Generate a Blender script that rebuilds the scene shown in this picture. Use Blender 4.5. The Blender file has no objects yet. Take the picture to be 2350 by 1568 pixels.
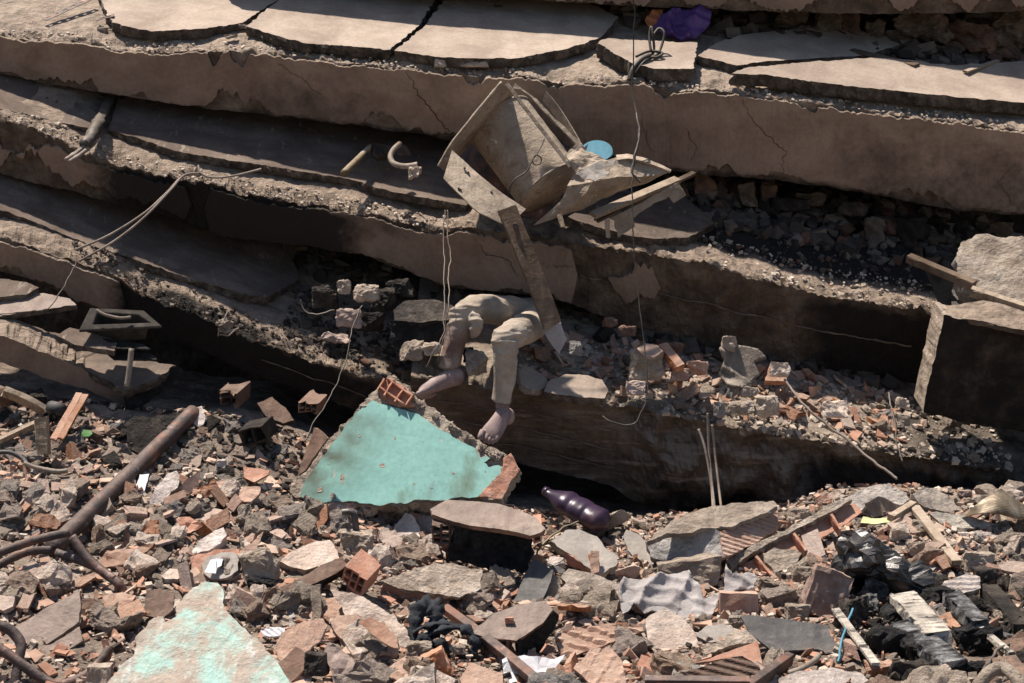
import bpy, bmesh, math, random
from mathutils import Vector, noise, geometry, Matrix
R = math.radians
sc = bpy.context.scene
COL = sc.collection

# ------------------------------------------------------------------ camera, sky, sun, exposure
CAMZ, PITCH, KW = 2.5, R(-10.0), 0.6            # camera height, pitch, image width / distance
cam_d = bpy.data.cameras.new('camera')
cam_d.sensor_width = 36.0
cam_d.lens = 36.0 / KW
cam_d.clip_start = 0.05
cam_d.clip_end = 600.0
cam = bpy.data.objects.new('camera', cam_d)
COL.objects.link(cam)
cam.location = (0, 0, CAMZ)
cam.rotation_euler = (R(90) + PITCH, 0, 0)
sc.camera = cam

SUN_DIR = Vector((-0.30, 0.20, 1.0)).normalized()   # towards the sun
world = bpy.data.worlds.new('World')
sc.world = world
world.use_nodes = True
wn = world.node_tree
sky = wn.nodes.new('ShaderNodeTexSky')
sky.sky_type = 'NISHITA'
sky.sun_disc = False
sky.sun_elevation = math.asin(SUN_DIR.z)
sky.sun_rotation = math.atan2(SUN_DIR.x, SUN_DIR.y)
bg = wn.nodes['Background']
bg.inputs['Strength'].default_value = 0.06
wn.links.new(sky.outputs['Color'], bg.inputs['Color'])
sun_d = bpy.data.lights.new('sun', 'SUN')
sun_d.energy = 4.6
sun_d.angle = R(1.4)
sun_d.color = (1.0, 0.895, 0.79)
sun = bpy.data.objects.new('sun', sun_d)
COL.objects.link(sun)
sun.rotation_euler = (-SUN_DIR).to_track_quat('-Z', 'Y').to_euler()
sc.view_settings.view_transform = 'Standard'
sc.view_settings.look = 'None'
sc.view_settings.exposure = 0.78
sc.view_settings.gamma = 1.0
sc.view_settings.use_curve_mapping = False
sc.render.engine = 'CYCLES'
sc.cycles.use_denoising = True
sc.cycles.max_bounces = 6
sc.cycles.diffuse_bounces = 4
sc.cycles.glossy_bounces = 2

# ------------------------------------------------------------------ helpers
W, H = 2350.0, 1568.0
CP, SP = math.cos(PITCH), math.sin(PITCH)
CAM = Vector((0, 0, CAMZ))

def ray(u, v):
    a = (u - W/2)/W*KW
    b = (H/2 - v)/W*KW
    return Vector((a, CP - b*SP, SP + b*CP))

def P(u, v, y):
    d = ray(u, v)
    return CAM + d*(y/d.y)

def pxm(y):                                    # picture units per metre at depth y
    return W/(KW*y/CP*1.01)

def fb(x, y=0.0, z=0.0, o=4, h=0.9):
    return noise.fractal(Vector((x, y, z)), h, 2.0, o)

def nz(x, y=0.0, z=0.0):
    return noise.noise(Vector((x, y, z)))

def interp(pts, u):
    if u <= pts[0][0]:
        (a, b), (c, d) = pts[0][:2], pts[1][:2]
    elif u >= pts[-1][0]:
        (a, b), (c, d) = pts[-2][:2], pts[-1][:2]
    else:
        for i in range(len(pts)-1):
            if pts[i][0] <= u <= pts[i+1][0]:
                (a, b), (c, d) = pts[i][:2], pts[i+1][:2]
                break
    return b + (d-b)*(u-a)/(c-a) if c != a else b

def clampf(x, a=0.0, b=1.0):
    return a if x < a else b if x > b else x

def sstep(a, b, x):
    t = clampf((x-a)/(b-a))
    return t*t*(3-2*t)

WLOC = {}

def mk(name, verts, faces, mats, midx=None, parent=None, smooth=False, label=None, cat=None,
       group=None, kind=None, attr=None, base=None):
    """one mesh object from world coordinates; its origin goes to the foot of the shape"""
    verts = [Vector(v) for v in verts]
    if base is None:
        n = max(1, len(verts))
        base = Vector((sum(v.x for v in verts)/n, sum(v.y for v in verts)/n, min(v.z for v in verts)))
    if not isinstance(mats, (list, tuple)):
        mats = [mats]
    me = bpy.data.meshes.new(name)
    me.from_pydata([v-base for v in verts], [], faces)
    for m in mats:
        me.materials.append(m)
    if midx:
        me.polygons.foreach_set('material_index', midx)
    if smooth:
        me.polygons.foreach_set('use_smooth', [True]*len(me.polygons))
    if attr:
        for an, vals in attr.items():
            a = me.attributes.new(an, 'FLOAT', 'POINT')
            a.data.foreach_set('value', vals)
    me.update()
    o = bpy.data.objects.new(name, me)
    COL.objects.link(o)
    if parent is not None:
        o.parent = parent
        o.location = base - WLOC[parent.name]
    else:
        o.location = base
    WLOC[o.name] = base.copy()
    T(o, label, cat, group, kind)
    return o

def T(o, label=None, cat=None, group=None, kind=None):
    if label: o['label'] = label
    if cat:
        o['category'] = cat
        kind = kind or 'thing'
    if group: o['group'] = group
    if kind: o['kind'] = kind
    return o

def empty(name, loc, label, cat, group=None):
    o = bpy.data.objects.new(name, None)
    o.empty_display_size = 0.1
    COL.objects.link(o)
    o.location = loc
    WLOC[o.name] = Vector(loc)
    return T(o, label, cat, group)

class Pl:
    """a plane in the place: through the point seen at (u, v) at depth y, with a normal"""
    def __init__(s, u, v, y, n, up=0.0):
        s.n = Vector(n).normalized()
        s.o = P(u, v, y) + s.n*up
        s.ex = Vector((1, 0, 0)) - s.n*s.n.x
        s.ex.normalize()
        s.ey = s.n.cross(s.ex)
    def hit(s, u, v, h=0.0):
        d = ray(u, v)
        t = (s.o + s.n*h - CAM).dot(s.n)/d.dot(s.n)
        return CAM + d*t
    def loc(s, p):
        q = p - s.o
        return (q.dot(s.ex), q.dot(s.ey))
    def wp(s, x, y, z=0.0):
        return s.o + s.ex*x + s.ey*y + s.n*z

def jag_outline(p2, step, jag, seed):
    out = []
    n = len(p2)
    acc = 0.0
    for i in range(n):
        a, b = Vector(p2[i]), Vector(p2[(i+1) % n])
        L = (b-a).length
        if L < 1e-6:
            continue
        d = (b-a)/L
        pn = Vector((-d.y, d.x))
        k = max(1, int(L/step))
        for j in range(k):
            t = j/k
            w = jag*(0.25 + 0.75*math.sin(math.pi*t)) if k > 1 else jag*0.3
            s = acc + L*t
            off = fb(s*22.0, seed*3.1, 0.0, 3)*w*1.1 + fb(s*70.0, seed*1.7, 5.0, 2)*w*0.35
            out.append(a + d*(L*t) + pn*off)
        acc += L
    return out

def cdt(outline, res, seed):
    rnd = random.Random(seed)
    pts = [Vector((p[0], p[1])) for p in outline]
    n = len(pts)
    edges = [(i, (i+1) % n) for i in range(n)]
    if res:
        x0, x1 = min(p.x for p in pts), max(p.x for p in pts)
        y0, y1 = min(p.y for p in pts), max(p.y for p in pts)
        y = y0 + res*0.5
        while y < y1:
            x = x0 + res*0.5*rnd.random()
            while x < x1:
                q = Vector((x + rnd.uniform(-.3, .3)*res, y + rnd.uniform(-.3, .3)*res))
                pts.append(q)
                x += res
            y += res
    vs, es, fs, ov, oe, of = geometry.delaunay_2d_cdt(pts, edges, [], 1, 1e-5)
    return [Vector((v[0], v[1])) for v in vs], [tuple(f) for f in fs if len(f) == 3]

def solid2d(pl, outline, thick, res, und, rows, erough, seed, zfun=None, taper=0.0, ufreq=9.0):
    """triangulated outline on plane pl pushed back by thick; returns verts, faces, face index (0 front, 1 side/back)"""
    rnd = random.Random(seed*7+1)
    vs, fs = cdt(outline, res, seed)
    good = []
    for f in fs:
        a, b, c = (vs[i] for i in f)
        ar = (b-a).cross(c-a)
        if abs(ar) < 1e-9:
            continue
        good.append(f if ar > 0 else (f[0], f[2], f[1]))
    fs = good
    used = sorted({i for f in fs for i in f})
    remap = {o: k for k, o in enumerate(used)}
    vs = [vs[i] for i in used]
    fs = [tuple(remap[i] for i in f) for f in fs]
    ec = {}
    for f in fs:
        for i in range(3):
            e = (f[i], f[(i+1) % 3])
            ec[e] = ec.get(e, 0) + 1
    bnd = [e for e in ec if (e[1], e[0]) not in ec]
    bv = sorted({i for e in bnd for i in e})
    nrm = {i: Vector((0, 0)) for i in bv}
    for a, b in bnd:
        d = vs[b]-vs[a]
        if d.length > 0:
            m = Vector((d.y, -d.x)).normalized()
            nrm[a] += m
            nrm[b] += m
    cx = sum(v.x for v in vs)/len(vs)
    cy = sum(v.y for v in vs)/len(vs)
    def zz(x, y):
        z = und*fb(x*ufreq, y*ufreq, seed*2.3, 4) if und else 0.0
        return z + (zfun(x, y) if zfun else 0.0)
    V = [pl.wp(v.x, v.y, zz(v.x, v.y)) for v in vs]
    F = list(fs)
    MI = [0]*len(fs)
    prev = {i: i for i in bv}
    for k in range(1, rows+1):
        cur = {}
        for i in bv:
            v = vs[i]
            m = nrm[i]
            m = m.normalized() if m.length > 0 else m
            t = k/rows
            r = erough*(fb(v.x*35, v.y*35, t*thick*40+seed, 3)*1.3) if k < rows else -erough*0.5
            q = v + m*r
            q = Vector((cx + (q.x-cx)*(1-taper*t), cy + (q.y-cy)*(1-taper*t)))
            cur[i] = len(V)
            V.append(pl.wp(q.x, q.y, zz(v.x, v.y)*(1-t) - thick*t + (erough*0.4*nz(v.x*50, v.y*50, k*3.0) if k < rows else 0)))
        for a, b in bnd:
            F.append((a if k == 1 else prev[a], cur[a], cur[b], b if k == 1 else prev[b]))
            MI.append(1)
        prev = cur
    bm = dict(prev)
    for i in range(len(vs)):
        if i not in bm:
            bm[i] = len(V)
            V.append(pl.wp(vs[i].x, vs[i].y, -thick))
    for f in fs:
        F.append((bm[f[0]], bm[f[2]], bm[f[1]]))
        MI.append(1)
    return V, F, MI

SEED = [100]

def plate(name, px, pl, thick, mats, jag=.006, step=.014, und=.004, res=.028, rows=3, erough=.006,
          seed=None, parent=None, zfun=None, taper=0.0, ufreq=9.0, smooth=False, **kw):
    if seed is None:
        SEED[0] += 1
        seed = SEED[0]
    p2 = [pl.loc(pl.hit(u, v)) for u, v in px]
    if sum(p2[i][0]*p2[(i+1) % len(p2)][1]-p2[(i+1) % len(p2)][0]*p2[i][1] for i in range(len(p2))) < 0:
        p2 = p2[::-1]
    o2 = jag_outline(p2, step, jag, seed)
    V, F, MI = solid2d(pl, o2, thick, res, und, rows, erough, seed, zfun, taper, ufreq)
    if not isinstance(mats, (list, tuple)):
        mats = [mats, mats]
    return mk(name, V, F, list(mats), MI, parent=parent, smooth=smooth, **kw)

def hull(points):
    bm = bmesh.new()
    for p in points:
        bm.verts.new(p)
    res = bmesh.ops.convex_hull(bm, input=bm.verts)
    bmesh.ops.delete(bm, geom=list({g for g in res['geom_interior'] + res['geom_unused'] if isinstance(g, bmesh.types.BMVert)}), context='VERTS')
    return bm

def rock_geo(seed, dims, npts=16, sub=1, rough=.05, boxy=.6):
    """irregular broken lump: jittered box hull, subdivided and roughened; local coordinates"""
    rnd = random.Random(seed)
    pts = []
    for sx in (-1, 1):
        for sy in (-1, 1):
            for sz in (-1, 1):
                if rnd.random() < boxy + .25:
                    pts.append(Vector((sx*rnd.uniform(boxy, 1), sy*rnd.uniform(boxy, 1), sz*rnd.uniform(boxy, 1))))
    while len(pts) < npts:
        v = Vector((rnd.gauss(0, 1), rnd.gauss(0, 1), rnd.gauss(0, 1)))
        m = max(abs(v.x), abs(v.y), abs(v.z))
        v = v/m*rnd.uniform(.75, 1.0)
        pts.append(v)
    pts = [Vector((p.x*dims[0]/2, p.y*dims[1]/2, p.z*dims[2]/2)) for p in pts]
    bm = hull(pts)
    bmesh.ops.triangulate(bm, faces=bm.faces)
    for _ in range(sub):
        bmesh.ops.subdivide_edges(bm, edges=bm.edges, cuts=1, use_grid_fill=True)
        bmesh.ops.triangulate(bm, faces=bm.faces)
    s = (dims[0]*dims[1]*dims[2])**(1/3)
    if rough and sub:
        bm.normal_update()
        for v in bm.verts:
            q = v.co/s*2.2
            v.co += v.normal*((fb(q.x+seed*1.3, q.y, q.z, 4)*1.3 + nz(q.x*5+seed, q.y*5, q.z*5)*.5 - .9*max(0, nz(q.x*1.6+seed*2.1, q.y*1.6, q.z*1.6)-.15))*rough*s)
    V = [v.co.copy() for v in bm.verts]
    bm.verts.index_update()
    F = [tuple(v.index for v in f.verts) for f in bm.faces]
    bm.free()
    return V, F

def rotm(rx, ry, rz):
    from mathutils import Euler
    return Euler((rx, ry, rz)).to_matrix()

CAMB = Matrix(((1, 0, 0), (0, CP, SP), (0, -SP, CP))).transposed()  # columns unused; kept explicit below
AX_R = Vector((1, 0, 0)); AX_F = Vector((0, CP, SP)); AX_U = Vector((0, -SP, CP))

def lump(name, u, v, y, wpx, hpx, mats, roll=0.0, deep=.8, yaw=0.0, pitch=0.0, seed=None, sub=2, rough=.06, boxy=.6, npts=18, parent=None, midx=None, **kw):
    """irregular lump whose outline is about wpx x hpx picture units, turned by roll in the view plane"""
    if seed is None:
        SEED[0] += 1
        seed = SEED[0]
    k = pxm(y)
    dims = (wpx/k, (wpx+hpx)/2/k*deep, hpx/k)
    V, F = rock_geo(seed, dims, npts, sub, rough, boxy)
    m = rotm(0, -roll, 0) @ rotm(pitch, 0, yaw)
    c = P(u, v, y)
    V = [c + AX_R*(q := m @ p).x + AX_F*q.y + AX_U*q.z for p in V]
    return mk(name, V, F, mats, parent=parent, **kw)

def catmull(pts, n):
    out = []
    k = len(pts)
    for i in range(k-1):
        p0, p1, p2, p3 = pts[max(0, i-1)], pts[i], pts[i+1], pts[min(k-1, i+2)]
        for j in range(n):
            t = j/n
            out.append(0.5*((2*p1) + (p2-p0)*t + (2*p0-5*p1+4*p2-p3)*t*t + (3*p1-p0-3*p2+p3)*t**3))
    out.append(pts[-1])
    return out

def tube_geo(pts, rad, seg=8, closed_ends=True, flat=1.0, upv=None, wob=0.0, seed=0):
    V, F = [], []
    n = len(pts)
    prev = None
    for i, p in enumerate(pts):
        d = (pts[min(n-1, i+1)] - pts[max(0, i-1)])
        d = d.normalized() if d.length > 0 else Vector((0, 0, 1))
        if prev is None:
            a = Vector((0, 0, 1)) if abs(d.z) < .9 else Vector((1, 0, 0))
            if upv is not None:
                a = Vector(upv)
            s = d.cross(a).normalized()
        else:
            s = (prev - d*prev.dot(d)).normalized()
        prev = s
        t = d.cross(s)
        r = rad[i] if isinstance(rad, (list, tuple)) else rad
        for j in range(seg):
            an = 2*math.pi*j/seg
            rr = r*(1 + (wob*nz(i*.7+seed, math.cos(an)*1.5, math.sin(an)*1.5) if wob else 0))
            V.append(p + s*(math.cos(an)*rr) + t*(math.sin(an)*rr*flat))
    for i in range(n-1):
        for j in range(seg):
            a, b = i*seg+j, i*seg+(j+1) % seg
            F.append((a, b, b+seg, a+seg))
    if closed_ends:
        F.append(tuple(range(seg-1, -1, -1)))
        F.append(tuple((n-1)*seg + j for j in range(seg)))
    return V, F

def tube(name, pxy, r, mats, seg=8, curve=6, parent=None, smooth=True, **kw):
    """a bar, cable or pipe through picture points given as (u, v, depth)"""
    pts = [P(*p) for p in pxy]
    if curve and len(pts) > 2:
        pts = catmull(pts, curve)
    if r < .0075:                                # thin wire is never a clean curve
        pts = catmull(pts, 3) if len(pts) < 60 else pts
        pts = [p + Vector((fb(p.z*14, p.x*9, 1.0, 3), 0, fb(p.x*14, p.z*9, 5.0, 3)))*.010 for p in pts]
    fl = kw.pop('flat', 1.0); wb = kw.pop('wob', 0.0)
    V, F = tube_geo(pts, r, seg, True, fl, None, wb, len(pts))
    return mk(name, V, F, mats, parent=parent, smooth=smooth, **kw)

def ribbed_bar(name, pxy, r, mats, **kw):
    """deformed reinforcing bar: a tube with raised rings"""
    pts = catmull([P(*p) for p in pxy], 10) if len(pxy) > 2 else [P(*p) for p in pxy]
    L = [0.0]
    for a, b in zip(pts, pts[1:]):
        L.append(L[-1] + (b-a).length)
    n = max(8, int(L[-1]/.006))
    q, rr, k = [], [], 0
    for i in range(n+1):
        s = L[-1]*i/n
        while k < len(L)-2 and L[k+1] < s:
            k += 1
        t = (s-L[k])/max(1e-6, L[k+1]-L[k])
        q.append(pts[k].lerp(pts[k+1], clampf(t)))
        rr.append(r*(1.16 if i % 2 else .92))
    V, F = tube_geo(q, rr, 6)
    return mk(name, V, F, mats, smooth=True, **kw)

def boxbar(name, p0, p1, w, h, mats, upv=(0, -.3, 1), parent=None, jag=0.0, nseg=10, bend=0.0, seed=3, **kw):
    """a plank or square bar between two points, subdivided so that it can warp and chip"""
    p0, p1 = Vector(p0), Vector(p1)
    d = (p1-p0); L = d.length; d.normalize()
    s = d.cross(Vector(upv)).normalized()
    t = s.cross(d).normalized()
    V, F = [], []
    prof = [(-1, -1), (-.82, -1.0), (.82, -1.0), (1, -1), (1, -.6), (1, .6), (1, 1), (.82, 1.0), (-.82, 1.0), (-1, 1), (-1, .6), (-1, -.6)]
    prof = [(a*(.94 if abs(a) == 1 and abs(b) == 1 else 1), b*(.94 if abs(a) == 1 and abs(b) == 1 else 1)) for a, b in prof]
    m = len(prof)
    for i in range(nseg+1):
        k = i/nseg
        c = p0 + d*(L*k) + t*(bend*math.sin(math.pi*k))
        for j, (a, b) in enumerate(prof):
            e = jag*fb(k*L*14+seed, a*2, b*2, 3)
            e2 = (jag*3.0*fb(a*3+seed, b*3, 1.0, 2)) if i in (0, nseg) else 0
            V.append(c + s*(a*w/2*(1) + e) + t*(b*h/2 + e*.7) + d*e2)
    for i in range(nseg):
        for j in range(m):
            a, b = i*m+j, i*m+(j+1) % m
            F.append((a, b, b+m, a+m))
    F.append(tuple(range(m-1, -1, -1)))
    F.append(tuple(nseg*m + j for j in range(m)))
    return mk(name, V, F, mats, parent=parent, **kw)

def patch(name, grid, thick, mats, sub=6, lin=False, dent=0.0, dfreq=6.0, seed=1, parent=None, smooth=True, two=None, **kw):
    """a bent sheet through a grid of world points (rows of equal length), with thickness"""
    def lerpline(r):
        return [Vector(a).lerp(Vector(b), i/sub) for a, b in zip(r, r[1:]) for i in range(sub)] + [Vector(r[-1])]
    rows = [lerpline(r) if lin else catmull([Vector(p) for p in r], sub) if len(r) > 2 else [Vector(r[0]).lerp(Vector(r[1]), i/sub) for i in range(sub+1)] for r in grid]
    cols = list(zip(*rows))
    g = [lerpline(list(c)) if lin else catmull(list(c), sub) if len(c) > 2 else [c[0].lerp(c[1], i/sub) for i in range(sub+1)] for c in cols]
    nu, nv = len(g), len(g[0])
    N = [[None]*nv for _ in range(nu)]
    for i in range(nu):
        for j in range(nv):
            a = g[min(nu-1, i+1)][j] - g[max(0, i-1)][j]
            b = g[i][min(nv-1, j+1)] - g[i][max(0, j-1)]
            n = a.cross(b)
            n = n.normalized() if n.length > 0 else Vector((0, -1, 0))
            if n.dot(CAM - g[i][j]) < 0:
                n = -n
            N[i][j] = n
    V = []
    for i in range(nu):
        for j in range(nv):
            p = g[i][j]
            V.append(p + N[i][j]*(dent*fb(p.x*dfreq+seed, p.y*dfreq, p.z*dfreq, 3) if dent else 0))
    V += [V[i*nv+j] - N[i][j]*thick for i in range(nu) for j in range(nv)]
    F = []
    o = nu*nv
    for i in range(nu-1):
        for j in range(nv-1):
            a, b, c, d = i*nv+j, i*nv+j+1, (i+1)*nv+j+1, (i+1)*nv+j
            F.append((a, b, c, d)); F.append((o+d, o+c, o+b, o+a))
    for j in range(nv-1):
        F.append((j, o+j, o+j+1, j+1))
        a = (nu-1)*nv + j
        F.append((a+1, o+a+1, o+a, a))
    for i in range(nu-1):
        a, b = i*nv, (i+1)*nv
        F.append((b, o+b, o+a, a))
        a, b = i*nv+nv-1, (i+1)*nv+nv-1
        F.append((a, o+a, o+b, b))
    return mk(name, V, F, mats, parent=parent, smooth=False, **kw)
# ------------------------------------------------------------------ materials (all node based)
MATS = {}

def M(name, cols, scale=6.0, bump=.4, bscale=60.0, bdist=.006, rough=.92, dust=None, dustc=(.44, .37, .30), soot=False,
      rnd=0.0, speck=None, streak=None, attr=None, metal=0.0, spec=.3, stops=None, distort=.4, big=.35, ribs=None, trans=0.0, coat=0.0, hue=0.0, stain=None):
    """cols: ramp of base colours over a fine/coarse noise; dust settles on upward faces; soot and attr are mesh attributes"""
    m = bpy.data.materials.new(name)
    m.use_nodes = True
    nt = m.node_tree
    N, L = nt.nodes, nt.links
    bs = N['Principled BSDF']
    tc = N.new('ShaderNodeTexCoord')
    co = tc.outputs['Object']
    def nzn(sc_, det=6.0, ro=.6, dist=0.0):
        n = N.new('ShaderNodeTexNoise')
        n.inputs['Scale'].default_value = sc_
        n.inputs['Detail'].default_value = det
        n.inputs['Roughness'].default_value = ro
        n.inputs['Distortion'].default_value = dist
        L.new(co, n.inputs['Vector'])
        return n.outputs['Fac']
    def ramp(fac, st):
        r = N.new('ShaderNodeValToRGB')
        e = r.color_ramp.elements
        while len(e) < len(st):
            e.new(.5)
        for el, (p, c) in zip(e, st):
            el.position = p
            el.color = (c[0], c[1], c[2], 1) if isinstance(c, (tuple, list)) else (c, c, c, 1)
        L.new(fac, r.inputs['Fac'])
        return r.outputs['Color']
    def mix(fac, a, b, mode='MIX'):
        x = N.new('ShaderNodeMix')
        x.data_type = 'RGBA'
        x.blend_type = mode
        for sck, val in ((x.inputs['Factor'], fac), (x.inputs['A'], a), (x.inputs['B'], b)):
            if hasattr(val, 'links') or hasattr(val, 'is_linked'):
                L.new(val, sck)
            elif isinstance(val, (int, float)):
                sck.default_value = val
            else:
                sck.default_value = (*val, 1)
        return x.outputs['Result']
    def math_(op, a, b=None, c=None):
        x = N.new('ShaderNodeMath')
        x.operation = op
        for i, val in enumerate((a, b, c)):
            if val is None: continue
            if isinstance(val, (int, float)): x.inputs[i].default_value = val
            else: L.new(val, x.inputs[i])
        return x.outputs[0]
    if attr:
        at = N.new('ShaderNodeAttribute'); at.attribute_name = attr
        rr = N.new('ShaderNodeValToRGB')
        rr.color_ramp.interpolation = 'CONSTANT'
        e = rr.color_ramp.elements
        while len(e) < len(cols): e.new(.5)
        for i, c in enumerate(cols):
            e[i].position = i/len(cols); e[i].color = (*c, 1)
        L.new(at.outputs['Fac'], rr.inputs['Fac'])
        col = mix(.5, rr.outputs['Color'], ramp(nzn(scale*2, 6), [(.3, .35), (.7, .75)]), 'OVERLAY')
    else:
        st = stops or [(.36 + .29*i/max(1, len(cols)-1), c) for i, c in enumerate(cols)]
        col = ramp(nzn(scale, 9.0, .68, distort), st)
        if big:
            col = mix(big, col, ramp(nzn(scale*.22, 4.0), [(.3, .28), (.7, .72)]), 'OVERLAY')
        col = mix(.22, col, ramp(nzn(scale*14, 3.0, .7), [(.3, .25), (.7, .75)]), 'OVERLAY')
    if streak:                                    # (colour, scale, low, high, stretch vector)
        for (c, s_, lo, hi, st_) in streak:
            mp = N.new('ShaderNodeMapping'); mp.inputs['Scale'].default_value = st_
            L.new(co, mp.inputs['Vector'])
            n = N.new('ShaderNodeTexNoise'); n.inputs['Scale'].default_value = s_; n.inputs['Detail'].default_value = 7
            n.inputs['Roughness'].default_value = .65
            L.new(mp.outputs[0], n.inputs['Vector'])
            col = mix(ramp(n.outputs['Fac'], [(lo, 0.0), (hi, 1.0)]), col, c)
    if rnd:
        oi = N.new('ShaderNodeObjectInfo')
        hs = N.new('ShaderNodeHueSaturation')
        L.new(math_('MULTIPLY_ADD', oi.outputs['Random'], rnd*2, 1.0-rnd), hs.inputs['Value'])
        if hue:
            wn_ = N.new('ShaderNodeTexWhiteNoise'); wn_.noise_dimensions = '1D'
            L.new(oi.outputs['Random'], wn_.inputs['W'])
            L.new(math_('MULTIPLY_ADD', wn_.outputs['Value'], 1.0, .35), hs.inputs['Saturation'])
        L.new(col, hs.inputs['Color'])
        col = hs.outputs['Color']
    if dust:
        ge = N.new('ShaderNodeNewGeometry')
        sx = N.new('ShaderNodeSeparateXYZ'); L.new(ge.outputs['Normal'], sx.inputs[0])
        f = math_('MULTIPLY', ramp(sx.outputs['Z'], [(.15, 0.0), (.85, 1.0)]), ramp(nzn(scale*1.5+4, 6), [(.28, .25), (.6, 1.0)]))
        dc = ramp(nzn(30.0, 6), [(.3, tuple(x*.8 for x in dustc)), (.7, tuple(x*1.15 for x in dustc))])
        col = mix(math_('MULTIPLY', f, dust), col, dc)
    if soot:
        at = N.new('ShaderNodeAttribute'); at.attribute_name = 'soot'  # fire marks, plus shade put in as colour
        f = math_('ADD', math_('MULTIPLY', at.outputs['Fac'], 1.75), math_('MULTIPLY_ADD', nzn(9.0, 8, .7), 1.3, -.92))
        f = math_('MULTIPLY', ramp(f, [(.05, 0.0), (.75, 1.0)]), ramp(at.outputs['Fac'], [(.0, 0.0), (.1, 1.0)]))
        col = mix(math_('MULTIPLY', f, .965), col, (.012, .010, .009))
    if stain:
        at = N.new('ShaderNodeAttribute'); at.attribute_name = stain[0]
        col = mix(math_('MULTIPLY', at.outputs['Fac'], ramp(nzn(14.0, 7, .7), [(.25, .35), (.6, 1.0)])), col, stain[1])
    L.new(col, bs.inputs['Base Color'])
    bs.inputs['Roughness'].default_value = rough
    bs.inputs['Metallic'].default_value = metal
    bs.inputs['Specular IOR Level'].default_value = spec
    if trans: bs.inputs['Transmission Weight'].default_value = trans
    if coat: bs.inputs['Coat Weight'].default_value = coat
    if bump:
        h = math_('ADD', nzn(bscale*.7, 8, .72), math_('MULTIPLY', nzn(bscale*.2, 5), 1.8))
        if ribs:                                  # (axis, pitch)
            wv = N.new('ShaderNodeTexWave'); wv.bands_direction = ribs[0]
            wv.inputs['Scale'].default_value = ribs[1]; wv.inputs['Distortion'].default_value = .15
            L.new(co, wv.inputs['Vector'])
            h = math_('ADD', h, math_('MULTIPLY', wv.outputs['Fac'], .9))
        bp = N.new('ShaderNodeBump')
        bp.inputs['Strength'].default_value = min(1.0, bump*1.6)
        bp.inputs['Distance'].default_value = bdist*2.6
        L.new(h, bp.inputs['Height'])
        L.new(bp.outputs['Normal'], bs.inputs['Normal'])
    MATS[name] = m
    return m

DUST = (.52, .44, .36)
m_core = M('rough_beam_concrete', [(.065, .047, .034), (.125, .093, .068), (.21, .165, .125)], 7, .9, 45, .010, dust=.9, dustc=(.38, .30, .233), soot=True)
m_coreA = M('sunlit_slab_concrete', [(.10, .075, .056), (.17, .13, .10), (.27, .22, .175)], 7, .9, 45, .010, dust=.95, dustc=(.44, .355, .28), soot=True)  # paler copy of the beam concrete, sun brightness put into its dust
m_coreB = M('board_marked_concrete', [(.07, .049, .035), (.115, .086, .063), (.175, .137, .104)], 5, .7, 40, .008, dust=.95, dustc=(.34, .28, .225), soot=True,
            streak=[((.30, .25, .20), 3.0, .52, .75, (1, 1, 9)), ((.07, .04, .03), 5.0, .62, .8, (5, 1, .6))])
m_plaster = M('tan_wall_plaster', [(.172, .122, .093), (.226, .166, .129), (.276, .208, .164)], 3.2, .22, 85, .004, soot=True, dust=.5, dustc=DUST,
              streak=[((.20, .16, .125), 5.0, .56, .78, (2.2, 1, .8)), ((.17, .13, .10), 30.0, .655, .70, (1, 1, 1)), ((.30, .225, .178), 2.2, .55, .75, (1, 1, 2))])
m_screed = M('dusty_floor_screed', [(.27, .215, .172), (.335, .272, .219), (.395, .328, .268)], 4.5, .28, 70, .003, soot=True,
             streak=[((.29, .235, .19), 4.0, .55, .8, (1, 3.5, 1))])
m_screed_shade = M('smoked_shade_screed', [(.095, .070, .055), (.138, .105, .084), (.192, .150, .121)], 4.5, .28, 70, .003, soot=True, streak=[((.10, .078, .062), 3.0, .5, .7, (1, 3.5, 1)), ((.30, .26, .215), 8.0, .60, .72, (3, 1, 1))])  # smoke stain, with shade of the slabs above put into the colour
m_screedside = M('broken_screed_edge', [(.055, .045, .037), (.13, .105, .085), (.26, .22, .18)], 16, 1.0, 60, .015, soot=True)
m_stone = M('grey_rubble_concrete', [(.25, .21, .175), (.395, .335, .28), (.53, .46, .39)], 9, .8, 55, .010, rnd=.24, hue=1)
m_beige = M('beige_rubble_mortar', [(.34, .27, .21), (.49, .405, .325), (.62, .54, .45)], 9, .8, 50, .012, rnd=.28)
m_white = M('white_plaster_lump', [(.42, .35, .31), (.62, .55, .50), (.74, .69, .64)], 7, .6, 45, .008, rnd=.18)
m_dark = M('sooty_dark_rubble', [(.022, .019, .017), (.06, .05, .043), (.15, .125, .10)], 8, .9, 50, .012, rnd=.5)
m_brick = M('terracotta', [(.235, .115, .075), (.355, .185, .125), (.45, .275, .20)], 6, .4, 60, .004, rnd=.34, hue=1, dust=.7, dustc=(.45, .35, .275), big=.3)
m_brick2 = M('bright_terracotta', [(.33, .13, .075), (.44, .20, .13), (.50, .285, .205)], 6, .4, 60, .004, rnd=.18, dust=.5, dustc=(.48, .36, .28), streak=[((.46, .38, .31), 9.0, .55, .68, (1, 1, 1))])
m_brickrib = M('pale_ribbed_terracotta', [(.37, .22, .155), (.46, .295, .22), (.53, .385, .305)], 6, .5, 60, .004, rnd=.12, dust=.45, streak=[((.30, .15, .10), 8.0, .58, .72, (1, 1, 1))], dustc=(.50, .40, .32))
m_bricklump = M('dusty_brick_lump', [(.27, .18, .135), (.38, .275, .215), (.48, .375, .305)], 8, .7, 50, .008, rnd=.2, hue=1, dust=.7, dustc=(.46, .375, .30))
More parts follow.
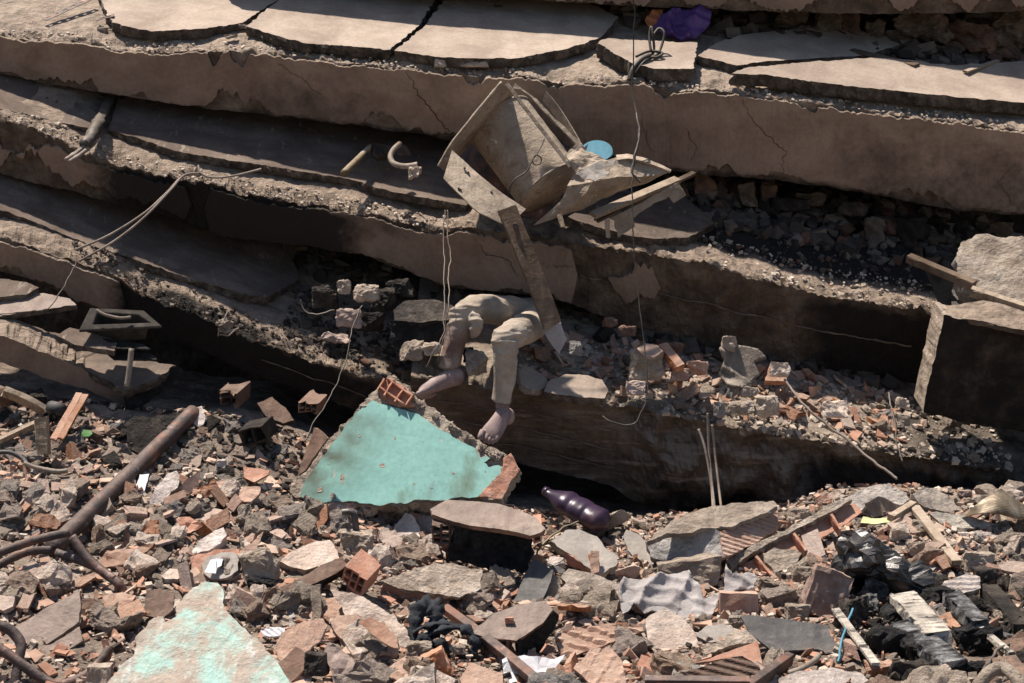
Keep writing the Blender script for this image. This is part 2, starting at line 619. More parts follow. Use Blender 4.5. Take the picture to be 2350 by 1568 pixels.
m_brickdk = M('smoked_terracotta', [(.05, .035, .028), (.15, .085, .06), (.26, .16, .11)], 5, .4, 60, .004, rnd=.3, dust=.4, dustc=(.32, .25, .2))
m_wood = M('weathered_wood', [(.20, .145, .095), (.32, .245, .17), (.44, .355, .265)], 5, .5, 60, .004, dust=.5, dustc=DUST, rnd=.2,
           streak=[((.12, .08, .05), 9.0, .5, .75, (9, 1.5, 1.5))])
m_wooddark = M('brown_dusty_plank', [(.065, .044, .029), (.105, .073, .049), (.16, .117, .082)], 4, .4, 70, .003, rnd=.15,
               streak=[((.18, .137, .10), 5.0, .52, .74, (3, 2, 1)), ((.04, .04, .025), 14.0, .66, .74, (1, 1, 1))])
m_palewood = M('pale_charred_wood', [(.33, .30, .26), (.52, .47, .40), (.64, .59, .51)], 8, .8, 50, .008,
               streak=[((.10, .085, .075), 7.0, .52, .64, (1, 4, 4)), ((.05, .045, .04), 26.0, .60, .66, (1, 1, 1))])
m_char = M('black_char', [(.006, .006, .006), (.016, .015, .015), (.05, .047, .045)], 14, 1.0, 45, .022, rough=.75, spec=.4)
m_ash = M('ash_white_char', [(.02, .02, .02), (.20, .20, .20), (.52, .52, .51)], 16, 1.0, 40, .02,
          streak=[((.015, .015, .015), 6.0, .5, .62, (1, 3, 3))])
m_rust = M('rusty_steel', [(.035, .030, .032), (.075, .052, .048), (.16, .075, .05)], 9, .35, 60, .003, rough=.62, metal=.35, spec=.5, dust=.3, dustc=(.30, .24, .20),
           streak=[((.19, .075, .045), 7.0, .52, .64, (1, 1, 1)), ((.24, .225, .22), 15.0, .60, .68, (1, 1, 1)), ((.02, .018, .02), 5.0, .56, .68, (1, 1, 1))])
m_steel = M('dark_steel', [(.045, .043, .042), (.09, .085, .08), (.15, .14, .13)], 9, .3, 70, .002, rough=.5, metal=.5, spec=.5, dust=.35, dustc=(.3, .26, .22))
m_wire = M('dusty_wire', [(.14, .11, .09), (.22, .18, .15), (.30, .25, .21)], 12, .2, 60, .001, rough=.7)
m_cable = M('black_cable', [(.012, .011, .011), (.03, .027, .025), (.06, .053, .048)], 12, .2, 60, .001, rough=.55, dust=.5, dustc=(.25, .21, .17))
m_teal = M('teal_painted_plaster', [(.205, .405, .36), (.22, .43, .385), (.24, .45, .40)], 3, .12, 110, .001, rough=.75, big=.08,
           streak=[((.12, .155, .105), 3.2, .56, .74, (1.6, 1, .7)), ((.05, .11, .09), 40.0, .66, .70, (1.6, 1, .9)), ((.50, .43, .37), 17.0, .685, .70, (1.2, 1, .8))], stain=('stain', (.09, .105, .075)))
m_mint = M('worn_mint_plaster', [(.42, .33, .265), (.48, .47, .40), (.42, .63, .57)], 3.6, .5, 60, .004, big=.25,
           stops=[(.32, (.43, .325, .26)), (.46, (.46, .40, .33)), (.54, (.44, .60, .53)), (.64, (.40, .69, .63))],
           streak=[((.66, .72, .68), 5.0, .55, .7, (2.5, 1, 1)), ((.10, .08, .06), 30.0, .70, .73, (1.5, 1, 1))])
m_mortar = M('broken_edge_mortar', [(.32, .26, .20), (.47, .395, .32), (.60, .525, .44)], 14, 1.0, 50, .016)
m_slate = M('dark_slate_panel', [(.030, .032, .036), (.050, .053, .058), (.085, .085, .085)], 6, .3, 70, .002, rough=.6, dust=.25, dustc=(.32, .28, .24),
            streak=[((.16, .15, .14), 9.0, .55, .72, (1, 1, 4)), ((.24, .21, .18), 5.0, .58, .72, (1, 1, 1))])
m_greytile = M('grey_cement_face', [(.27, .245, .22), (.35, .32, .285), (.43, .395, .355)], 5, .25, 70, .003)
m_appl = M('dust_caked_enamel', [(.20, .155, .11), (.285, .23, .172), (.37, .305, .24)], 8, .45, 120, .003, rough=.85, dust=.75, dustc=(.47, .39, .305),
           streak=[((.15, .09, .05), 8.0, .56, .72, (1, 1, 1)), ((.60, .56, .51), 11.0, .64, .68, (1, 1, 1)), ((.14, .11, .085), 60.0, .62, .66, (1, 1, 1))])
m_cloth = M('grey_cotton', [(.30, .275, .265), (.36, .335, .325), (.42, .395, .385)], 6, .35, 220, .0015, rough=.95, streak=[((.32, .26, .20), 5.0, .6, .8, (1, 1, 1))])
m_navy = M('charcoal_cloth', [(.018, .021, .026), (.032, .036, .043), (.06, .064, .07)], 7, .4, 180, .002, rough=.95)
m_trouser = M('dusty_khaki_cotton', [(.27, .228, .18), (.35, .30, .245), (.42, .37, .305)], 9, .5, 170, .0012, rough=.95, dust=.45, dustc=(.40, .33, .255), stain=('stain', (.115, .058, .05)))
m_skin = M('dusty_skin', [(.215, .15, .145), (.29, .215, .205), (.36, .285, .268)], 11, .4, 120, .0008, rough=.7, dust=.4, dustc=(.40, .33, .28))
m_sheet = M('black_plastic_sheet', [(.008, .008, .009), (.018, .018, .019), (.05, .048, .045)], 5, .2, 40, .003, rough=.33, spec=.6, dust=.25, dustc=(.2, .18, .16))
m_bottle = M('purple_plastic', [(.022, .014, .030), (.036, .021, .046), (.058, .036, .07)], 3, .05, 40, .001, rough=.36, spec=.45, streak=[((.10, .045, .03), 5.0, .55, .75, (1, 1, 1))])
m_bag = M('purple_bag_plastic', [(.05, .022, .10), (.085, .04, .16), (.13, .07, .21)], 6, .2, 40, .003, rough=.5, spec=.4)
m_orange = M('orange_bag_plastic', [(.22, .07, .02), (.34, .12, .04), (.4, .17, .07)], 6, .2, 40, .003, rough=.45)
m_blue = M('blue_plastic', [(.03, .19, .28), (.045, .25, .36), (.07, .29, .40)], 8, .15, 60, .001, rough=.5, dust=.35, dustc=(.25, .27, .26))
m_paper = M('white_paper', [(.62, .62, .66), (.72, .72, .74), (.78, .78, .79)], 4, .2, 40, .002, rough=.9, streak=[((.55, .47, .40), 9.0, .66, .8, (1, 1, 1))])
m_whitepipe = M('white_pipe', [(.17, .14, .11), (.24, .20, .16), (.33, .285, .235)], 9, .3, 60, .002, rough=.6, streak=[((.14, .09, .06), 9.0, .58, .68, (1, 1, .4))])
m_yellow = M('yellow_pole_paint', [(.11, .08, .035), (.165, .12, .055), (.21, .16, .085)], 9, .3, 60, .002, rough=.6, streak=[((.06, .045, .03), 7.0, .52, .6, (1, 1, 1))], dust=.5, dustc=DUST)
m_lime = M('lime_paint', [(.55, .58, .30), (.62, .66, .36), (.66, .69, .45)], 9, .3, 60, .003)
m_tan = M('scorched_sheet_metal', [(.07, .055, .035), (.20, .16, .11), (.38, .34, .27)], 5, .2, 40, .002, rough=.45, metal=.4, spec=.5)
m_tile = M('brown_glazed_tile', [(.16, .12, .10), (.225, .172, .145), (.30, .24, .20)], 7, .5, 60, .003, rough=.6, dust=.35, dustc=(.34, .27, .22),
           streak=[((.05, .04, .035), 5.0, .56, .68, (1, 1, 1))])
m_green = M('green_leaf', [(.03, .13, .02), (.05, .18, .03), (.07, .22, .05)], 9, .2, 60, .002, rough=.5)
m_pinkplaster = M('pinkish_plaster', [(.46, .35, .28), (.58, .48, .40), (.68, .60, .53)], 6, .5, 50, .006, rnd=.1)
m_ledge = M('cloth_rag', [(.10, .085, .07), (.17, .145, .12), (.26, .225, .19)], 9, .5, 120, .003, rough=.95, dust=.4, dustc=DUST)
m_backing = M('dark_gap_backing', [(.02, .016, .013), (.045, .036, .029), (.09, .07, .056)], 9, 1.0, 30, .02)  # colour of the added backing, dark to keep the gaps black
m_soil = M('rubble_dust_soil', [(.14, .108, .086), (.24, .19, .152), (.36, .29, .232)], 9, 1.0, 30, .012, distort=.6)
m_gravel = M('fine_rubble', [(.42, .335, .265), (.40, .23, .165), (.30, .25, .21), (.50, .42, .345), (.20, .16, .13), (.44, .28, .205), (.36, .295, .24), (.54, .47, .40), (.26, .195, .155), (.44, .355, .28)],
             12, .5, 60, .006, attr='rnd')
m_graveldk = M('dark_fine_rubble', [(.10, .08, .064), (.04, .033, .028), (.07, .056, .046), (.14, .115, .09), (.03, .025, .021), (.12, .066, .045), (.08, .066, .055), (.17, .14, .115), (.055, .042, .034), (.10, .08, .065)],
               12, .5, 60, .006, attr='rnd')  # for burnt areas, and to put shade into the slab gaps
m_dustgravel = M('dusty_fine_rubble', [(.44, .37, .30), (.40, .335, .27), (.36, .30, .24), (.48, .41, .34), (.32, .265, .21), (.40, .29, .225), (.42, .355, .285), (.5, .435, .365), (.36, .295, .235), (.46, .39, .32)],
               12, .5, 60, .006, attr='rnd')
m_basin = M('shade_dark_enamel', [(.030, .027, .024), (.05, .045, .040), (.085, .075, .066)], 8, .3, 60, .002, rough=.9, spec=.1)  # dark grey enamel, darkened further to carry shade from the slab above
m_crack = M('crack_shadow_gap', [(.02, .016, .013), (.035, .028, .022), (.05, .04, .032)], 9, .2, 60, .002)
# ------------------------------------------------------------------ the setting: ground and rubble mound
VT = [(-700, 880), (0, 905), (300, 945), (520, 960), (700, 1010), (900, 1090), (1150, 1170), (1450, 1205), (1700, 1180), (1900, 1140), (2050, 1120), (2350, 1140), (3000, 1150)]
YF, YB = 5.55, 7.55

def depth_at(u, v):
    vt = interp(VT, u)
    return YF + (1568-v)/(1568-vt)*(YB-YF)

def ground_z(x, y):
    if y > YB:
        z = ground_z(x, YB)
        return z - .10*(y-YB) - .04*sstep(YB, YB+.3, y)
    if y < YF:
        z = ground_z(x, YF)
        return z*sstep(3.6, YF, y) if z > 0 else z
    d = y*CP + .35
    for _ in range(2):
        u = W/2 + x/d/KW*W
        vt = interp(VT, u)
        v = 1568 - (y-YF)/(YB-YF)*(1568-vt)
        rr = ray(u, v)
        z = CAMZ + rr.z/rr.y*y
        d = y*CP + (z-CAMZ)*SP
    return z

def terr(x, y):
    return ground_z(x, y) + .035*fb(x*2.2, y*2.2, 3.0, 4) + .012*fb(x*9, y*9, 1.0, 3)

def G(u, v, up=0.0):
    """point of the rubble surface seen at picture point (u, v)"""
    y = depth_at(u, v)
    p = P(u, v, y)
    p.z = terr(p.x, p.y) + up
    return p

def gy(u, v, lift=.0):
    return depth_at(u, v) - lift

def grid_sheet(name, x0, x1, y0, y1, step, zf, mat, **kw):
    nx, ny = int((x1-x0)/step), int((y1-y0)/step)
    V = [(x0+(x1-x0)*i/nx, y0+(y1-y0)*j/ny, zf(x0+(x1-x0)*i/nx, y0+(y1-y0)*j/ny)) for j in range(ny+1) for i in range(nx+1)]
    F = [(j*(nx+1)+i, j*(nx+1)+i+1, (j+1)*(nx+1)+i+1, (j+1)*(nx+1)+i) for j in range(ny) for i in range(nx)]
    return mk(name, V, F, mat, smooth=True, **kw)

gs = 300.0
mk('ground', [(-gs, -gs, -.01), (gs, -gs, -.01), (gs, gs, -.01), (-gs, gs, -.01)], [(0, 1, 2, 3)], m_soil,
   label='dusty brown ground under and around the collapse', kind='structure')
grid_sheet('rubble_mound', -3.6, 3.6, 3.4, 9.6, .035, terr, m_soil, label='sloping mound of dust and crushed rubble', kind='structure')

# ------------------------------------------------------------------ collapsed floors
TILT = R(22)
EB = Vector((0, math.cos(TILT), math.sin(TILT)))
EN = Vector((0, -math.sin(TILT), math.cos(TILT)))

class Slab:
    def __init__(s, name, top, bot, y, u0, u1, label, back=2.6, seed=1, jag=5.0, rough=.010, soot=None, mat=None, cat='floor slab', crumble=.045, yslope=0.0, ledge=None):
        s.top, s.bot, s.y, s.seed, s.jag, s.soot = top, bot, y, seed, jag, soot or (lambda u, q: 0.0)
        s.yslope = yslope
        s.u0, s.u1 = u0, u1
        s.root = empty(name, P((u0+u1)/2, interp(bot, (u0+u1)/2), y), label, cat)
        # mean plane of the slab top
        a, b = P(max(u0, -200), interp(top, max(u0, -200)), s.yy(max(u0, -200))), P(min(u1, 2550), interp(top, min(u1, 2550)), s.yy(min(u1, 2550)))
        ex = (b-a).normalized()
        n = ex.cross(EB).normalized()
        if n.z < 0: n = -n
        s.n, s.ex = n, ex
        s.plane = Pl(0, 0, 1, n)
        s.plane.o = (a+b)/2
        s.mats = mat or m_core
        st = 3.5
        N = int((u1-u0)/st)
        topd = [0, .006, .015, .03, .05, .075, .11, .16, .24, .36, .55, .9, 1.5, back]
        nf = 22
        V, A = [], []
        for i in range(N+1):
            u = u0 + (u1-u0)*i/N
            te, tb, be = s.edge(u)
            col = []
            for d in reversed(topd):
                w = sstep(0, .14, d)
                p = te.lerp(tb, w) + EB*d
                nr = 1-sstep(.0, .26, d)
                h = rough*.9*fb(p.x*7, p.y*7, seed, 5)*(1 if d < .5 else .4) + crumble*nr*(min(.25, fb(p.x*6+9, p.y*10, seed+4.0, 4))-.12)*(d > 0) + .010*nr*fb(p.x*28, p.y*28, seed+1.0, 4)
                col.append(p + EN*h)
                A.append(s.soot(u, -d))
            for j in range(1, nf+1):
                q = j/nf
                p = te.lerp(be, q)
                out = rough*fb(p.x*9, p.z*9, seed+7.0, 5) + rough*.5*fb(p.x*30, p.z*30, seed+2.0, 3)
                if ledge:
                    out += ledge(u, q, p)
                p = p - EB*out
                col.append(p)
                A.append(s.soot(u, q))
            for d in (.03, .12, .4, 1.2, back):
                col.append(be + EB*d + EN*(.01*fb(be.x*6, d*6, seed, 3)))
                A.append(s.soot(u, 1.0))
            V += col
        m = len(topd)+nf+5
        F = [(i*m+j, i*m+j+1, (i+1)*m+j+1, (i+1)*m+j) for i in range(N) for j in range(m-1)]
        F.append(tuple(j for j in range(m-1, -1, -1)))
        F.append(tuple(N*m+j for j in range(m)))
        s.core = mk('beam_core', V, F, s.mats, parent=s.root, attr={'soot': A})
    def yy(s, u):
        return s.y + s.yslope*(u-1175)/1000
    def edge(s, u):
        y = s.yy(u)
        vb = interp(s.top, u)
        j = s.jag
        v = vb + j*fb(u*.012, s.seed*5.0, 0, 5)*1.2 + j*.5*fb(u*.06, s.seed*3.0, 2.0, 3)
        te, tb = P(u, v, y), P(u, vb, y)
        vbot = interp(s.bot, u) + 4*fb(u*.015, s.seed*9.0, 4.0, 5)
        d = ray(u, vbot)
        t = (te-CAM).dot(EB)/d.dot(EB)
        return te, tb, CAM + d*t
    def plaster(s, u0, u1, s0, s1, name='plaster', thick=.013, mat=None, seed=0, rag0=.03, rag1=.05, bites=(), tbites=(), zf=None):
        """skin of plaster on the face, its upper and lower limits ragged; bites are (u, width, height share)"""
        N = int((u1-u0)/3.0)
        rows = 12
        cols = []
        for i in range(N+1):
            u = u0 + (u1-u0)*i/N
            te, tb, be = s.edge(u)
            a = s0(u) if callable(s0) else s0
            b = s1(u) if callable(s1) else s1
            a += rag0*fb(u*.022, seed+1.0, 0, 5) + rag0*.5*fb(u*.11, seed+5.0, 0, 2)
            b += rag1*fb(u*.022, seed+9.0, 0, 5) + rag1*.4*fb(u*.11, seed+3.0, 0, 2)
            for (bu, bw, bh) in bites:
                k = 1-abs(u-bu)/bw
                if k > 0: b -= bh*min(1, k*1.6)*(.75+.5*fb(u*.05, bu, 0, 4))
            for (bu, bw, bh) in tbites:
                k = 1-abs(u-bu)/bw
                if k > 0: a += bh*min(1, k*1.6)*(.75+.5*fb(u*.05, bu, 3.0, 4))
            en = min(1, min(u-u0, u1-u)/14)
            mid = (a+b)/2
            if u0 > -150 and u-u0 < 14: a, b = mid+(a-mid)*max(.02, (u-u0)/14), mid+(b-mid)*max(.02, (u-u0)/14)
            if u1 < 2450 and u1-u < 14: a, b = mid+(a-mid)*max(.02, (u1-u)/14), mid+(b-mid)*max(.02, (u1-u)/14)
            b = max(a+.004, min(b, .995)); a = max(a, -.01)
            cols.append((u, te, be, a, b))
        V, A, F, MI = [], [], [], []
        for u, te, be, a, b in cols:
            for k in range(rows+1):
                q = a + (b-a)*k/rows
                p = te.lerp(be, q)
                V.append(p - EB*(.006 + thick + .005*fb(p.x*5, p.z*5, s.seed+1, 4) + .0015*fb(p.x*40, p.z*40, s.seed, 2)))
                A.append(s.soot(u, q))
            for k in (rows, 0):
                q = a + (b-a)*k/rows
                V.append(te.lerp(be, q) + EB*.012); A.append(s.soot(u, q))
        m = rows+3
        for i in range(N):
            for j in range(rows):
                F.append((i*m+j, i*m+j+1, (i+1)*m+j+1, (i+1)*m+j)); MI.append(0)
            F.append((i*m+rows, i*m+rows+1, (i+1)*m+rows+1, (i+1)*m+rows)); MI.append(1)
            F.append((i*m+rows+2, i*m, (i+1)*m, (i+1)*m+rows+2)); MI.append(1)
        F.append(tuple([rows+2] + list(range(rows, -1, -1)))); MI.append(1)
        s.pl = mk(name, V, F, [mat or m_plaster, m_core], MI, parent=s.root, attr={'soot': A})
        return s.pl
    def face(s, u, q, out=.03):
        te, tb, be = s.edge(u)
        return te.lerp(be, q) - EB*out
    def crack(s, pts, w=.0026):
        """thin open crack following the plaster face, (u, share down the face)"""
        full = []
        for (u0, q0), (u1, q1) in zip(pts, pts[1:]):
            for k in range(8):
                t = k/8
                full.append((u0+(u1-u0)*t + 9*fb(u0*.1+t*5, q0*9, 1.0, 4), q0+(q1-q0)*t + .05*fb(u0*.1+t*5, q0*9, 7.0, 4)))
        full.append(pts[-1])
        V, F = [], []
        n = len(full)
        P3 = []
        for u, q in full:
            te, tb, be = s.edge(u)
            p = te.lerp(be, q)
            P3.append(p - EB*(.006+.013+.0018 + .005*fb(p.x*5, p.z*5, s.seed+1, 4)))
        for i, p in enumerate(P3):
            d = P3[min(n-1, i+1)]-P3[max(0, i-1)]
            sd = d.cross(EB).normalized()*(w*.55*(.35+.9*math.sin(math.pi*min(.97, max(.03, i/n)))))
            V += [p+sd, p-sd, p+EB*.004]
        for i in range(n-1):
            a = i*3
            F += [(a, a+1, a+4, a+3), (a+1, a+2, a+5, a+4), (a+2, a, a+3, a+5)]
        return mk('crack', V, F, m_crack, parent=s.pl)

# soot shares along the faces (fire marks), and shade put in as colour
def soot_shade_patches(*P_):
    def f(u, q):
        r = 0.0
        for (u0, u1, fu, q0, q1, fq, k) in P_:
            r = max(r, k*sstep(u0-fu, u0+fu, u)*(1-sstep(u1-fu, u1+fu, u))*sstep(q0-fq, q0+fq, q)*(1-sstep(q1-fq, q1+fq, q)))
        return r
    return f

A_TOP = [(-400, 40), (0, 80), (95, 93), (190, 97), (270, 117), (400, 119), (560, 117), (640, 128), (760, 140), (850, 150), (960, 160), (1080, 176), (1180, 174), (1280, 190), (1420, 190), (1560, 205), (1700, 216), (1850, 236), (2000, 258), (2100, 268), (2350, 300), (2700, 345)]
A_BOT = [(-400, 80), (0, 170), (130, 196), (290, 222), (420, 242), (560, 258), (700, 274), (800, 286), (930, 304), (1030, 320), (1350, 348), (1540, 392), (1640, 404), (1790, 414), (1900, 430), (2050, 455), (2200, 484), (2350, 492), (2700, 530)]
B_TOP = [(-400, 170), (0, 278), (60, 290), (120, 312), (180, 350), (260, 376), (330, 396), (400, 410), (470, 422), (560, 442), (680, 466), (800, 478), (900, 508), (1000, 530), (1100, 524), (1210, 540), (1300, 558), (1480, 578), (1600, 602), (1760, 644), (1900, 682), (2050, 704), (2165, 722)]
B_BOT = [(-400, 280), (0, 398), (100, 424), (250, 462), (400, 502), (520, 542), (700, 564), (830, 584), (930, 622), (1040, 662), (1200, 674), (1300, 692), (1400, 732), (1600, 792), (1760, 822), (1900, 848), (2050, 874), (2165, 905)]
C_TOP = [(-400, 420), (0, 548), (60, 562), (150, 592), (240, 624), (330, 682), (420, 712), (500, 747), (560, 777), (640, 802), (760, 842), (870, 872), (960, 905)]
C_BOT = [(-400, 480), (0, 622), (80, 642), (200, 702), (300, 742), (440, 792), (560, 852), (680, 892), (800, 936), (880, 985), (960, 1010)]
D_TOP = [(943, 866), (1000, 872), (1100, 886), (1200, 892), (1380, 932), (1450, 936), (1600, 966), (1700, 986), (1900, 1018), (2100, 1050), (2350, 1088), (2700, 1140)]
D_BOT = [(943, 1030), (1190, 1062), (1300, 1088), (1450, 1124), (1600, 1154), (1760, 1172), (1950, 1195), (2350, 1240), (2700, 1280)]
Z_TOP = [(500, -170), (1250, -110), (1900, -95), (2350, -95), (2700, -90)]
Z_BOT = [(500, -42), (800, -22), (1250, 2), (1500, 16), (1900, 31), (2100, 32), (2350, 25), (2700, 25)]

slabZ = Slab('floor_slab', Z_TOP, Z_BOT, 9.15, 500, 2750, 'topmost collapsed floor slab, only its peeling tan lower edge in view', seed=11, jag=3)
slabZ.plaster(-500+1000, 2740, .05, .93, seed=11.0, rag1=.10, bites=((1530, 60, .2), (1930, 90, .5), (2150, 70, .42), (2020, 40, .35), (1700, 50, .25), (2290, 60, .3)))

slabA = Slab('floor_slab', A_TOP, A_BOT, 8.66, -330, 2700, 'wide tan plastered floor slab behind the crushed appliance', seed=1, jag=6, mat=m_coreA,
             soot=soot_shade_patches((520, 880, 160, .25, 1.3, .3, .30), (1900, 2600, 130, .15, 1.3, .3, .30), (480, 2400, 200, .93, 1.4, .05, .5)))  # mild darker bands on the face, plus a darker lower edge
slabA.plaster(-330, 2700, .015, .955, seed=1.0, rag0=.025, rag1=.05,
              bites=((20, 40, .10), (140, 60, .20), (205, 26, .24), (320, 25, .16), (520, 45, .42), (590, 40, .25), (880, 60, .30), (955, 20, .12), (1030, 40, .12), (1650, 50, .12), (1790, 60, .10), (2110, 80, .16)),
              tbites=((495, 18, .22), (550, 25, .25), (1085, 30, .10), (1270, 30, .08), (1520, 24, .10), (1860, 30, .08)))
slabA.crack([(935, .05), (960, .35), (1000, .62), (1035, .88)], .004)
slabA.crack([(1700, .05), (1730, .3), (1775, .5), (1800, .62), (1795, .9)], .003)
slabA.crack([(1570, .4), (1600, .62), (1585, .85)], .0022)
slabA.crack([(1470, .3), (1480, .6), (1500, .85)], .0018)
slabA.crack([(640, .12), (690, .3), (740, .55)], .0018)
slabA.crack([(2330, .35), (2290, .6), (2335, .92)], .0022)

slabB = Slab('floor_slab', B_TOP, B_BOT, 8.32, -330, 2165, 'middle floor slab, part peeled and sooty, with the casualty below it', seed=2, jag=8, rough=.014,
             soot=soot_shade_patches((250, 800, 150, .02, 1.4, .16, 1.0), (760, 1020, 120, -.05, .35, .25, .35), (1850, 2300, 130, .05, 1.4, .2, .75), (1080, 1350, 80, -.9, .06, .06, .35), (1480, 2400, 90, -9, -.22, .10, .95)))  # last patch is shade under the upper slab, painted on the top
slabB.plaster(-330, 440, lambda u: .12 + .25*(1-sstep(20, 90, u))*sstep(-20, 10, u), .86, seed=2.0, rag1=.10, rag0=.06,
              bites=((60, 60, .55), (130, 50, .25), (220, 60, .3), (330, 60, .2)), tbites=((60, 70, .25),))
slabB.plaster(470, 1325, .06, .965, seed=3.0, rag1=.03, rag0=.03, bites=((900, 60, .10), (1040, 50, .07), (1180, 40, .10), (1255, 30, .10)), tbites=((620, 80, .08), (1180, 60, .10)))
slabB.plaster(1395, 1515, lambda u: .25 + .12*math.sin(u*.05), lambda u: .62 - .1*abs(u-1455)/60, seed=4.0, rag1=.12, rag0=.1)
slabB.crack([(1090, .12), (1115, .35), (1165, .42), (1190, .68)], .003)
slabB.crack([(1345, .3), (1352, .6), (1345, .95)], .002)
slabB.crack([(1240, .4), (1290, .38), (1315, .34)], .002)

slabC = Slab('floor_slab', C_TOP, C_BOT, 8.02, -330, 955, 'lower floor slab running to the teal wall piece, face blackened by fire', seed=3, jag=7, rough=.010,
             soot=soot_shade_patches((270, 780, 90, .02, 1.4, .1, 1.0), (330, 620, 60, -.14, .2, .05, .65), (700, 1000, 90, .05, 1.4, .15, .55)))
slabC.plaster(-330, 290, .06, .93, seed=6.0, rag1=.05, bites=((30, 40, .3), (120, 40, .15), (220, 40, .1)))

def ledge_rough(u, q, p):
    k = sstep(1390, 1480, u)
    board = .005*(1-k)*(1 if int(q*5.2) % 2 else -.6)
    big = .07*fb(p.x*3.2, p.z*3.2, 21.0, 5)+.025*fb(p.x*11, p.z*11, 22.0, 4)
    return board + k*(big*1.25 + .10*sstep(.05, .6, q))
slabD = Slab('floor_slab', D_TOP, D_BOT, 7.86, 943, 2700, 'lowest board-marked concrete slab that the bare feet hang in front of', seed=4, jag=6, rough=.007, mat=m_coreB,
             soot=soot_shade_patches((1850, 2900, 160, .2, 1.4, .25, .95), (1480, 1760, 90, .55, 1.4, .2, .6), (2020, 2900, 120, -1.5, .2, .2, .45)), ledge=ledge_rough)

# formwork joints: thin mortar ridges proud of the face
for si, (q, ua, ub) in enumerate(((.28, 1000, 1500), (.52, 960, 1560), (.76, 1050, 1600))):
    pts = [slabD.face(u, q + .01*fb(u*.01, q*9, 0, 3), .008) for u in range(ua, ub, 10)]
    V, F = tube_geo(pts, [.0035*(.6+.8*abs(fb(i*.4, q, 0, 3))) for i in range(len(pts))], 5)
    mk('formwork_ridge', V, F, m_coreB, parent=slabD.root)
for q, ua, ub in ((.47, 1330, 2100),):
    pts = [slabB.face(u, q + .01*fb(u*.01, q*9, 0, 3), .010) for u in range(ua, ub, 10)]
    V, F = tube_geo(pts, [.005*(.5+1.0*abs(fb(i*.4, q, 0, 3))) for i in range(len(pts))], 5)
    mk('formwork_ridge', V, F, m_core, parent=slabB.root)
pts = [slabC.face(u, .45 + .01*fb(u*.01, 3, 0, 3), .010) for u in range(600, 950, 10)]
V, F = tube_geo(pts, [.004*(.5+1.0*abs(fb(i*.4, 2, 0, 3))) for i in range(len(pts))], 5)
mk('formwork_ridge', V, F, m_core, parent=slabC.root)

# added dark backing that blocks light and closes the gaps at the back
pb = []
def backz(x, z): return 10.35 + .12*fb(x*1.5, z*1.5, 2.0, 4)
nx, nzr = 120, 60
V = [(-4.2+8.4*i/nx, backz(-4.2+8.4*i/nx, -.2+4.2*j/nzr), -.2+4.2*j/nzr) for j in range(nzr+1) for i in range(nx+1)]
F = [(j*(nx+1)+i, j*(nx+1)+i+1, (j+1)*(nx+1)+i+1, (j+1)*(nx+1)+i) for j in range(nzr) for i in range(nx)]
mk('gap_backing', V, F, m_backing, label='packed dark debris filling the building behind the slabs', kind='structure')  # added backing that keeps the gaps dark, no real debris

# ------------------------------------------------------------------ broken floor screed lying on the slabs
def screed(slab, px, label, mat=None, up=.055, thick=.055, jag=.012, soot=None, name='screed_slab', dn=(0, 0, 0), und=.002):
    ua, ub = min(p[0] for p in px), max(p[0] for p in px)
    ua, ub = ua + .08*(ub-ua), ub - .08*(ub-ua)
    a, b = P(ua, interp(slab.top, ua), slab.yy(ua)), P(ub, interp(slab.top, ub), slab.yy(ub))
    n0 = (b-a).cross(EB).normalized()
    if n0.z < 0: n0 = -n0
    p0 = Pl(0, 0, 1, n0)
    p0.o = (a+b)/2
    c = p0.hit(sum(p[0] for p in px)/len(px), sum(p[1] for p in px)/len(px), up)
    pl = Pl(0, 0, 1, n0 + Vector(dn))
    pl.o = c
    o = plate(name, px, pl, thick, [mat or m_screed, m_screedside], jag=jag, step=.012, und=und, res=.05, rows=4, erough=.012, label=label, cat='floor screed', group='broken floor screed pieces')
    if soot:
        me = o.data
        a = me.attributes.new('soot', 'FLOAT', 'POINT')
        a.data.foreach_set('value', [soot] * len(me.vertices))
    return o

screed(slabA, [(258, 52), (300, 62), (345, 72), (470, 66), (556, 52), (700, -40), (640, -90), (200, -90), (240, 20)],
       'pale sunlit floor screed sheet at the top left with one dark crack', jag=.014)
screed(slabA, [(566, 60), (620, 78), (700, 99), (850, 110), (895, 114), (960, 60), (1010, -20), (900, -60), (720, -60), (640, 0)],
       'sunlit floor screed sheet left of the long diagonal crack near the top', up=.057)
screed(slabA, [(905, 116), (1000, 130), (1100, 135), (1190, 133), (1300, 112), (1380, 86), (1420, 40), (1300, -20), (1050, -40), (975, 60)],
       'sunlit floor screed sheet tapering to a point above the crushed appliance', up=.06)
screed(slabA, [(1372, 100), (1395, 88), (1440, 92), (1600, 98), (1592, 150), (1590, 158), (1500, 158), (1452, 146), (1420, 128)],
       'thick small screed block carrying the black cable bundle', up=.085, thick=.08, dn=(.03, -.03, 0))
screed(slabA, [(1602, 128), (1640, 138), (1690, 150), (1760, 140), (1990, 128), (2100, 90), (1900, 60), (1700, 80), (1640, 100)],
       'screed sheet half in shade beside the small cable-carrying block', up=.05)
screed(slabA, [(1680, 168), (1760, 172), (1900, 192), (2100, 213), (2350, 236), (2600, 262), (2600, 150), (2350, 140), (2180, 150), (2090, 138), (2000, 132), (1850, 143), (1720, 154)],
       'long sunlit screed sheet with a dark broken edge at the upper right', up=.10, thick=.07, dn=(0, -.05, 0))
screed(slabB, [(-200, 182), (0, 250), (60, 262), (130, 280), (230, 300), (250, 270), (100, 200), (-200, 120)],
       'screed sheet beneath the top slab at the far left', up=.03, thick=.03, jag=.008, mat=m_screed_shade)
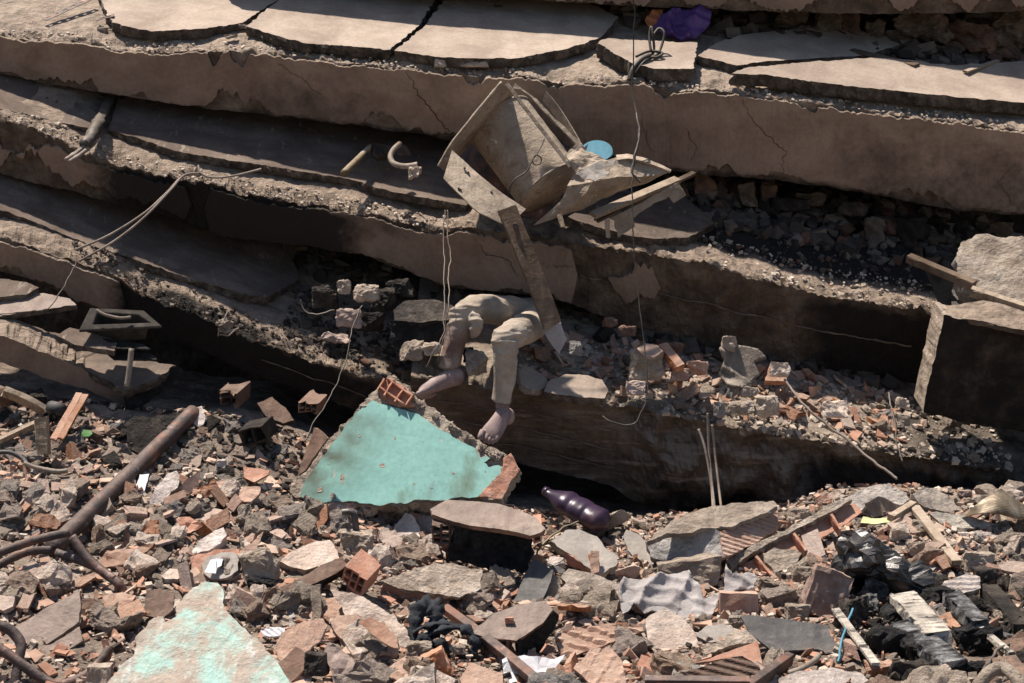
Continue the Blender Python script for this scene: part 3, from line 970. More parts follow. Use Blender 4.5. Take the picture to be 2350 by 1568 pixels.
screed(slabB, [(248, 298), (330, 322), (400, 346), (480, 360), (560, 372), (680, 392), (800, 410), (900, 440), (1070, 472), (1120, 420), (1000, 300), (700, 230), (400, 190), (270, 230)],
       'long shaded screed sheet on the middle slab left of the appliance', up=.045, thick=.045, mat=m_screed_shade)
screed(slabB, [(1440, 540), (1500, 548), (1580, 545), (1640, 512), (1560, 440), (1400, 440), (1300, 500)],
       'dark screed remnant just below the boards under the appliance', up=.05, thick=.05, soot=.3, mat=m_screed_shade)
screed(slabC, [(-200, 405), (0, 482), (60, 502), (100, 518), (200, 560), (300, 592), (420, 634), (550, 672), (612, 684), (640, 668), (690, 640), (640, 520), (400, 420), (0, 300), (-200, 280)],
       'large shaded screed sheet on the lower slab ending in a pointed corner', up=.05, thick=.05, mat=m_screed_shade)
# ------------------------------------------------------------------ tools for the things in the rubble
U0 = (0, 780, 1524); V0 = (0, 505, 1017)
def X(i, j, *pts):
    return [(U0[i]+x*.3516, V0[j]+y*.3516) for x, y in pts]
EXCL = []                                    # outlines kept free of loose scatter

def cen(px):
    return sum(p[0] for p in px)/len(px), sum(p[1] for p in px)/len(px)

def rplate(name, px, n, thick, mats, label, cat, lift=.03, excl=True, **kw):
    """broken plate lying in the rubble with its face outline as seen"""
    u, v = cen(px)
    vb = max(p[1] for p in px)
    y = kw.pop('y', None)
    pl = Pl(u, v, y if y else gy(u, min(v, 1700)) - lift, n)
    if excl: EXCL.append(px)
    return plate(name, px, pl, thick, mats, label=label, cat=cat, **kw)

def rlump(name, u, v, w, h, mats, label, cat, lift=.05, excl=True, y=None, **kw):
    if excl: EXCL.append([(u-w*.4, v-h*.4), (u+w*.4, v-h*.4), (u+w*.4, v+h*.4), (u-w*.4, v+h*.4)])
    return lump(name, u, v, y if y else gy(u, v) - lift, w, h, mats, label=label, cat=cat, **kw)

def ribs(freq, amp, ang=0.0, sharp=2.0):
    ca, sa = math.cos(ang), math.sin(ang)
    def f(x, y):
        t = (x*ca + y*sa)*freq
        return amp*max(0, abs(math.sin(math.pi*t))*1.6-.6)
    return f

def wide_ribs(pitch, amp, ang=0.0, w=.22):
    ca, sa = math.cos(ang), math.sin(ang)
    def f(x, y):
        t = ((x*ca + y*sa)/pitch) % 1.0
        return amp*(1-sstep(w*.6, w, min(t, 1-t)))
    return f

def grid_box(V, F, o, a, b, c, n=(1, 1, 1), jit=None):
    """closed box from corner o along vectors a, b, c; ends along a broken when jit is given"""
    k = len(V)
    na = max(2, n[0])
    for i in range(na+1):
        for (s, t) in ((0, 0), (1, 0), (1, 1), (0, 1)):
            p = o + a*(i/na) + b*s + c*t
            if jit and i in (0, na):
                p = p + a.normalized()*jit*fb(p.x*24, p.y*24, p.z*24, 3)
            V.append(p)
    for i in range(na):
        for j in range(4):
            q = k+i*4+j; r = k+i*4+(j+1) % 4
            F.append((q, r, r+4, q+4))
    F.append((k+3, k+2, k+1, k)); e = k+na*4
    F.append((e, e+1, e+2, e+3))

def hollow_brick(name, o, ax, ay, az, nx, nz, wall, mats, jit=.03, parent=None, **kw):
    """perforated clay block: ax runs along the holes, nx x nz cells across ay and az"""
    V, F = [], []
    ay_, az_ = ay.normalized(), az.normalized()
    nseg = 4
    for i in range(nx+1):
        off = ay*(i/nx) - ay_*(wall*(i/nx))
        cuts = 3
        grid_box(V, F, o+off, ax, ay_*wall, az, (nseg, 1, 1), jit)
    for j in range(nz+1):
        for i in range(nx):
            off = az*(j/nz) - az_*(wall*(j/nz)) + ay*(i/nx) - ay_*(wall*(i/nx)) + ay_*wall
            off2 = ay/nx - ay_*wall*(1+1/nx)
            off2 = (ay/nx - ay_*(wall/nx) - ay_*wall*1.0)
            grid_box(V, F, o+off+ax*.001, ax*.998, off2+ay_*wall*.0, az_*wall, (nseg, 1, 1), jit*1.2)
    return mk(name, V, F, mats, parent=parent, **kw)

def crumple(name, px, pl, mats, amp=.03, freq=7.0, res=.012, thick=.003, seed=None, ridge=True, **kw):
    """rumpled cloth or foil: dense sheet folded by ridged noise"""
    if seed is None:
        SEED[0] += 1; seed = SEED[0]
    def zf(x, y):
        a = fb(x*freq*.5+seed, y*freq*.5, seed*.7, 2)
        def rid(ang, f, ph):
            t = (x*math.cos(ang)+y*math.sin(ang))*f + .9*fb(x*freq*.45, y*freq*.45, ph+seed, 2) + ph
            t = abs((t % 1.0)*2-1)
            return (1-t)**2*1.5 - .35
        w1 = sstep(-.25, .3, fb(x*freq*.4, y*freq*.4, 11.0+seed, 2)); 
        return amp*(.8*a + .8*w1*rid(.5+seed*.3, freq*.9, 1.3) + .8*(1-w1)*rid(2.0+seed*.2, freq*.8, 4.1) + .25*rid(1.2, freq*2.1, 7.7))
    return plate(name, px, pl, thick, mats, jag=kw.pop('jag', .006), step=.010, und=0, res=res, rows=1, erough=0, seed=seed, zfun=zf, smooth=True, **kw)

N_UP = (0, -.42, .9)      # lying on the slope, facing up and towards the camera

# ================================================================== teal wall piece
teal_px = [(855, 919), (880, 928), (905, 936), (960, 951), (985, 968), (1010, 986), (1050, 1008), (1092, 1031), (1102, 1050), (1118, 1046), (1126, 1052), (1110, 1062), (1120, 1072), (1145, 1068), (1154, 1071), (1146, 1092), (1128, 1108), (1112, 1130), (1096, 1141), (1050, 1142), (1000, 1149), (960, 1146), (930, 1156), (900, 1154), (870, 1160), (800, 1150), (760, 1152), (715, 1150), (700, 1146), (688, 1136), (704, 1098), (760, 1022), (815, 950)]
plT = Pl(905, 1150, 6.95, (-.10, -.80, .60))
core_px = [(893, 862), (918, 877), (945, 902), (985, 932), (1050, 982), (1110, 1020), (1165, 1045), (1188, 1068), (1186, 1080), (1165, 1110), (1150, 1146), (1090, 1146), (1000, 1152), (870, 1163), (715, 1153), (690, 1140), (664, 1130), (690, 1086), (755, 1008), (830, 930), (860, 896)]
teal = empty('wall_fragment', plT.hit(905, 1150), 'broken piece of teal painted hollow-brick wall leaning in the rubble', 'wall piece')
EXCL.append(core_px)
EXCL.append([(640, 1140), (680, 1040), (880, 850), (1200, 1060), (1170, 1150), (900, 1170), (700, 1165)])
plTc = Pl(0, 0, 1, plT.n); plTc.o = plT.o - plT.n*.016
def core_z(x, y):
    return .010*fb(x*16, y*16, 5.0, 4)
tcore = plate('mortar_core', core_px, plTc, .105, [m_mortar, m_mortar], jag=.016, step=.010, und=0, res=.022, rows=6, erough=.016, zfun=core_z, parent=teal)
tpaint = plate('painted_plaster', teal_px, plT, .014, [m_teal, m_mortar], jag=.007, step=.007, und=.0015, res=.03, rows=2, erough=.003, parent=teal)
def grime(p):
    q = p - plT.hit(830, 935)
    e = (plT.hit(705, 1110)-plT.hit(830, 935)).normalized()
    side = e.cross(plT.n).normalized()
    s_ = abs(q.dot(side))
    a_ = q.dot(e)
    return clampf((1-sstep(.02, .26, s_))*(.55+.9*fb(a_*9, s_*5, 3.0, 4))*sstep(-.05, .10, a_), 0, .95)
tb = WLOC[tpaint.name]
at_ = tpaint.data.attributes.new('stain', 'FLOAT', 'POINT')
at_.data.foreach_set('value', [grime(v.co+tb) for v in tpaint.data.vertices])
for (cx_, cy_, rw, rh, sd) in ((877, 1068, 9, 6, 1), (785, 1098, 5, 14, 2), (764, 1140, 9, 12, 3), (735, 1124, 8, 7, 4), (950, 1110, 3, 3, 5), (906, 1005, 3, 4, 6), (825, 1000, 4, 4, 7), (1040, 1085, 3, 3, 8), (990, 1120, 3, 2, 9)):
    rr_ = random.Random(sd)
    px_ = [(cx_+rw*rr_.uniform(.6, 1.1)*math.cos(t), cy_+rh*rr_.uniform(.6, 1.1)*math.sin(t)) for t in [k*math.pi/4 for k in range(8)]]
    pp = Pl(0, 0, 1, plT.n); pp.o = plT.o + plT.n*.0015
    plate('bare_patch', px_, pp, .004, [m_mortar, m_mortar], jag=.002, step=.006, und=.001, res=.01, rows=1, erough=0, parent=tpaint)
# open clay cells at the top corner and a clay face at the right-hand corner
q0 = plT.hit(893, 871); 
exd = (plT.hit(950, 912)-plT.hit(893, 872)).normalized()
upd = plT.n.cross(exd).normalized()
if upd.z < 0: upd = -upd
hollow_brick('clay_block', q0 - upd*.075 - plT.n*.028 + exd*.004, upd*.085, exd*.155, -plT.n*.085, 2, 2, .009, m_brick2, jit=.02, parent=teal)
plc_ = Pl(0, 0, 1, plT.n); plc_.o = plT.o + plT.n*.004
cell = plate('clay_block', [(884, 874), (897, 868), (922, 884), (948, 908), (958, 926), (938, 934), (915, 932), (896, 924), (878, 912), (870, 896)], plc_, .02, [m_brick2, m_brick2], jag=.004, und=.004, res=.015, parent=teal)
for (ua, va, ub, vb) in ((890, 872, 944, 912), (872, 892, 928, 932), (905, 876, 884, 912), (930, 894, 908, 926), (949, 910, 934, 934), (884, 874, 870, 898)):
    boxbar('clay_web', plc_.hit(ua, va)+plT.n*.012, plc_.hit(ub, vb)+plT.n*.012, .007, .03, m_brick2, upv=plT.n, parent=cell, jag=.003, nseg=6)
plate('clay_face', [(1186, 1066), (1190, 1082), (1168, 1112), (1152, 1146), (1118, 1140), (1098, 1140), (1128, 1108), (1150, 1086), (1158, 1052), (1172, 1040)], Pl(1150, 1100, 6.905, (.15, -.8, .55)), .012, [m_brick2, m_brick2], zfun=wide_ribs(.02, .002, .6), jag=.006, parent=teal)
plate('clay_face', [(720, 982), (738, 990), (752, 1006), (735, 1030), (700, 1080), (683, 1092), (700, 1040), (712, 1010)], Pl(715, 1040, 6.98, (-.5, -.7, .5)), .012, [m_brickdk, m_brickdk], jag=.006, parent=teal)
for k, (u, v, w, h) in enumerate(((960, 930, 34, 16), (1000, 956, 30, 14), (1040, 986, 36, 18), (1080, 1010, 34, 16), (1135, 1040, 46, 26), (880, 900, 26, 22), (838, 934, 22, 16), (790, 985, 22, 14), (748, 1034, 20, 14), (1108, 1030, 30, 18))):
    c = plT.hit(u, v) - plT.n*.03
    lump('mortar_lump', u, v, c.y, w, h, m_mortar, roll=-.55, deep=1.3, seed=900+k, sub=3, rough=.13, boxy=.4, parent=tcore)

# ================================================================== pale mint plaster slab in front
mint_px = X(0, 2, (1340, 905), (1420, 910), (1455, 960), (1480, 1090), (1560, 1180), (1700, 1300), (1780, 1390), (1890, 1567), (1990, 1800), (500, 1900), (640, 1640), (725, 1530), (790, 1450), (870, 1390), (880, 1270), (940, 1210), (1010, 1140), (1060, 1130), (1080, 1165), (1150, 1130), (1150, 1060), (1240, 960))
rplate('plaster_slab', mint_px, (.05, -.62, .78), .045, [m_mint, m_mortar], 'worn mint green plaster slab lying at the bottom left of the frame', 'plaster piece', y=5.52, jag=.010, und=.004, res=.03, erough=.012, rows=4)

# ================================================================== rusty post with bent flat bars (a collapsed frame)
post = empty('steel_post', G(140, 1250), 'thick rusty round steel post lying across the rubble with bent bars', 'steel frame')
yA, yB = gy(445, 945)-.10, gy(140, 1240)-.16
pts = [P(445+(118-445)*t, 946+(1262-946)*t, yA+(yB-yA)*t) for t in [i/24 for i in range(25)]]
V, F = tube_geo(pts, .036, 20, True, 1.0, None, .05, 3)
mk('post_tube', V, F, m_rust, parent=post, smooth=True)
V, F = tube_geo([pts[0]+(pts[0]-pts[1])*.02, pts[0]+(pts[0]-pts[1])*.06], .030, 16)
mk('tube_mouth', V, F, m_char, parent=post)
EXCL.append([(430, 930), (460, 950), (130, 1275), (100, 1250)])
def flatbar(name, pxy, w, t, mat, parent=None, **kw):
    p = catmull([P(*q) for q in pxy], 7)
    V, F = tube_geo(p, w, 8, True, t/w, (0, -1, .3), .06, 5)
    return mk(name, V, F, mat, parent=parent, smooth=True, **kw)
yb = yB
flatbar('flat_bar', [(160, 1222, yb-.06), (80, 1240, yb-.10), (0, 1268, yb-.14), (-90, 1300, yb-.16)], .017, .009, m_rust, post)
flatbar('flat_bar', [(118, 1262, yb-.05), (60, 1268, yb-.09), (0, 1296, yb-.12), (-90, 1350, yb-.16)], .016, .008, m_rust, post)
flatbar('flat_bar', [(165, 1232, yb-.08), (200, 1280, yb-.12), (240, 1315, yb-.16), (272, 1340, yb-.20), (290, 1372, yb-.20)], .018, .010, m_rust, post)
flatbar('flat_bar', [(128, 1268, yb-.06), (180, 1286, yb-.10), (225, 1306, yb-.15), (262, 1330, yb-.19)], .016, .008, m_rust, post)
EXCL += [[(-20, 1228), (165, 1215), (300, 1345), (290, 1385), (150, 1295), (-20, 1325)], [(-20, 1420), (70, 1430), (70, 1570), (-20, 1570)], [(40, 1490), (255, 1480), (260, 1580), (40, 1580)]]
y2 = gy(60, 1500)-.16
frame2 = empty('bent_bars', G(60, 1540), 'bent rusty steel frame curling up at the bottom left corner', 'steel frame')
flatbar('bar', [(-60, 1420, y2), (0, 1436, y2), (30, 1452, y2), (48, 1480, y2-.02), (42, 1520, y2-.05), (34, 1580, y2-.09), (40, 1640, y2-.1)], .019, .014, m_rust, frame2)
flatbar('bar', [(-60, 1470, y2-.03), (0, 1490, y2-.04), (50, 1525, y2-.06), (105, 1562, y2-.08), (140, 1572, y2-.08), (190, 1555, y2-.05), (230, 1520, y2), (252, 1488, y2+.04)], .018, .013, m_rust, frame2)

# ================================================================== big pieces, left half
rplate('stone_slab', X(0, 2, (905, 460), (980, 360), (1090, 205), (1150, 178), (1172, 215), (1160, 290), (1060, 390), (945, 490)), (-.05, -.75, .66), .05, [m_white, m_stone], 'long pale rough stone slab tilted beside the rusty post', 'stone', lift=.08, und=.008, erough=.012, jag=.010)
rplate('stone_slab', X(0, 2, (500, 520), (620, 400), (715, 355), (730, 400), (640, 520), (560, 590), (520, 575)), (-.1, -.7, .7), .05, [m_beige, m_stone], 'beige stone slab tucked right under the rusty post', 'stone', lift=.03, und=.008)
rplate('tile_slab', X(0, 2, (-60, 1330), (110, 1190), (330, 1060), (520, 968), (528, 1060), (515, 1165), (340, 1290), (180, 1400), (-60, 1560)), (-.10, -.62, .78), .022, [m_tile, m_tile], 'large smooth brown slab stained black at the lower left', 'slab', lift=.09, jag=.003)
rplate('tile_slab', X(0, 2, (200, 1395), (520, 1200), (540, 1290), (330, 1420), (230, 1470)), (-.10, -.62, .78), .02, [m_tile, m_tile], 'narrow brown slab strip below the large brown slab', 'slab', lift=.03, jag=.003)
rplate('brick_shard', X(0, 2, (510, 1030), (590, 1012), (680, 1045), (640, 1080), (600, 1150), (515, 1160)), (.1, -.8, .6), .012, [m_brickdk, m_brickdk], 'brownish clay shard with a ridge right of the large brown slab', 'brick shard', lift=.10, zfun=wide_ribs(.05, .004, 1.57))
rplate('brick_shard', X(0, 2, (930, 1120), (960, 960), (1040, 950), (1140, 990), (1130, 1090), (1050, 1145)), (0, -.6, .8), .014, [m_brickdk, m_brickdk], 'smoke-stained clay tile piece with a centre ridge above the mint slab', 'brick shard', lift=.08, zfun=wide_ribs(.06, .004, .2))
rplate('brick_shard', X(0, 2, (1245, 745), (1400, 700), (1560, 690), (1570, 760), (1480, 830), (1345, 910), (1255, 915)), (0, -.62, .78), .02, [m_brick2, m_brick], 'squarish orange clay tile under the round grey mortar disc', 'brick shard', lift=.07, zfun=wide_ribs(.07, .003, 1.3))
rplate('mortar_disc', X(0, 2, (1315, 790), (1350, 745), (1440, 715), (1530, 715), (1560, 760), (1555, 830), (1480, 880), (1380, 885), (1330, 850)), (0, -.62, .8), .018, [m_greytile, m_stone], 'rounded grey mortar disc with white chips on it', 'mortar piece', lift=.115, excl=False)
rplate('ceramic_chip', X(0, 2, (1335, 845), (1375, 760), (1412, 752), (1408, 850)), (0, -.62, .8), .006, [m_paper, m_paper], 'tall white ceramic chip on the grey mortar disc', 'ceramic chip', lift=.142, excl=False, jag=.001)
rplate('ceramic_chip', X(0, 2, (1412, 752), (1455, 755), (1445, 800), (1410, 818)), (0, -.62, .8), .006, [m_paper, m_paper], 'small square white ceramic chip on the grey mortar disc', 'ceramic chip', lift=.146, excl=False, jag=.001)
rplate('brick_shard', X(0, 2, (1560, 800), (1570, 720), (1720, 575), (1700, 640), (1650, 720), (1590, 790)), (.2, -.7, .65), .012, [m_brickrib, m_brick], 'pointed pale clay shard standing behind the yellowish mortar block', 'brick shard', lift=.09)
rplate('plaster_lump', X(0, 2, (1240, 720), (1300, 640), (1400, 570), (1460, 555), (1480, 610), (1440, 660), (1360, 705)), (0, -.6, .8), .05, [m_white, m_white], 'whitish plaster piece behind the orange clay tile', 'plaster piece', lift=.09, und=.01)
rlump('mortar_block', *X(0, 2, (1690, 820))[0], 96, 92, m_beige, 'yellowish crumbly mortar block in the middle of the left rubble', 'mortar piece', lift=.11, roll=.3, seed=31, sub=3, rough=.07)
rlump('charred_lump', *X(0, 2, (1700, 930))[0], 70, 44, m_char, 'black charred lump under the yellowish mortar block', 'charred piece', lift=.06, seed=37, sub=3, rough=.1)
# beige half brick with charred stone below
rplate('brick_block', X(0, 2, (1830, 770), (1900, 710), (2040, 650), (2150, 632), (2200, 700), (2215, 750), (2120, 800), (1990, 830), (1880, 800)), (.1, -.55, .82), .10, [m_pinkplaster, m_beige], 'pinkish plastered brick block above the long dark stone', 'brick block', lift=.13, und=.006, erough=.014)
rplate('stone_slab', X(0, 2, (1740, 985), (1900, 910), (2100, 800), (2230, 735), (2268, 790), (2200, 850), (2000, 950), (1830, 1005)), (.05, -.6, .8), .05, [m_brickdk, m_dark], 'long dark brown stone bar lying below the pinkish block', 'stone', lift=.15, und=.012, erough=.015)
rplate('brick_shard', [(713, 1181), (726, 1157), (775, 1141), (824, 1126), (836, 1137), (815, 1166), (775, 1182), (739, 1190)], (0, -.78, .62), .014, [m_brickrib, m_brick], 'pink ribbed clay shard leaning on the teal wall foot', 'brick shard', lift=.12, jag=.003, res=.012, zfun=wide_ribs(.022, .006, 1.25, .3))
for px, lab in (([(826, 1126), (832, 1100), (838, 1101), (834, 1128)], 'short wood splinter at the left standing against the teal wall'), ([(834, 1130), (852, 1100), (858, 1103), (842, 1134)], 'longer pale wood splinter standing against the teal wall')):
    rplate('wood_splinter', px, (.1, -.85, .5), .008, m_wood, lab, 'wood splinter', y=gy(840, 1130)-.16, excl=False, jag=.001)
# elbow pipe
ye = gy(805, 1220)-.18
tube('elbow_pipe', [(785, 1176, ye), (800, 1175, ye), (811, 1180, ye), (815, 1195, ye), (818, 1225, ye), (822, 1256, ye+.02)], .014, m_steel, seg=12, label='short dark steel elbow pipe sticking out of the rubble', cat='pipe')
# red ragged clay under teal
rplate('brick_shard', X(1, 2, (125, 400), (200, 385), (300, 425), (370, 450), (330, 490), (240, 490), (160, 460)), (0, -.7, .7), .012, [m_brick, m_brick], 'ragged dark red clay shard under the lower teal wall edge', 'brick shard', lift=.08)
rplate('plaster_lump', X(1, 2, (330, 630), (360, 540), (430, 455), (470, 470), (520, 540), (545, 620), (450, 655)), (-.1, -.7, .7), .07, [m_white, m_white], 'white pointed plaster lump left of the charred hollow block', 'plaster piece', lift=.13, und=.02, erough=.015)
rplate('plaster_lump', X(1, 2, (500, 490), (590, 475), (620, 510), (600, 620), (560, 610), (530, 560)), (.1, -.7, .7), .04, [m_white, m_pinkplaster], 'small pinkish white plaster piece against the charred hollow block', 'plaster piece', lift=.11, und=.01)
rlump('mortar_block', *X(1, 2, (110, 680))[0], 80, 82, m_stone, 'rough grey mortar lump behind the elbow pipe', 'mortar piece', lift=.09, seed=77, sub=3, rough=.08)
# charred hollow block: clay top, black crust, open cells left and right
blk = empty('hollow_block', G(1140, 1290), 'large charred hollow clay block with a black crusted front face', 'hollow block')
top_px = X(1, 2, (588, 430), (690, 372), (860, 380), (1050, 402), (1180, 440), (1275, 480), (1342, 560), (1290, 590), (1240, 603), (1100, 572), (900, 545), (740, 512), (600, 462))
plB = Pl(*X(1, 2, (740, 512))[0], gy(1040, 1260)-.30, (.03, -.38, .92))
plate('block_top', top_px, plB, .022, [m_tile, m_brickdk], parent=blk, jag=.004, und=.003, erough=.004)
fr_px = X(1, 2, (742, 515), (900, 548), (1100, 575), (1240, 606), (1262, 640), (1255, 720), (1232, 838), (1050, 835), (900, 800), (712, 770), (702, 700), (745, 640))
plF = Pl(*X(1, 2, (740, 520))[0], plB.hit(*X(1, 2, (740, 512))[0]).y+.004, (.06, -.97, .1))
plate('charred_crust', fr_px, plF, .10, [m_char, m_char], parent=blk, jag=.012, und=0, res=.012, erough=.02, rows=4, zfun=lambda x, y: .030*fb(x*11, y*11, 4.0, 5)+.012*fb(x*40, y*40, 4.0, 3))
EXCL.append(top_px); EXCL.append(fr_px)
qs = plF.hit(*X(1, 2, (590, 465))[0])
rt = Vector((1, 0, 0)); 
hollow_brick('clay_cells', plF.hit(*X(1, 2, (600, 650))[0]) + Vector((0, .02, -.015)), Vector((0, .16, .03)), rt*.075, Vector((0, -.01, .085)), 2, 3, .008, m_brickdk, jit=.03, parent=blk)
hollow_brick('clay_cells', plF.hit(*X(1, 2, (1262, 665))[0]) + Vector((0, .02, 0)), Vector((0, .16, .03)), rt*.035, Vector((0, -.01, .05)), 1, 1, .007, m_brick2, jit=.02, parent=blk)
# concrete-faced piece under it
cp = empty('wall_fragment', G(985, 1340), 'grey cement-faced hollow brick piece beneath the charred hollow block', 'wall piece')
px = X(1, 2, (250, 905), (420, 850), (560, 800), (730, 782), (930, 830), (915, 950), (780, 1008), (640, 985), (430, 958), (330, 925))
plC = Pl(*cen(px), gy(985, 1330)-.24, (.05, -.75, .66))
plate('cement_face', px, plC, .03, [m_beige, m_mortar], parent=cp, jag=.008, und=.003, erough=.010)
EXCL.append(px)
px = X(1, 2, (285, 925), (430, 958), (640, 985), (780, 1008), (700, 1040), (500, 1050), (290, 1045), (262, 990))
plate('clay_underside', px, Pl(*cen(px), plC.hit(*X(1, 2, (500, 965))[0]).y+.03, (0, -.95, -.1)), .06, [m_brick, m_brick], parent=cp, jag=.006, und=.008)
EXCL.append(px)
# hollow brick showing red cells
c0 = P(*X(1, 2, (0, 905))[0], gy(790, 1330)-.20)
hollow_brick('hollow_brick', c0, Vector((.05, .11, .03)), Vector((.082, -.015, -.055)), Vector((.025, -.03, .075)), 3, 2, .008, [m_brick2], jit=.015, label='broken hollow brick showing red cells left of the cement-faced piece', cat='hollow brick')
EXCL.append([(775, 1295), (850, 1300), (850, 1370), (775, 1370)])
rplate('brick_shard', X(1, 2, (-60, 960), (30, 970), (150, 1000), (290, 1090), (420, 1190), (470, 1300), (400, 1360), (250, 1330), (130, 1200), (20, 1100)), (-.25, -.75, .6), .09, [m_pinkplaster, m_dark], 'thick mortar-caked brick wedge between the mint slab and the dark cloth', 'brick block', lift=.20, und=.014, erough=.02, jag=.012)
rplate('brick_shard', X(1, 2, (120, 1170), (200, 1135), (300, 1185), (370, 1260), (380, 1340), (330, 1330), (240, 1270)), (-.25, -.75, .6), .02, [m_brick, m_brick], 'orange clay patch exposed on the mortar-caked wedge', 'brick shard', lift=.30, excl=False)
# ribbed orange shards near the bottom
rplate('brick_shard', [(632, 1490), (645, 1452), (700, 1425), (742, 1420), (752, 1436), (735, 1470), (700, 1500), (660, 1528), (640, 1515)], (.1, -.7, .7), .016, [m_brickrib, m_brick], 'pale orange finely grooved clay shard right of the mint slab', 'brick shard', lift=.17, jag=.004, res=.0055, zfun=ribs(48, .003, .35))
rplate('brick_shard', X(0, 2, (1810, 1440), (1930, 1330), (1990, 1360), (1985, 1480), (1900, 1560), (1800, 1510)), (-.1, -.7, .7), .02, [m_brickdk, m_brick], 'mauve clay tile piece cracked across, at the bottom right of the mint slab', 'brick shard', lift=.14)
rplate('brick_shard', X(0, 2, (2110, 1370), (2150, 1300), (2230, 1350), (2330, 1440), (2350, 1600), (2180, 1600), (2160, 1470)), (-.2, -.8, .55), .02, [m_brick, m_beige], 'tall pink clay shard with a fold at the bottom edge', 'brick shard', lift=.15, zfun=wide_ribs(.06, .008, .3))
rlump('mortar_block', *X(0, 2, (2060, 1440))[0], 62, 70, m_dark, 'sooty rounded lump between two clay shards at the bottom', 'mortar piece', lift=.13, seed=44, sub=3)
rlump('brick_block', *X(0, 2, (650, 1520))[0], 60, 56, m_beige, 'small block of brick left of the mint slab foot', 'brick block', lift=.10, seed=45, boxy=.85)
rplate('concrete_strip', X(0, 2, (2030, 930), (2090, 920), (2095, 1080), (2090, 1160), (2040, 1150)), (0, -.85, .5), .03, [m_stone, m_greytile], 'upright narrow grey concrete strip behind the grooved orange shard', 'concrete piece', lift=.14, jag=.004)
rplate('ceramic_tile', X(0, 2, (1700, 1225), (1760, 1205), (1860, 1205), (1860, 1250), (1790, 1265), (1720, 1260)), (0, -.7, .7), .012, [m_paper, m_paper], 'white ribbed ceramic tile bit under the grooved orange shard', 'ceramic chip', lift=.10, res=.004, zfun=ribs(60, .003, .9), jag=.002)

# ================================================================== middle bottom
dk = (945, 1095)
plD = Pl(1020, 1460, gy(1020, 1460)-.17, (0, -.6, .8))
loop = [(955, 1432), (960, 1408), (985, 1402), (1003, 1412), (1008, 1432), (1002, 1440)]
cl = empty('dark_cloth', G(1020, 1500), 'twisted charcoal cloth knotted among bricks at the bottom', 'cloth')
V, F = tube_geo(catmull([plD.hit(u, v)+plD.n*h for u, v, h in ((950, 1478, 0), (956, 1430, .03), (978, 1407, .05), (1000, 1420, .04), (1003, 1450, .02), (985, 1462, .01), (965, 1470, .0))], 8), [.012+.022*math.sin(math.pi*min(1, i/40)) for i in range(49)], 14, True, .6, None, .9, 3)
mk('cloth_fold', V, F, m_navy, parent=cl, smooth=True)
V, F = tube_geo(catmull([plD.hit(u, v)+plD.n*h for u, v, h in ((955, 1475, 0), (1000, 1462, .035), (1050, 1456, .045), (1082, 1470, .04), (1092, 1495, .03), (1078, 1512, .02), (1045, 1508, .02), (1015, 1490, .02), (985, 1478, .01))], 8), [.022+.010*math.sin(i*.7) for i in range(65)], 14, True, .55, None, .9, 5)
mk('cloth_fold', V, F, m_navy, parent=cl, smooth=True)
V, F = tube_geo(catmull([plD.hit(u, v)+plD.n*h for u, v, h in ((948, 1460, .02), (980, 1450, .04), (1020, 1448, .05), (1060, 1458, .05))], 8), [.014+.006*math.sin(i*.9) for i in range(25)], 12, True, .5, None, .8, 9)
mk('cloth_fold', V, F, m_navy, parent=cl, smooth=True)
EXCL.append([(945, 1400), (1095, 1440), (1095, 1515), (945, 1490)])
rlump('mortar_chip', 1052, 1490, 36, 22, m_beige, 'yellowish chip caught in the loop of the charcoal cloth', 'mortar piece', lift=.17, excl=False, seed=51)
boxb = (1016, 1396)
yq0, yq1 = gy(1020, 1400)-.10, gy(1240, 1560)-.26
boxbar('steel_tube', P(1022, 1398, yq0), P(1262, 1590, yq1), .034, .034, m_rust, upv=(0, -.5, .8), nseg=14, bend=.012, label='rusty square steel tube lying diagonally by the charcoal cloth', cat='steel tube')
EXCL.append([(1010, 1385), (1040, 1385), (1260, 1568), (1210, 1568)])
cb = empty('hollow_block', G(1190, 1500), 'sooty hollow clay block with ribbed side and a red chip on top', 'hollow block')
topb = X(1, 2, (900, 1200), (1010, 1110), (1180, 1050), (1340, 1030), (1390, 1090), (1330, 1170), (1150, 1290), (950, 1265), (860, 1240))
plE = Pl(*X(1, 2, (1150, 1285))[0], gy(1190, 1470)-.24, (.0, -.5, .86))
plate('block_top', topb, plE, .016, [m_tile, m_brickdk], parent=cb, jag=.004, und=.002, erough=.004)
sideb = X(1, 2, (1150, 1290), (1330, 1172), (1392, 1092), (1428, 1130), (1400, 1210), (1270, 1400), (1160, 1370))
plate('ribbed_side', sideb, Pl(*X(1, 2, (1150, 1292))[0], plE.hit(*X(1, 2, (1150, 1285))[0]).y+.002, (.75, -.65, -.05)), .012, [m_char, m_char], parent=cb, jag=.004, res=.0055, zfun=ribs(42, .004, 1.1))
hollow_brick('clay_cells', plE.hit(*X(1, 2, (900, 1250))[0]) + Vector((.01, .004, -.075)), Vector((.02, .10, .03)), Vector((.10, -.02, -.002)), Vector((0, -.01, .065)), 2, 1, .009, m_brickdk, jit=.01, parent=cb)
EXCL.append(topb); EXCL.append(sideb)
rlump('clay_chip', *X(1, 2, (1105, 1157))[0], 22, 15, m_brick2, 'small red clay chip on top of the sooty hollow block', 'brick shard', y=plE.hit(*X(1, 2, (1105, 1160))[0]).y-.01, excl=False, seed=52, boxy=.8)
rplate('slate_panel', X(1, 2, (1110, 1060), (1150, 980), (1265, 750), (1390, 830), (1375, 900), (1320, 1030), (1200, 1045)), (-.2, -.65, .72), .014, [m_slate, m_slate], 'dark slate-grey panel leaning between mortar pieces', 'panel', lift=.13, jag=.003)
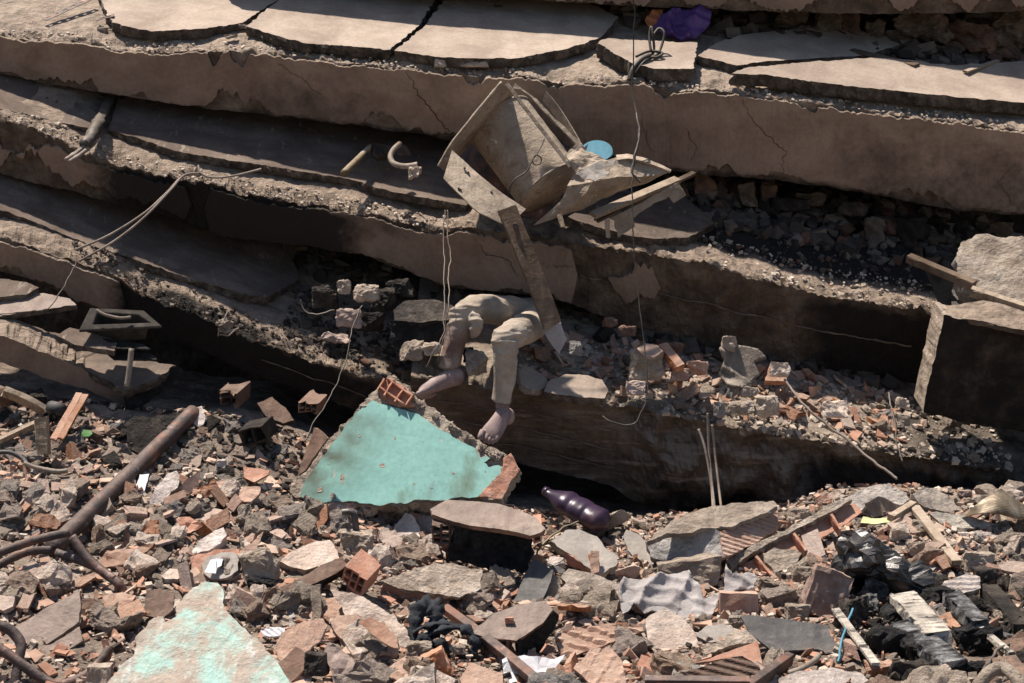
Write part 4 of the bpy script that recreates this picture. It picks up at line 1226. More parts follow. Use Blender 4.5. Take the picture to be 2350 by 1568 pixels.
rplate('slate_panel', X(1, 2, (1345, 780), (1380, 790), (1470, 825), (1465, 850), (1400, 845)), (0, -.7, .7), .01, [m_slate, m_slate], 'small dark blue-grey panel scrap by a white lump', 'panel', lift=.10, jag=.002)
rlump('plaster_lump', *X(1, 2, (1415, 780))[0], 44, 28, m_white, 'small bright white lump beside the dark panel scrap', 'plaster piece', lift=.10, seed=53)
rplate('mortar_slab', X(1, 2, (1385, 850), (1440, 880), (1440, 980), (1410, 1040), (1330, 1030), (1375, 900)), (.3, -.7, .6), .05, [m_beige, m_stone], 'beige mortar piece right of the leaning dark panel', 'mortar piece', lift=.12, und=.008)
rplate('concrete_block', X(1, 2, (1440, 880), (1490, 820), (1640, 850), (1855, 930), (1800, 1010), (1640, 960), (1480, 920)), (0, -.45, .9), .11, [m_stone, m_stone], 'oblong grey concrete block with dark speckled front above the grey cloth', 'concrete block', lift=.16, und=.008, erough=.016, taper=.08)
gt = empty('wall_fragment', G(1330, 1290), 'grey-faced wall chunk with an orange clay strip propped on it', 'wall piece')
px = X(1, 2, (1380, 640), (1470, 570), (1560, 560), (1680, 610), (1740, 690), (1815, 740), (1800, 800), (1690, 860), (1560, 770), (1460, 700))
plG = Pl(*cen(px), gy(1345, 1280)-.18, (.05, -.6, .8))
plate('grey_face', px, plG, .06, [m_greytile, m_mortar], parent=gt, jag=.008, und=.003, erough=.014)
plate('clay_side', X(1, 2, (1465, 705), (1560, 775), (1640, 830), (1630, 850), (1500, 800), (1470, 750)), Pl(*X(1, 2, (1550, 770))[0], plG.hit(*X(1, 2, (1550, 765))[0]).y-.006, (0, -.97, .1)), .02, [m_brick2, m_brick2], parent=gt, jag=.004)
EXCL.append(px)
rplate('brick_shard', X(1, 2, (1636, 702), (1694, 702), (1692, 840), (1640, 855), (1634, 800)), (.1, -.85, .5), .012, [m_brickrib, m_brick], 'plain upright orange clay strip against the grey-faced chunk', 'brick shard', lift=.22, excl=False, jag=.002)
rplate('mortar_slab', X(1, 2, (1848, 610), (1870, 565), (1940, 590), (1990, 640), (2000, 700), (2080, 820), (2030, 850), (1950, 790), (1880, 700)), (-.4, -.65, .6), .05, [m_greytile, m_mortar], 'curved grey mortar piece leaning on the big ribbed concrete block', 'mortar piece', lift=.14, und=.006)
rlump('brick_block', *X(1, 2, (1880, 850))[0], 62, 36, m_brick, 'orange-rimmed broken brick below the curved grey mortar piece', 'brick block', lift=.10, roll=.35, seed=54, sub=3)
rplate('brick_shard', X(1, 2, (1400, 1280), (1420, 1240), (1600, 1200), (1720, 1190), (1860, 1210), (1980, 1200), (1985, 1225), (1700, 1330), (1560, 1380), (1480, 1450), (1450, 1400)), (.05, -.6, .8), .014, [m_brick, m_brick], 'long dark red clay tile with raised ridges right of the sooty block', 'brick shard', lift=.15, jag=.004, res=.014, zfun=wide_ribs(.045, .008, 1.25, .2))
rplate('brick_shard', X(1, 2, (1525, 1470), (1640, 1340), (1760, 1330), (1830, 1400), (1860, 1520), (1880, 1640), (1720, 1640), (1600, 1540)), (.1, -.62, .78), .016, [m_brickrib, m_brick], 'plain pale orange clay tile with two dark lines at the bottom', 'brick shard', lift=.22, jag=.004, res=.014, zfun=wide_ribs(.055, .004, -.5, .12))
rplate('brick_shard', X(1, 2, (1970, 1380), (2060, 1410), (2240, 1500), (2200, 1525), (1950, 1500), (1945, 1460)), (0, -.6, .8), .014, [m_brick2, m_brick], 'flat pinkish red clay plate at the bottom right of centre', 'brick shard', lift=.14, jag=.003)
rplate('paper_sheet', X(1, 2, (1060, 1420), (1200, 1390), (1290, 1405), (1400, 1410), (1470, 1385), (1400, 1480), (1280, 1570), (1080, 1600)), (0, -.6, .8), .003, [m_paper, m_paper], 'crumpled white paper sheet under the rusty square tube', 'paper', lift=.15, und=.02, jag=.005, ufreq=14, rows=1, erough=0)
rplate('brick_shard', X(1, 2, (780, 1540), (850, 1430), (980, 1480), (1060, 1500), (1080, 1640), (800, 1640)), (0, -.6, .8), .02, [m_brickrib, m_brick], 'pale pink brick face at the bottom edge left of the paper', 'brick shard', lift=.16, und=.006)
rplate('brick_shard', X(1, 2, (260, 1500), (430, 1390), (540, 1400), (480, 1500), (330, 1600), (200, 1600)), (0, -.55, .85), .02, [m_brickrib, m_brick], 'orange grooved brick face at the bottom below the charcoal cloth', 'brick shard', lift=.14, und=.004, res=.012, zfun=wide_ribs(.05, .004, 1.0, .12))
rlump('brick_block', *X(1, 2, (635, 1445))[0], 60, 72, m_brick, 'mortar-faced broken brick standing below the charcoal cloth', 'brick block', lift=.14, roll=.5, seed=58, sub=3, boxy=.8)
rlump('mortar_block', *X(1, 2, (525, 1350))[0], 66, 48, m_beige, 'pinkish rough mortar lump left of the charcoal cloth loop', 'mortar piece', lift=.12, seed=59, sub=3, rough=.09)

# ================================================================== right half
bb = empty('wall_fragment', G(1620, 1290), 'large grey concrete block with a fine-ribbed clay end face', 'wall piece')
topc = X(2, 2, (-110, 640), (-60, 590), (60, 500), (240, 430), (420, 395), (600, 378), (715, 378), (740, 415), (600, 480), (440, 545), (330, 555), (160, 580), (0, 600))
plH = Pl(*X(2, 2, (330, 555))[0], gy(1640, 1260)-.26, (.02, -.42, .9))
plate('block_top', topc, plH, .03, [m_beige, m_stone], parent=bb, jag=.010, und=.010, erough=.01)
frc = X(2, 2, (-110, 640), (0, 602), (160, 582), (330, 557), (362, 580), (385, 750), (250, 745), (100, 770), (-20, 765), (-90, 740))
yh = plH.hit(*X(2, 2, (330, 555))[0]).y
plate('rough_front', frc, Pl(*X(2, 2, (330, 557))[0], yh+.004, (-.22, -.80, .50)), .13, [m_stone, m_stone], parent=bb, jag=.010, und=0, res=.02, erough=.015, zfun=lambda x, y: .018*fb(x*9, y*9, 3.0, 5))
sdc = X(2, 2, (362, 582), (480, 530), (600, 478), (738, 418), (748, 560), (600, 650), (440, 730), (388, 745))
plate('ribbed_clay_end', sdc, Pl(*X(2, 2, (362, 582))[0], yh-.002, (.35, -.62, .70)), .05, [m_brickrib, m_brick], parent=bb, jag=.003, res=.0055, und=0, zfun=ribs(44, .0045, 1.45))
EXCL += [topc, frc, sdc]
# long broken hollow-brick strip
st = empty('wall_fragment', G(1840, 1260), 'long strip of broken hollow bricks between two mortar edges', 'wall piece')
plS = Pl(*X(2, 2, (800, 690))[0], gy(1810, 1260)-.16, (.0, -.62, .78))
for nm, px, th, mt in (('mortar_edge', X(2, 2, (400, 770), (470, 720), (640, 640), (900, 500), (1210, 340), (1230, 365), (1050, 470), (860, 560), (640, 680), (440, 815)), .07, m_mortar),
                       ('mortar_edge', X(2, 2, (585, 950), (700, 880), (900, 760), (1030, 680), (1060, 690), (1000, 730), (830, 840), (620, 970)), .07, m_mortar)):
    plate(nm, px, plS, th, [mt, mt], parent=st, jag=.008, und=.010, res=.02, erough=.012)
plSb = Pl(0, 0, 1, plS.n); plSb.o = plS.o - plS.n*.04
for px in (X(2, 2, (450, 830), (640, 720), (700, 850), (600, 930)), X(2, 2, (650, 690), (850, 590), (900, 720), (720, 790)), X(2, 2, (880, 570), (1080, 470), (1130, 560), (920, 690)), X(2, 2, (1110, 450), (1240, 390), (1290, 450), (1140, 560))):
    plate('clay_cell', px, plSb, .012, [m_brick2, m_brick], parent=st, jag=.006, und=.004, res=.02)
for k, ((x0, y0), (x1, y1)) in enumerate((((600, 740), (700, 860)), ((845, 590), (925, 700)), ((1090, 465), (1150, 560)))):
    a, b = plS.hit(*X(2, 2, (x0, y0))[0]), plS.hit(*X(2, 2, (x1, y1))[0])
    boxbar('clay_web', a-plS.n*.02, b-plS.n*.02, .012, .05, m_brick2, upv=plS.n, parent=st, jag=.004)
plate('mortar_smear', X(2, 2, (640, 720), (720, 680), (830, 690), (900, 720), (820, 820), (720, 850)), Pl(*X(2, 2, (750, 770))[0], plS.hit(*X(2, 2, (750, 770))[0]).y+.0, plS.n), .03, [m_mortar, m_mortar], parent=st, jag=.012, und=.012)
EXCL.append(X(2, 2, (390, 790), (1230, 350), (1290, 450), (600, 980)))
rlump('mortar_block', *X(2, 2, (160, 850))[0], 156, 76, m_beige, 'big beige mortar lump behind the grey cloth', 'mortar piece', lift=.12, roll=.1, seed=61, sub=3, rough=.05, boxy=.7)
# grey cloth
clg = empty('grey_cloth', G(1570, 1400), 'crumpled light grey cloth draped over rubble in the centre right', 'cloth')
cpx = X(2, 2, (-300, 960), (-265, 880), (-160, 890), (-60, 880), (60, 850), (160, 850), (230, 930), (265, 1010), (300, 1000), (390, 960), (400, 810), (440, 880), (560, 840), (608, 870), (590, 940), (470, 975), (360, 1010), (340, 1080), (300, 1130), (240, 1210), (200, 1235), (190, 1190), (60, 1120), (-80, 1090), (-130, 1110), (-200, 1050), (-270, 1130))
plCl = Pl(1560, 1370, gy(1560, 1370)-.24, (0, -.62, .78))
crumple('cloth_sheet', cpx, plCl, [m_cloth, m_cloth], amp=.026, freq=9.0, res=.007, seed=7, parent=clg)
EXCL.append(cpx)
rplate('plaster_slab', X(2, 2, (-120, 1150), (0, 1080), (120, 1130), (190, 1220), (235, 1320), (180, 1420), (100, 1470), (-40, 1400), (-110, 1300)), (.05, -.62, .78), .06, [m_pinkplaster, m_beige], 'big pinkish white plaster slab at the bottom right of centre', 'plaster piece', lift=.14, und=.008, erough=.015)
rplate('slate_panel', X(2, 2, (500, 1130), (560, 1122), (800, 1150), (1070, 1190), (1085, 1250), (1120, 1300), (1195, 1360), (1150, 1385), (1000, 1345), (800, 1355), (710, 1370), (660, 1320), (560, 1240)), (.02, -.62, .78), .012, [m_slate, m_slate], 'large plain dark slate panel with a curved lower edge', 'panel', lift=.18, jag=.002, und=.002)
rlump('mortar_chip', *X(2, 2, (470, 1170))[0], 38, 32, m_beige, 'small beige lump on the left tip of the slate panel', 'mortar piece', lift=.24, excl=False, seed=62, sub=3)
rplate('mortar_slab', X(2, 2, (240, 1330), (380, 1280), (460, 1220), (560, 1230), (660, 1260), (670, 1290), (520, 1310), (400, 1330), (260, 1385)), (0, -.6, .8), .04, [m_beige, m_beige], 'yellowish mortar strip above the red ribbed clay pieces', 'mortar piece', lift=.19, und=.012, jag=.012)
rplate('plaster_slab', X(2, 2, (195, 1255), (280, 1190), (420, 1185), (470, 1225), (380, 1290), (300, 1300)), (0, -.6, .8), .03, [m_greytile, m_white], 'flat mauve-grey plaster plate with a white edge below the grey cloth', 'plaster piece', lift=.16)
rplate('brick_shard', X(2, 2, (190, 1440), (420, 1360), (610, 1290), (650, 1460), (560, 1420), (500, 1390)), (0, -.55, .83), .014, [m_brick2, m_brick], 'bright red inner clay face under the yellowish mortar strip', 'brick shard', lift=.15, jag=.005)
rplate('brick_shard', X(2, 2, (130, 1500), (300, 1440), (510, 1390), (620, 1460), (640, 1500), (500, 1540), (200, 1530)), (0, -.75, .62), .014, [m_brickdk, m_brickdk], 'dark finely ribbed clay shard near the bottom right of centre', 'brick shard', lift=.20, jag=.005, res=.0055, zfun=ribs(40, .005, 1.3))
boxbar('steel_angle', P(1700, 1592, gy(1700, 1568)-.26), P(1812, 1512, gy(1810, 1510)-.20), .03, .045, m_rust, nseg=8, label='rusty brown steel bar end rising from the bottom edge', cat='steel bar')
boxbar('steel_angle', P(1480, 1563, gy(1600, 1560)-.24), P(1720, 1566, gy(1720, 1566)-.24), .03, .03, m_rust, nseg=8, label='rusty steel bar lying flat along the bottom edge', cat='steel bar')
rlump('brick_block', *X(2, 2, (1050, 975))[0], 96, 122, m_brick, 'big reddish brown brick lump standing left of the black sheet', 'brick block', lift=.20, roll=-.35, seed=66, sub=3, rough=.05, boxy=.75)
rlump('brick_block', *X(2, 2, (480, 1050))[0], 92, 60, m_brickrib, 'half hollow brick with a chipped corner right of the grey cloth', 'brick block', lift=.13, seed=67, boxy=.9, sub=2, rough=.03)
# black plastic sheet, folded like a tent
bs_ = empty('plastic_sheet', G(2040, 1340), 'black burnt plastic sheet folded like a tent on the right', 'plastic sheet')
yk = gy(2040, 1300)-.22
g1 = [[P(1905, 1310, yk-.02), P(1918, 1262, yk-.05), P(1935, 1226, yk-.04), P(1970, 1214, yk), P(2010, 1240, yk+.06)],
      [P(1918, 1330, yk-.05), P(1930, 1290, yk-.12), P(1948, 1240, yk-.11), P(2000, 1240, yk-.05), P(2050, 1270, yk+.03)],
      [P(1925, 1345, yk-.04), P(1945, 1320, yk-.10), P(1990, 1275, yk-.15), P(2050, 1288, yk-.09), P(2100, 1300, yk-.01)],
      [P(1960, 1350, yk+.02), P(2000, 1330, yk-.08), P(2050, 1320, yk-.14), P(2095, 1330, yk-.12), P(2140, 1325, yk-.03)],
      [P(2060, 1370, yk+.02), P(2080, 1372, yk-.04), P(2110, 1372, yk-.12), P(2150, 1372, yk-.12), P(2190, 1375, yk-.06)]]
patch('sheet', g1, .004, m_sheet, sub=5, lin=True, dent=.05, dfreq=11, seed=4, parent=bs_)
EXCL.append([(1905, 1215), (2000, 1215), (2190, 1370), (2060, 1380), (1910, 1330)])
# charred debris below it
for k, (u, v, w, h, mt, lab) in enumerate(((2010, 1355, 70, 60, m_ash, 'ash-grey lump in the mouth of the black sheet'), (1990, 1390, 56, 50, m_slate, 'blue-grey clay wedge below the ash lump'),
        (2070, 1420, 90, 60, m_char, 'black burnt mass left of the pale charred beam'), (2150, 1370, 90, 50, m_char, 'black burnt mass under the right end of the sheet'),
        (2040, 1480, 100, 90, m_char, 'black burnt tangle at the lower right'), (2130, 1500, 120, 80, m_char, 'black burnt mass below the pale charred beam'), (2240, 1470, 110, 70, m_char, 'black burnt mass right of the pale charred beam'),
        (2250, 1400, 80, 60, m_dark, 'dark crust lump right of the ribbed white brick'), (2090, 1545, 130, 60, m_dark, 'dark crust lump at the bottom under the burnt tangle'), (2220, 1545, 130, 60, m_char, 'black burnt mass in the bottom right corner area'))):
    rlump('charred_lump', u, v, w, h, mt, lab, 'charred piece', lift=.06, seed=300+k, sub=3, rough=.11, boxy=.45)
def beamlet(name, pa, pb, w, h, mat, lab, cat, la=.1, lb=.1, **kw):
    EXCL.append([(pa[0]-12, pa[1]-14), (pb[0]+12, pb[1]-14), (pb[0]+12, pb[1]+14), (pa[0]-12, pa[1]+14)])
    return boxbar(name, P(pa[0], pa[1], gy(*pa)-la), P(pb[0], pb[1], gy(*pb)-lb), w, h, mat, label=lab, cat=cat, **kw)
beamlet('charred_beam', X(2, 2, (1560, 1010))[0], X(2, 2, (1790, 1270))[0], .10, .05, m_palewood, 'pale speckled charred beam piece slanting down at the right', 'wood beam', .20, .20, jag=.012, nseg=24, upv=(0, -.6, .8))
beamlet('charred_beam', X(2, 2, (1560, 1200))[0], X(2, 2, (1900, 1470))[0], .09, .06, m_ash, 'long ash-white burnt beam below the speckled one', 'wood beam', .13, .15, jag=.012, nseg=24, upv=(0, -.6, .8))
beamlet('charred_log', X(2, 2, (1880, 1010))[0], X(2, 2, (2060, 1200))[0], .07, .06, m_ash, 'white ash-coated burnt log at the right', 'wood beam', .17, .15, jag=.014, nseg=24)
beamlet('wood_splinter', X(2, 2, (2050, 1200))[0], X(2, 2, (2270, 1380))[0], .024, .02, m_palewood, 'long pale splinter below the ash-coated log', 'wood splinter', .14, .14, jag=.003)
beamlet('charred_beam', X(2, 2, (2120, 960))[0], X(2, 2, (2340, 1220))[0], .07, .05, m_dark, 'dark burnt beam on the far right slope', 'wood beam', .09, .09, jag=.008, nseg=18)
beamlet('wood_plank', X(2, 2, (1635, 420))[0], X(2, 2, (1910, 780))[0], .045, .022, m_wood, 'pale plank running down the right-hand rubble slope', 'plank', .13, .13, jag=.002)
beamlet('wood_plank', X(2, 2, (1480, 490))[0], X(2, 2, (1625, 400))[0], .03, .03, m_wood, 'short plank meeting the top end of the pale plank', 'plank', .16, .14, jag=.002)
rplate('wood_board', X(2, 2, (1735, 460), (1780, 445), (1960, 475), (2175, 530), (2175, 560), (1950, 555), (1800, 520)), (0, -.6, .8), .02, [m_palewood, m_palewood], 'flat cream splintered board on the right slope', 'board', lift=.10, jag=.006)
cr = empty('wall_fragment', G(1990, 1180), 'pale concrete wedge with a smooth beige broken face at the right slope top', 'wall piece')
px = X(2, 2, (1180, 410), (1210, 350), (1300, 300), (1400, 265), (1480, 275), (1560, 320), (1600, 370), (1540, 400), (1400, 345), (1310, 400), (1290, 440))
plR = Pl(*cen(px), gy(1990, 1150)-.14, (0, -.5, .86))
plate('rough_top', px, plR, .07, [m_stone, m_beige], parent=cr, jag=.010, und=.012, erough=.015)
px2 = X(2, 2, (1300, 480), (1305, 405), (1400, 348), (1500, 360), (1560, 390), (1500, 440), (1440, 470), (1360, 490))
plate('smooth_face', px2, Pl(*cen(px2), plR.hit(*X(2, 2, (1400, 350))[0]).y-.01, (0, -.93, .3)), .05, [m_beige, m_mortar], parent=cr, jag=.006, und=.003)
EXCL += [px, px2]
rplate('concrete_slab', X(2, 2, (1620, 340), (1690, 290), (1770, 292), (1850, 340), (1900, 400), (1935, 440), (1850, 450), (1740, 430), (1660, 400)), (.1, -.6, .78), .06, [m_stone, m_stone], 'pale ridged concrete slab at the crest of the right slope', 'concrete piece', lift=.10, und=.008, zfun=ribs(30, .003, 1.2))
rplate('lime_plaster', X(2, 2, (1280, 520), (1300, 480), (1380, 490), (1480, 490), (1490, 515), (1380, 530)), (0, -.6, .8), .01, [m_lime, m_mortar], 'small lime-yellow painted plaster scrap on the right slope', 'plaster piece', lift=.12, jag=.006)
ms = [[P(2200, 1195, gy(2220, 1190)-.1), P(2250, 1150, gy(2220, 1190)-.1), P(2298, 1121, gy(2220, 1190)-.06)], [P(2250, 1178, gy(2220, 1190)-.18), P(2300, 1170, gy(2220, 1190)-.17), P(2350, 1160, gy(2220, 1190)-.1)], [P(2330, 1186, gy(2220, 1190)-.16), P(2380, 1200, gy(2220, 1190)-.14), P(2450, 1215, gy(2220, 1190)-.1)]]
patch('metal_sheet', ms, .003, m_tan, sub=8, dent=.012, seed=8, label='scorched tan metal sheet folded at the right edge', cat='metal sheet')
rplate('ribbed_brick', X(2, 2, (1800, 960), (1830, 900), (1990, 850), (2060, 880), (2065, 950), (1950, 985), (1830, 985)), (0, -.62, .78), .05, [m_white, m_white], 'white ash-dusted brick with fine ribs on the right', 'brick block', lift=.16, res=.0055, zfun=ribs(42, .004, 1.57))
for k, (x, y, w, h, mt, lab) in enumerate(((2040, 780, 84, 56, m_beige, 'beige crumbly lump above the ribbed white brick'), (2090, 640, 52, 48, m_stone, 'grey faceted stone near the right slope middle'), (1980, 610, 44, 22, m_white, 'small white grooved brick end by the grey stone'), (1890, 680, 52, 30, m_beige, 'flat beige stone right of the pale plank'), (1990, 675, 50, 24, m_pinkplaster, 'pink-edged white fragment under the grooved brick end'),
        (880, 470, 56, 40, m_beige, 'beige lump behind the hollow-brick strip'), (900, 870, 50, 50, m_beige, 'beige lump below the hollow-brick strip'), (820, 1005, 42, 28, m_white, 'cream stone left of the reddish brown brick lump'), (915, 980, 40, 40, m_beige, 'pale stone touching the reddish brown brick lump'), (870, 1110, 62, 40, m_beige, 'square beige mortar block above the slate panel'), (1410, 1480, 70, 44, m_brick, 'reddish crumbly lump at the bottom near the white plaster'), (2180, 640, 44, 24, m_stone, 'dark-based white stone by the small pipe'), (2260, 640, 50, 30, m_stone, 'pale stone at the right edge'), (2090, 860, 60, 36, m_dark, 'dark brick end right of the ribbed white brick'), (2150, 860, 34, 54, m_brickdk, 'brown clay fin right of the ribbed white brick'), (1650, 690, 46, 40, m_beige, 'small beige block in the right slope dust'), (1960, 330, 40, 16, m_brick, 'reddish stone behind the pale concrete crest'))):
    rlump('stone_lump', *X(2, 2, (x, y))[0], w, h, mt, lab, 'stone', lift=.07, seed=400+k, sub=3, rough=.06)
tube('metal_pipe', [(*X(2, 2, (2236, 622))[0], gy(2310, 1240)-.14), (*X(2, 2, (2340, 680))[0], gy(2340, 1260)-.10)], .013, m_rust, seg=12, curve=0, label='short open pipe end on the far right slope', cat='pipe')
tube('white_pipe', [(*X(2, 2, (2040, 1600))[0], 5.30), (*X(2, 2, (2120, 1500))[0], 5.32), (*X(2, 2, (2200, 1470))[0], 5.35), (*X(2, 2, (2280, 1510))[0], 5.3), (*X(2, 2, (2340, 1620))[0], 5.26)], .022, m_beige, seg=14, label='curved beige pipe arching in the bottom right corner', cat='pipe')
rplate('white_slab', X(2, 2, (740, 1545), (860, 1490), (1100, 1465), (1280, 1500), (1350, 1560), (1300, 1660), (800, 1660)), (0, -.5, .86), .05, [m_white, m_stone], 'large whitish dusty slab at the bottom edge right of centre', 'plaster piece', lift=.10, und=.006)
tube('white_hose', [(*X(2, 2, (820, 1500))[0], gy(1815, 1545)-.14), (*X(2, 2, (900, 1470))[0], gy(1840, 1530)-.16), (*X(2, 2, (980, 1420))[0], gy(1870, 1510)-.14), (*X(2, 2, (1010, 1385))[0], gy(1880, 1500)-.1)], .010, m_whitepipe, seg=10, label='short cream hose end under the slate panel', cat='hose')
tube('blue_wire', [(*X(2, 2, (1225, 1090))[0], gy(1950, 1400)-.2), (*X(2, 2, (1180, 1250))[0], gy(1935, 1450)-.22), (*X(2, 2, (1130, 1430))[0], gy(1920, 1500)-.16)], .0045, m_blue, seg=6, label='thin blue wire hanging right of the slate panel', cat='wire')
beamlet('wood_splinter', X(2, 2, (1120, 1085))[0], X(2, 2, (1380, 1440))[0], .03, .012, m_palewood, 'long pale split stick in the black burnt debris', 'wood splinter', .22, .18, jag=.004)
tube('bent_cable', [(*X(2, 2, (2340, 1230))[0], gy(2340, 1450)-.16), (*X(2, 2, (2200, 1340))[0], gy(2300, 1490)-.16), (*X(2, 2, (2100, 1450))[0], gy(2260, 1530)-.2), (*X(2, 2, (2040, 1560))[0], gy(2240, 1568)-.2)], .006, m_cable, seg=6, label='thin dark cable curving down in the bottom right corner', cat='cable')
# purple bottle under the ledge
bt = empty('plastic_bottle', P(1330, 1210, 7.25), 'crushed dark purple plastic bottle in the dark under the ledge', 'bottle')
a0, a1 = P(1256, 1130, 7.45), P(1396, 1206, 7.28)
n = 40
pts = [a0.lerp(a1, i/n) for i in range(n+1)]
prof = [.026+.048*sstep(0, .35, i/40) - .006*math.exp(-((i-17)/1.6)**2) - .005*math.exp(-((i-27)/1.4)**2) - .062*sstep(.86, 1.04, i/40) for i in range(41)]
V, F = tube_geo(pts, prof, 30, True, .72, None, .05, 4)
mk('bottle_body', V, F, m_bottle, parent=bt, smooth=True)
V, F = tube_geo([a0+(a0-a1)*.002, a0+(a0-a1)*.03, a0+(a0-a1)*.06], [.025, .021, .020], 18)
mk('bottle_neck', V, F, m_bottle, parent=bt, smooth=True)
rlump('stone_bar', 1396, 1198, 124, 36, m_beige, 'elongated rough stone bar in front of the purple bottle', 'stone', lift=.12, roll=.5, seed=71, sub=3, rough=.06)
beamlet('wood_splinter', (1235, 1252), (1330, 1222), .016, .012, m_wooddark, 'dark stick in front of the purple bottle', 'wood splinter', .2, .2, jag=.002)
tube('yellow_wire', [(1225, 1280, gy(1250, 1250)-.2), (1250, 1248, gy(1250, 1250)-.2), (1310, 1205, gy(1300, 1220)-.15), (1370, 1185, gy(1350, 1210)-.1)], .004, m_yellow, seg=6, label='thin yellowish wire by the dark stick', cat='wire')
# rebar standing at the ledge
for k, (px, lab) in enumerate((([(1624, 948, 7.66), (1628, 1050, 7.62), (1640, 1165, 7.45)], 'left of two tall straight rebar rods standing before the ledge'), ([(1634, 975, 7.66), (1644, 1070, 7.6), (1655, 1165, 7.45)], 'right one of the two tall straight rebar rods'), ([(1603, 985, 7.66), (1618, 1030, 7.62), (1632, 1110, 7.55), (1636, 1165, 7.45)], 'bent rebar rod leaning left of the two straight ones'))):
    ribbed_bar('rebar_rod', px, .0058, m_wire, label=lab, cat='rebar')
# ================================================================== crushed washing machine on the middle slab
YM = 8.18
def Q(x, y, d=0.0):                       # appliance picture frame
    return P(991+x*.2735, 165+y*.2735, YM+d+.24*(.55-y/1200.0))
wm = empty('washing_machine', Q(600, 1250, .15), 'dust-covered crushed washing machine wedged between two floor slabs', 'washing machine')
# upper left side wall: outer rim and inner face running back
patch('side_panel', [[Q(588, 88, -.04), Q(370, 350, -.03), Q(165, 610, -.02), Q(58, 790, 0)], [Q(640, 150, .0), Q(430, 390, .02), Q(215, 640, .04), Q(120, 850, .06)], [Q(720, 270, .30), Q(540, 430, .32), Q(360, 560, .34), Q(250, 690, .34)]], .005, m_appl, sub=6, lin=True, dent=.006, seed=3, parent=wm)
V, F = tube_geo(catmull([Q(588, 86, -.045), Q(370, 346, -.035), Q(165, 606, -.025), Q(56, 796, 0)], 8), .008, 8, True, 1.0, None, .3, 2)
mk('panel_rim', V, F, m_appl, parent=wm, smooth=True)
# right upper member and slotted panel behind it
boxbar('frame_bar', Q(630, 105, -.06), Q(1165, 800, -.06), .018, .032, m_appl, upv=(0, -1, .1), parent=wm, jag=.0015, nseg=18, bend=.004)
slot = [(700, 95), (760, 140), (900, 250), (1010, 370), (1110, 455), (1190, 540), (1240, 575), (1270, 640), (1290, 690), (1180, 740), (1110, 720), (1200, 640), (1205, 600), (1130, 520), (1050, 440), (930, 320), (820, 200), (745, 150), (690, 140)]
pls = Pl(991+1000*.2735, 165+430*.2735, YM+.02, (.3, -.8, .5))
plate('slotted_panel', [(991+x*.2735, 165+y*.2735) for x, y in slot], pls, .012, [m_appl, m_appl], jag=.003, step=.01, und=.003, parent=wm)
patch('added_dark_plate', [[Q(560, 140, .42), Q(1300, 760, .42)], [Q(140, 760, .42), Q(860, 1330, .42)]], .006, m_rust, sub=8, dent=.01, parent=wm)  # added dark plate, its colour carries the unlit inside of the box
patch('back_panel', [[Q(930, 240, .12), Q(1050, 400, .14), Q(1180, 600, .13)], [Q(955, 160, .10), Q(1090, 330, .11), Q(1265, 620, .08)]], .006, m_appl, sub=6, dent=.005, seed=6, parent=wm)
# lower left panel with screws
fpan = patch('front_panel', [[Q(172, 650, -.05), Q(300, 770, -.06), Q(450, 905, -.075), Q(620, 1030, -.07), Q(790, 1150, -.05)], [Q(135, 770, -.10), Q(260, 890, -.115), Q(400, 1020, -.13), Q(560, 1120, -.12), Q(720, 1215, -.09)], [Q(98, 890, -.15), Q(230, 1030, -.17), Q(370, 1165, -.19), Q(480, 1215, -.175), Q(600, 1275, -.14)]], .006, m_appl, sub=5, dent=.007, seed=9, parent=wm)
for x, y in ((275, 810), (305, 845), (225, 980), (240, 990), (500, 1010), (425, 1155), (480, 1180)):
    c = Q(x, y, -.075-.10*clampf(((y-.87*x)-500)/320))
    V, F = tube_geo([c + Vector((0, .014, 0)), c - Vector((0, .004, 0))], .0055, 7)
    mk('screw', V, F, m_rust, parent=fpan)
# drum: cylinder with its axis from upper left (inside) to lower right
a, b = Q(560, 400, .27), Q(1000, 985, .20)
ax = (b-a); n = 26
pts = [a + ax*(i/n) for i in range(n+1)]
V, F = tube_geo(pts, [.172]*(n+1), 56, True, 1.0, None, .012, 2)
drum = mk('drum', V, F, m_appl, parent=wm, smooth=True)
for t in (.02, .97):
    V, F = tube_geo([a+ax*(t-.012), a+ax*(t-.008), a+ax*(t+.008), a+ax*(t+.012)], [.170, .178, .178, .170], 56, True)
    mk('drum_rim', V, F, m_appl, parent=drum, smooth=True)
# lower right body: torn panels
patch('torn_panel', [[Q(1195, 835, -.05), Q(1380, 760, -.06), Q(1560, 720, -.02), Q(1780, 745, .02), Q(2015, 830, .06)], [Q(1140, 960, -.07), Q(1350, 920, -.11), Q(1560, 880, -.08), Q(1760, 880, -.02), Q(1960, 860, .05)], [Q(1100, 1062, -.04), Q(1290, 1020, -.09), Q(1480, 985, -.06), Q(1680, 950, 0), Q(1900, 890, .06)], [Q(850, 1290, .04), Q(1050, 1230, 0), Q(1300, 1120, .02), Q(1560, 1020, .05), Q(1840, 920, .08)]], .006, m_appl, sub=6, lin=True, dent=.014, dfreq=9, seed=12, parent=wm)
patch('upper_flap', [[Q(1545, 700, .02), Q(1640, 690, .03), Q(1800, 730, .05), Q(2010, 820, .08)], [Q(1560, 740, -.04), Q(1650, 725, -.03), Q(1800, 760, .0), Q(2005, 835, .05)]], .010, m_appl, sub=6, lin=True, dent=.006, seed=14, parent=wm)
plw = Pl(991+1370*.2735, 165+830*.2735, YM-.17, (.1, -.8, .6))
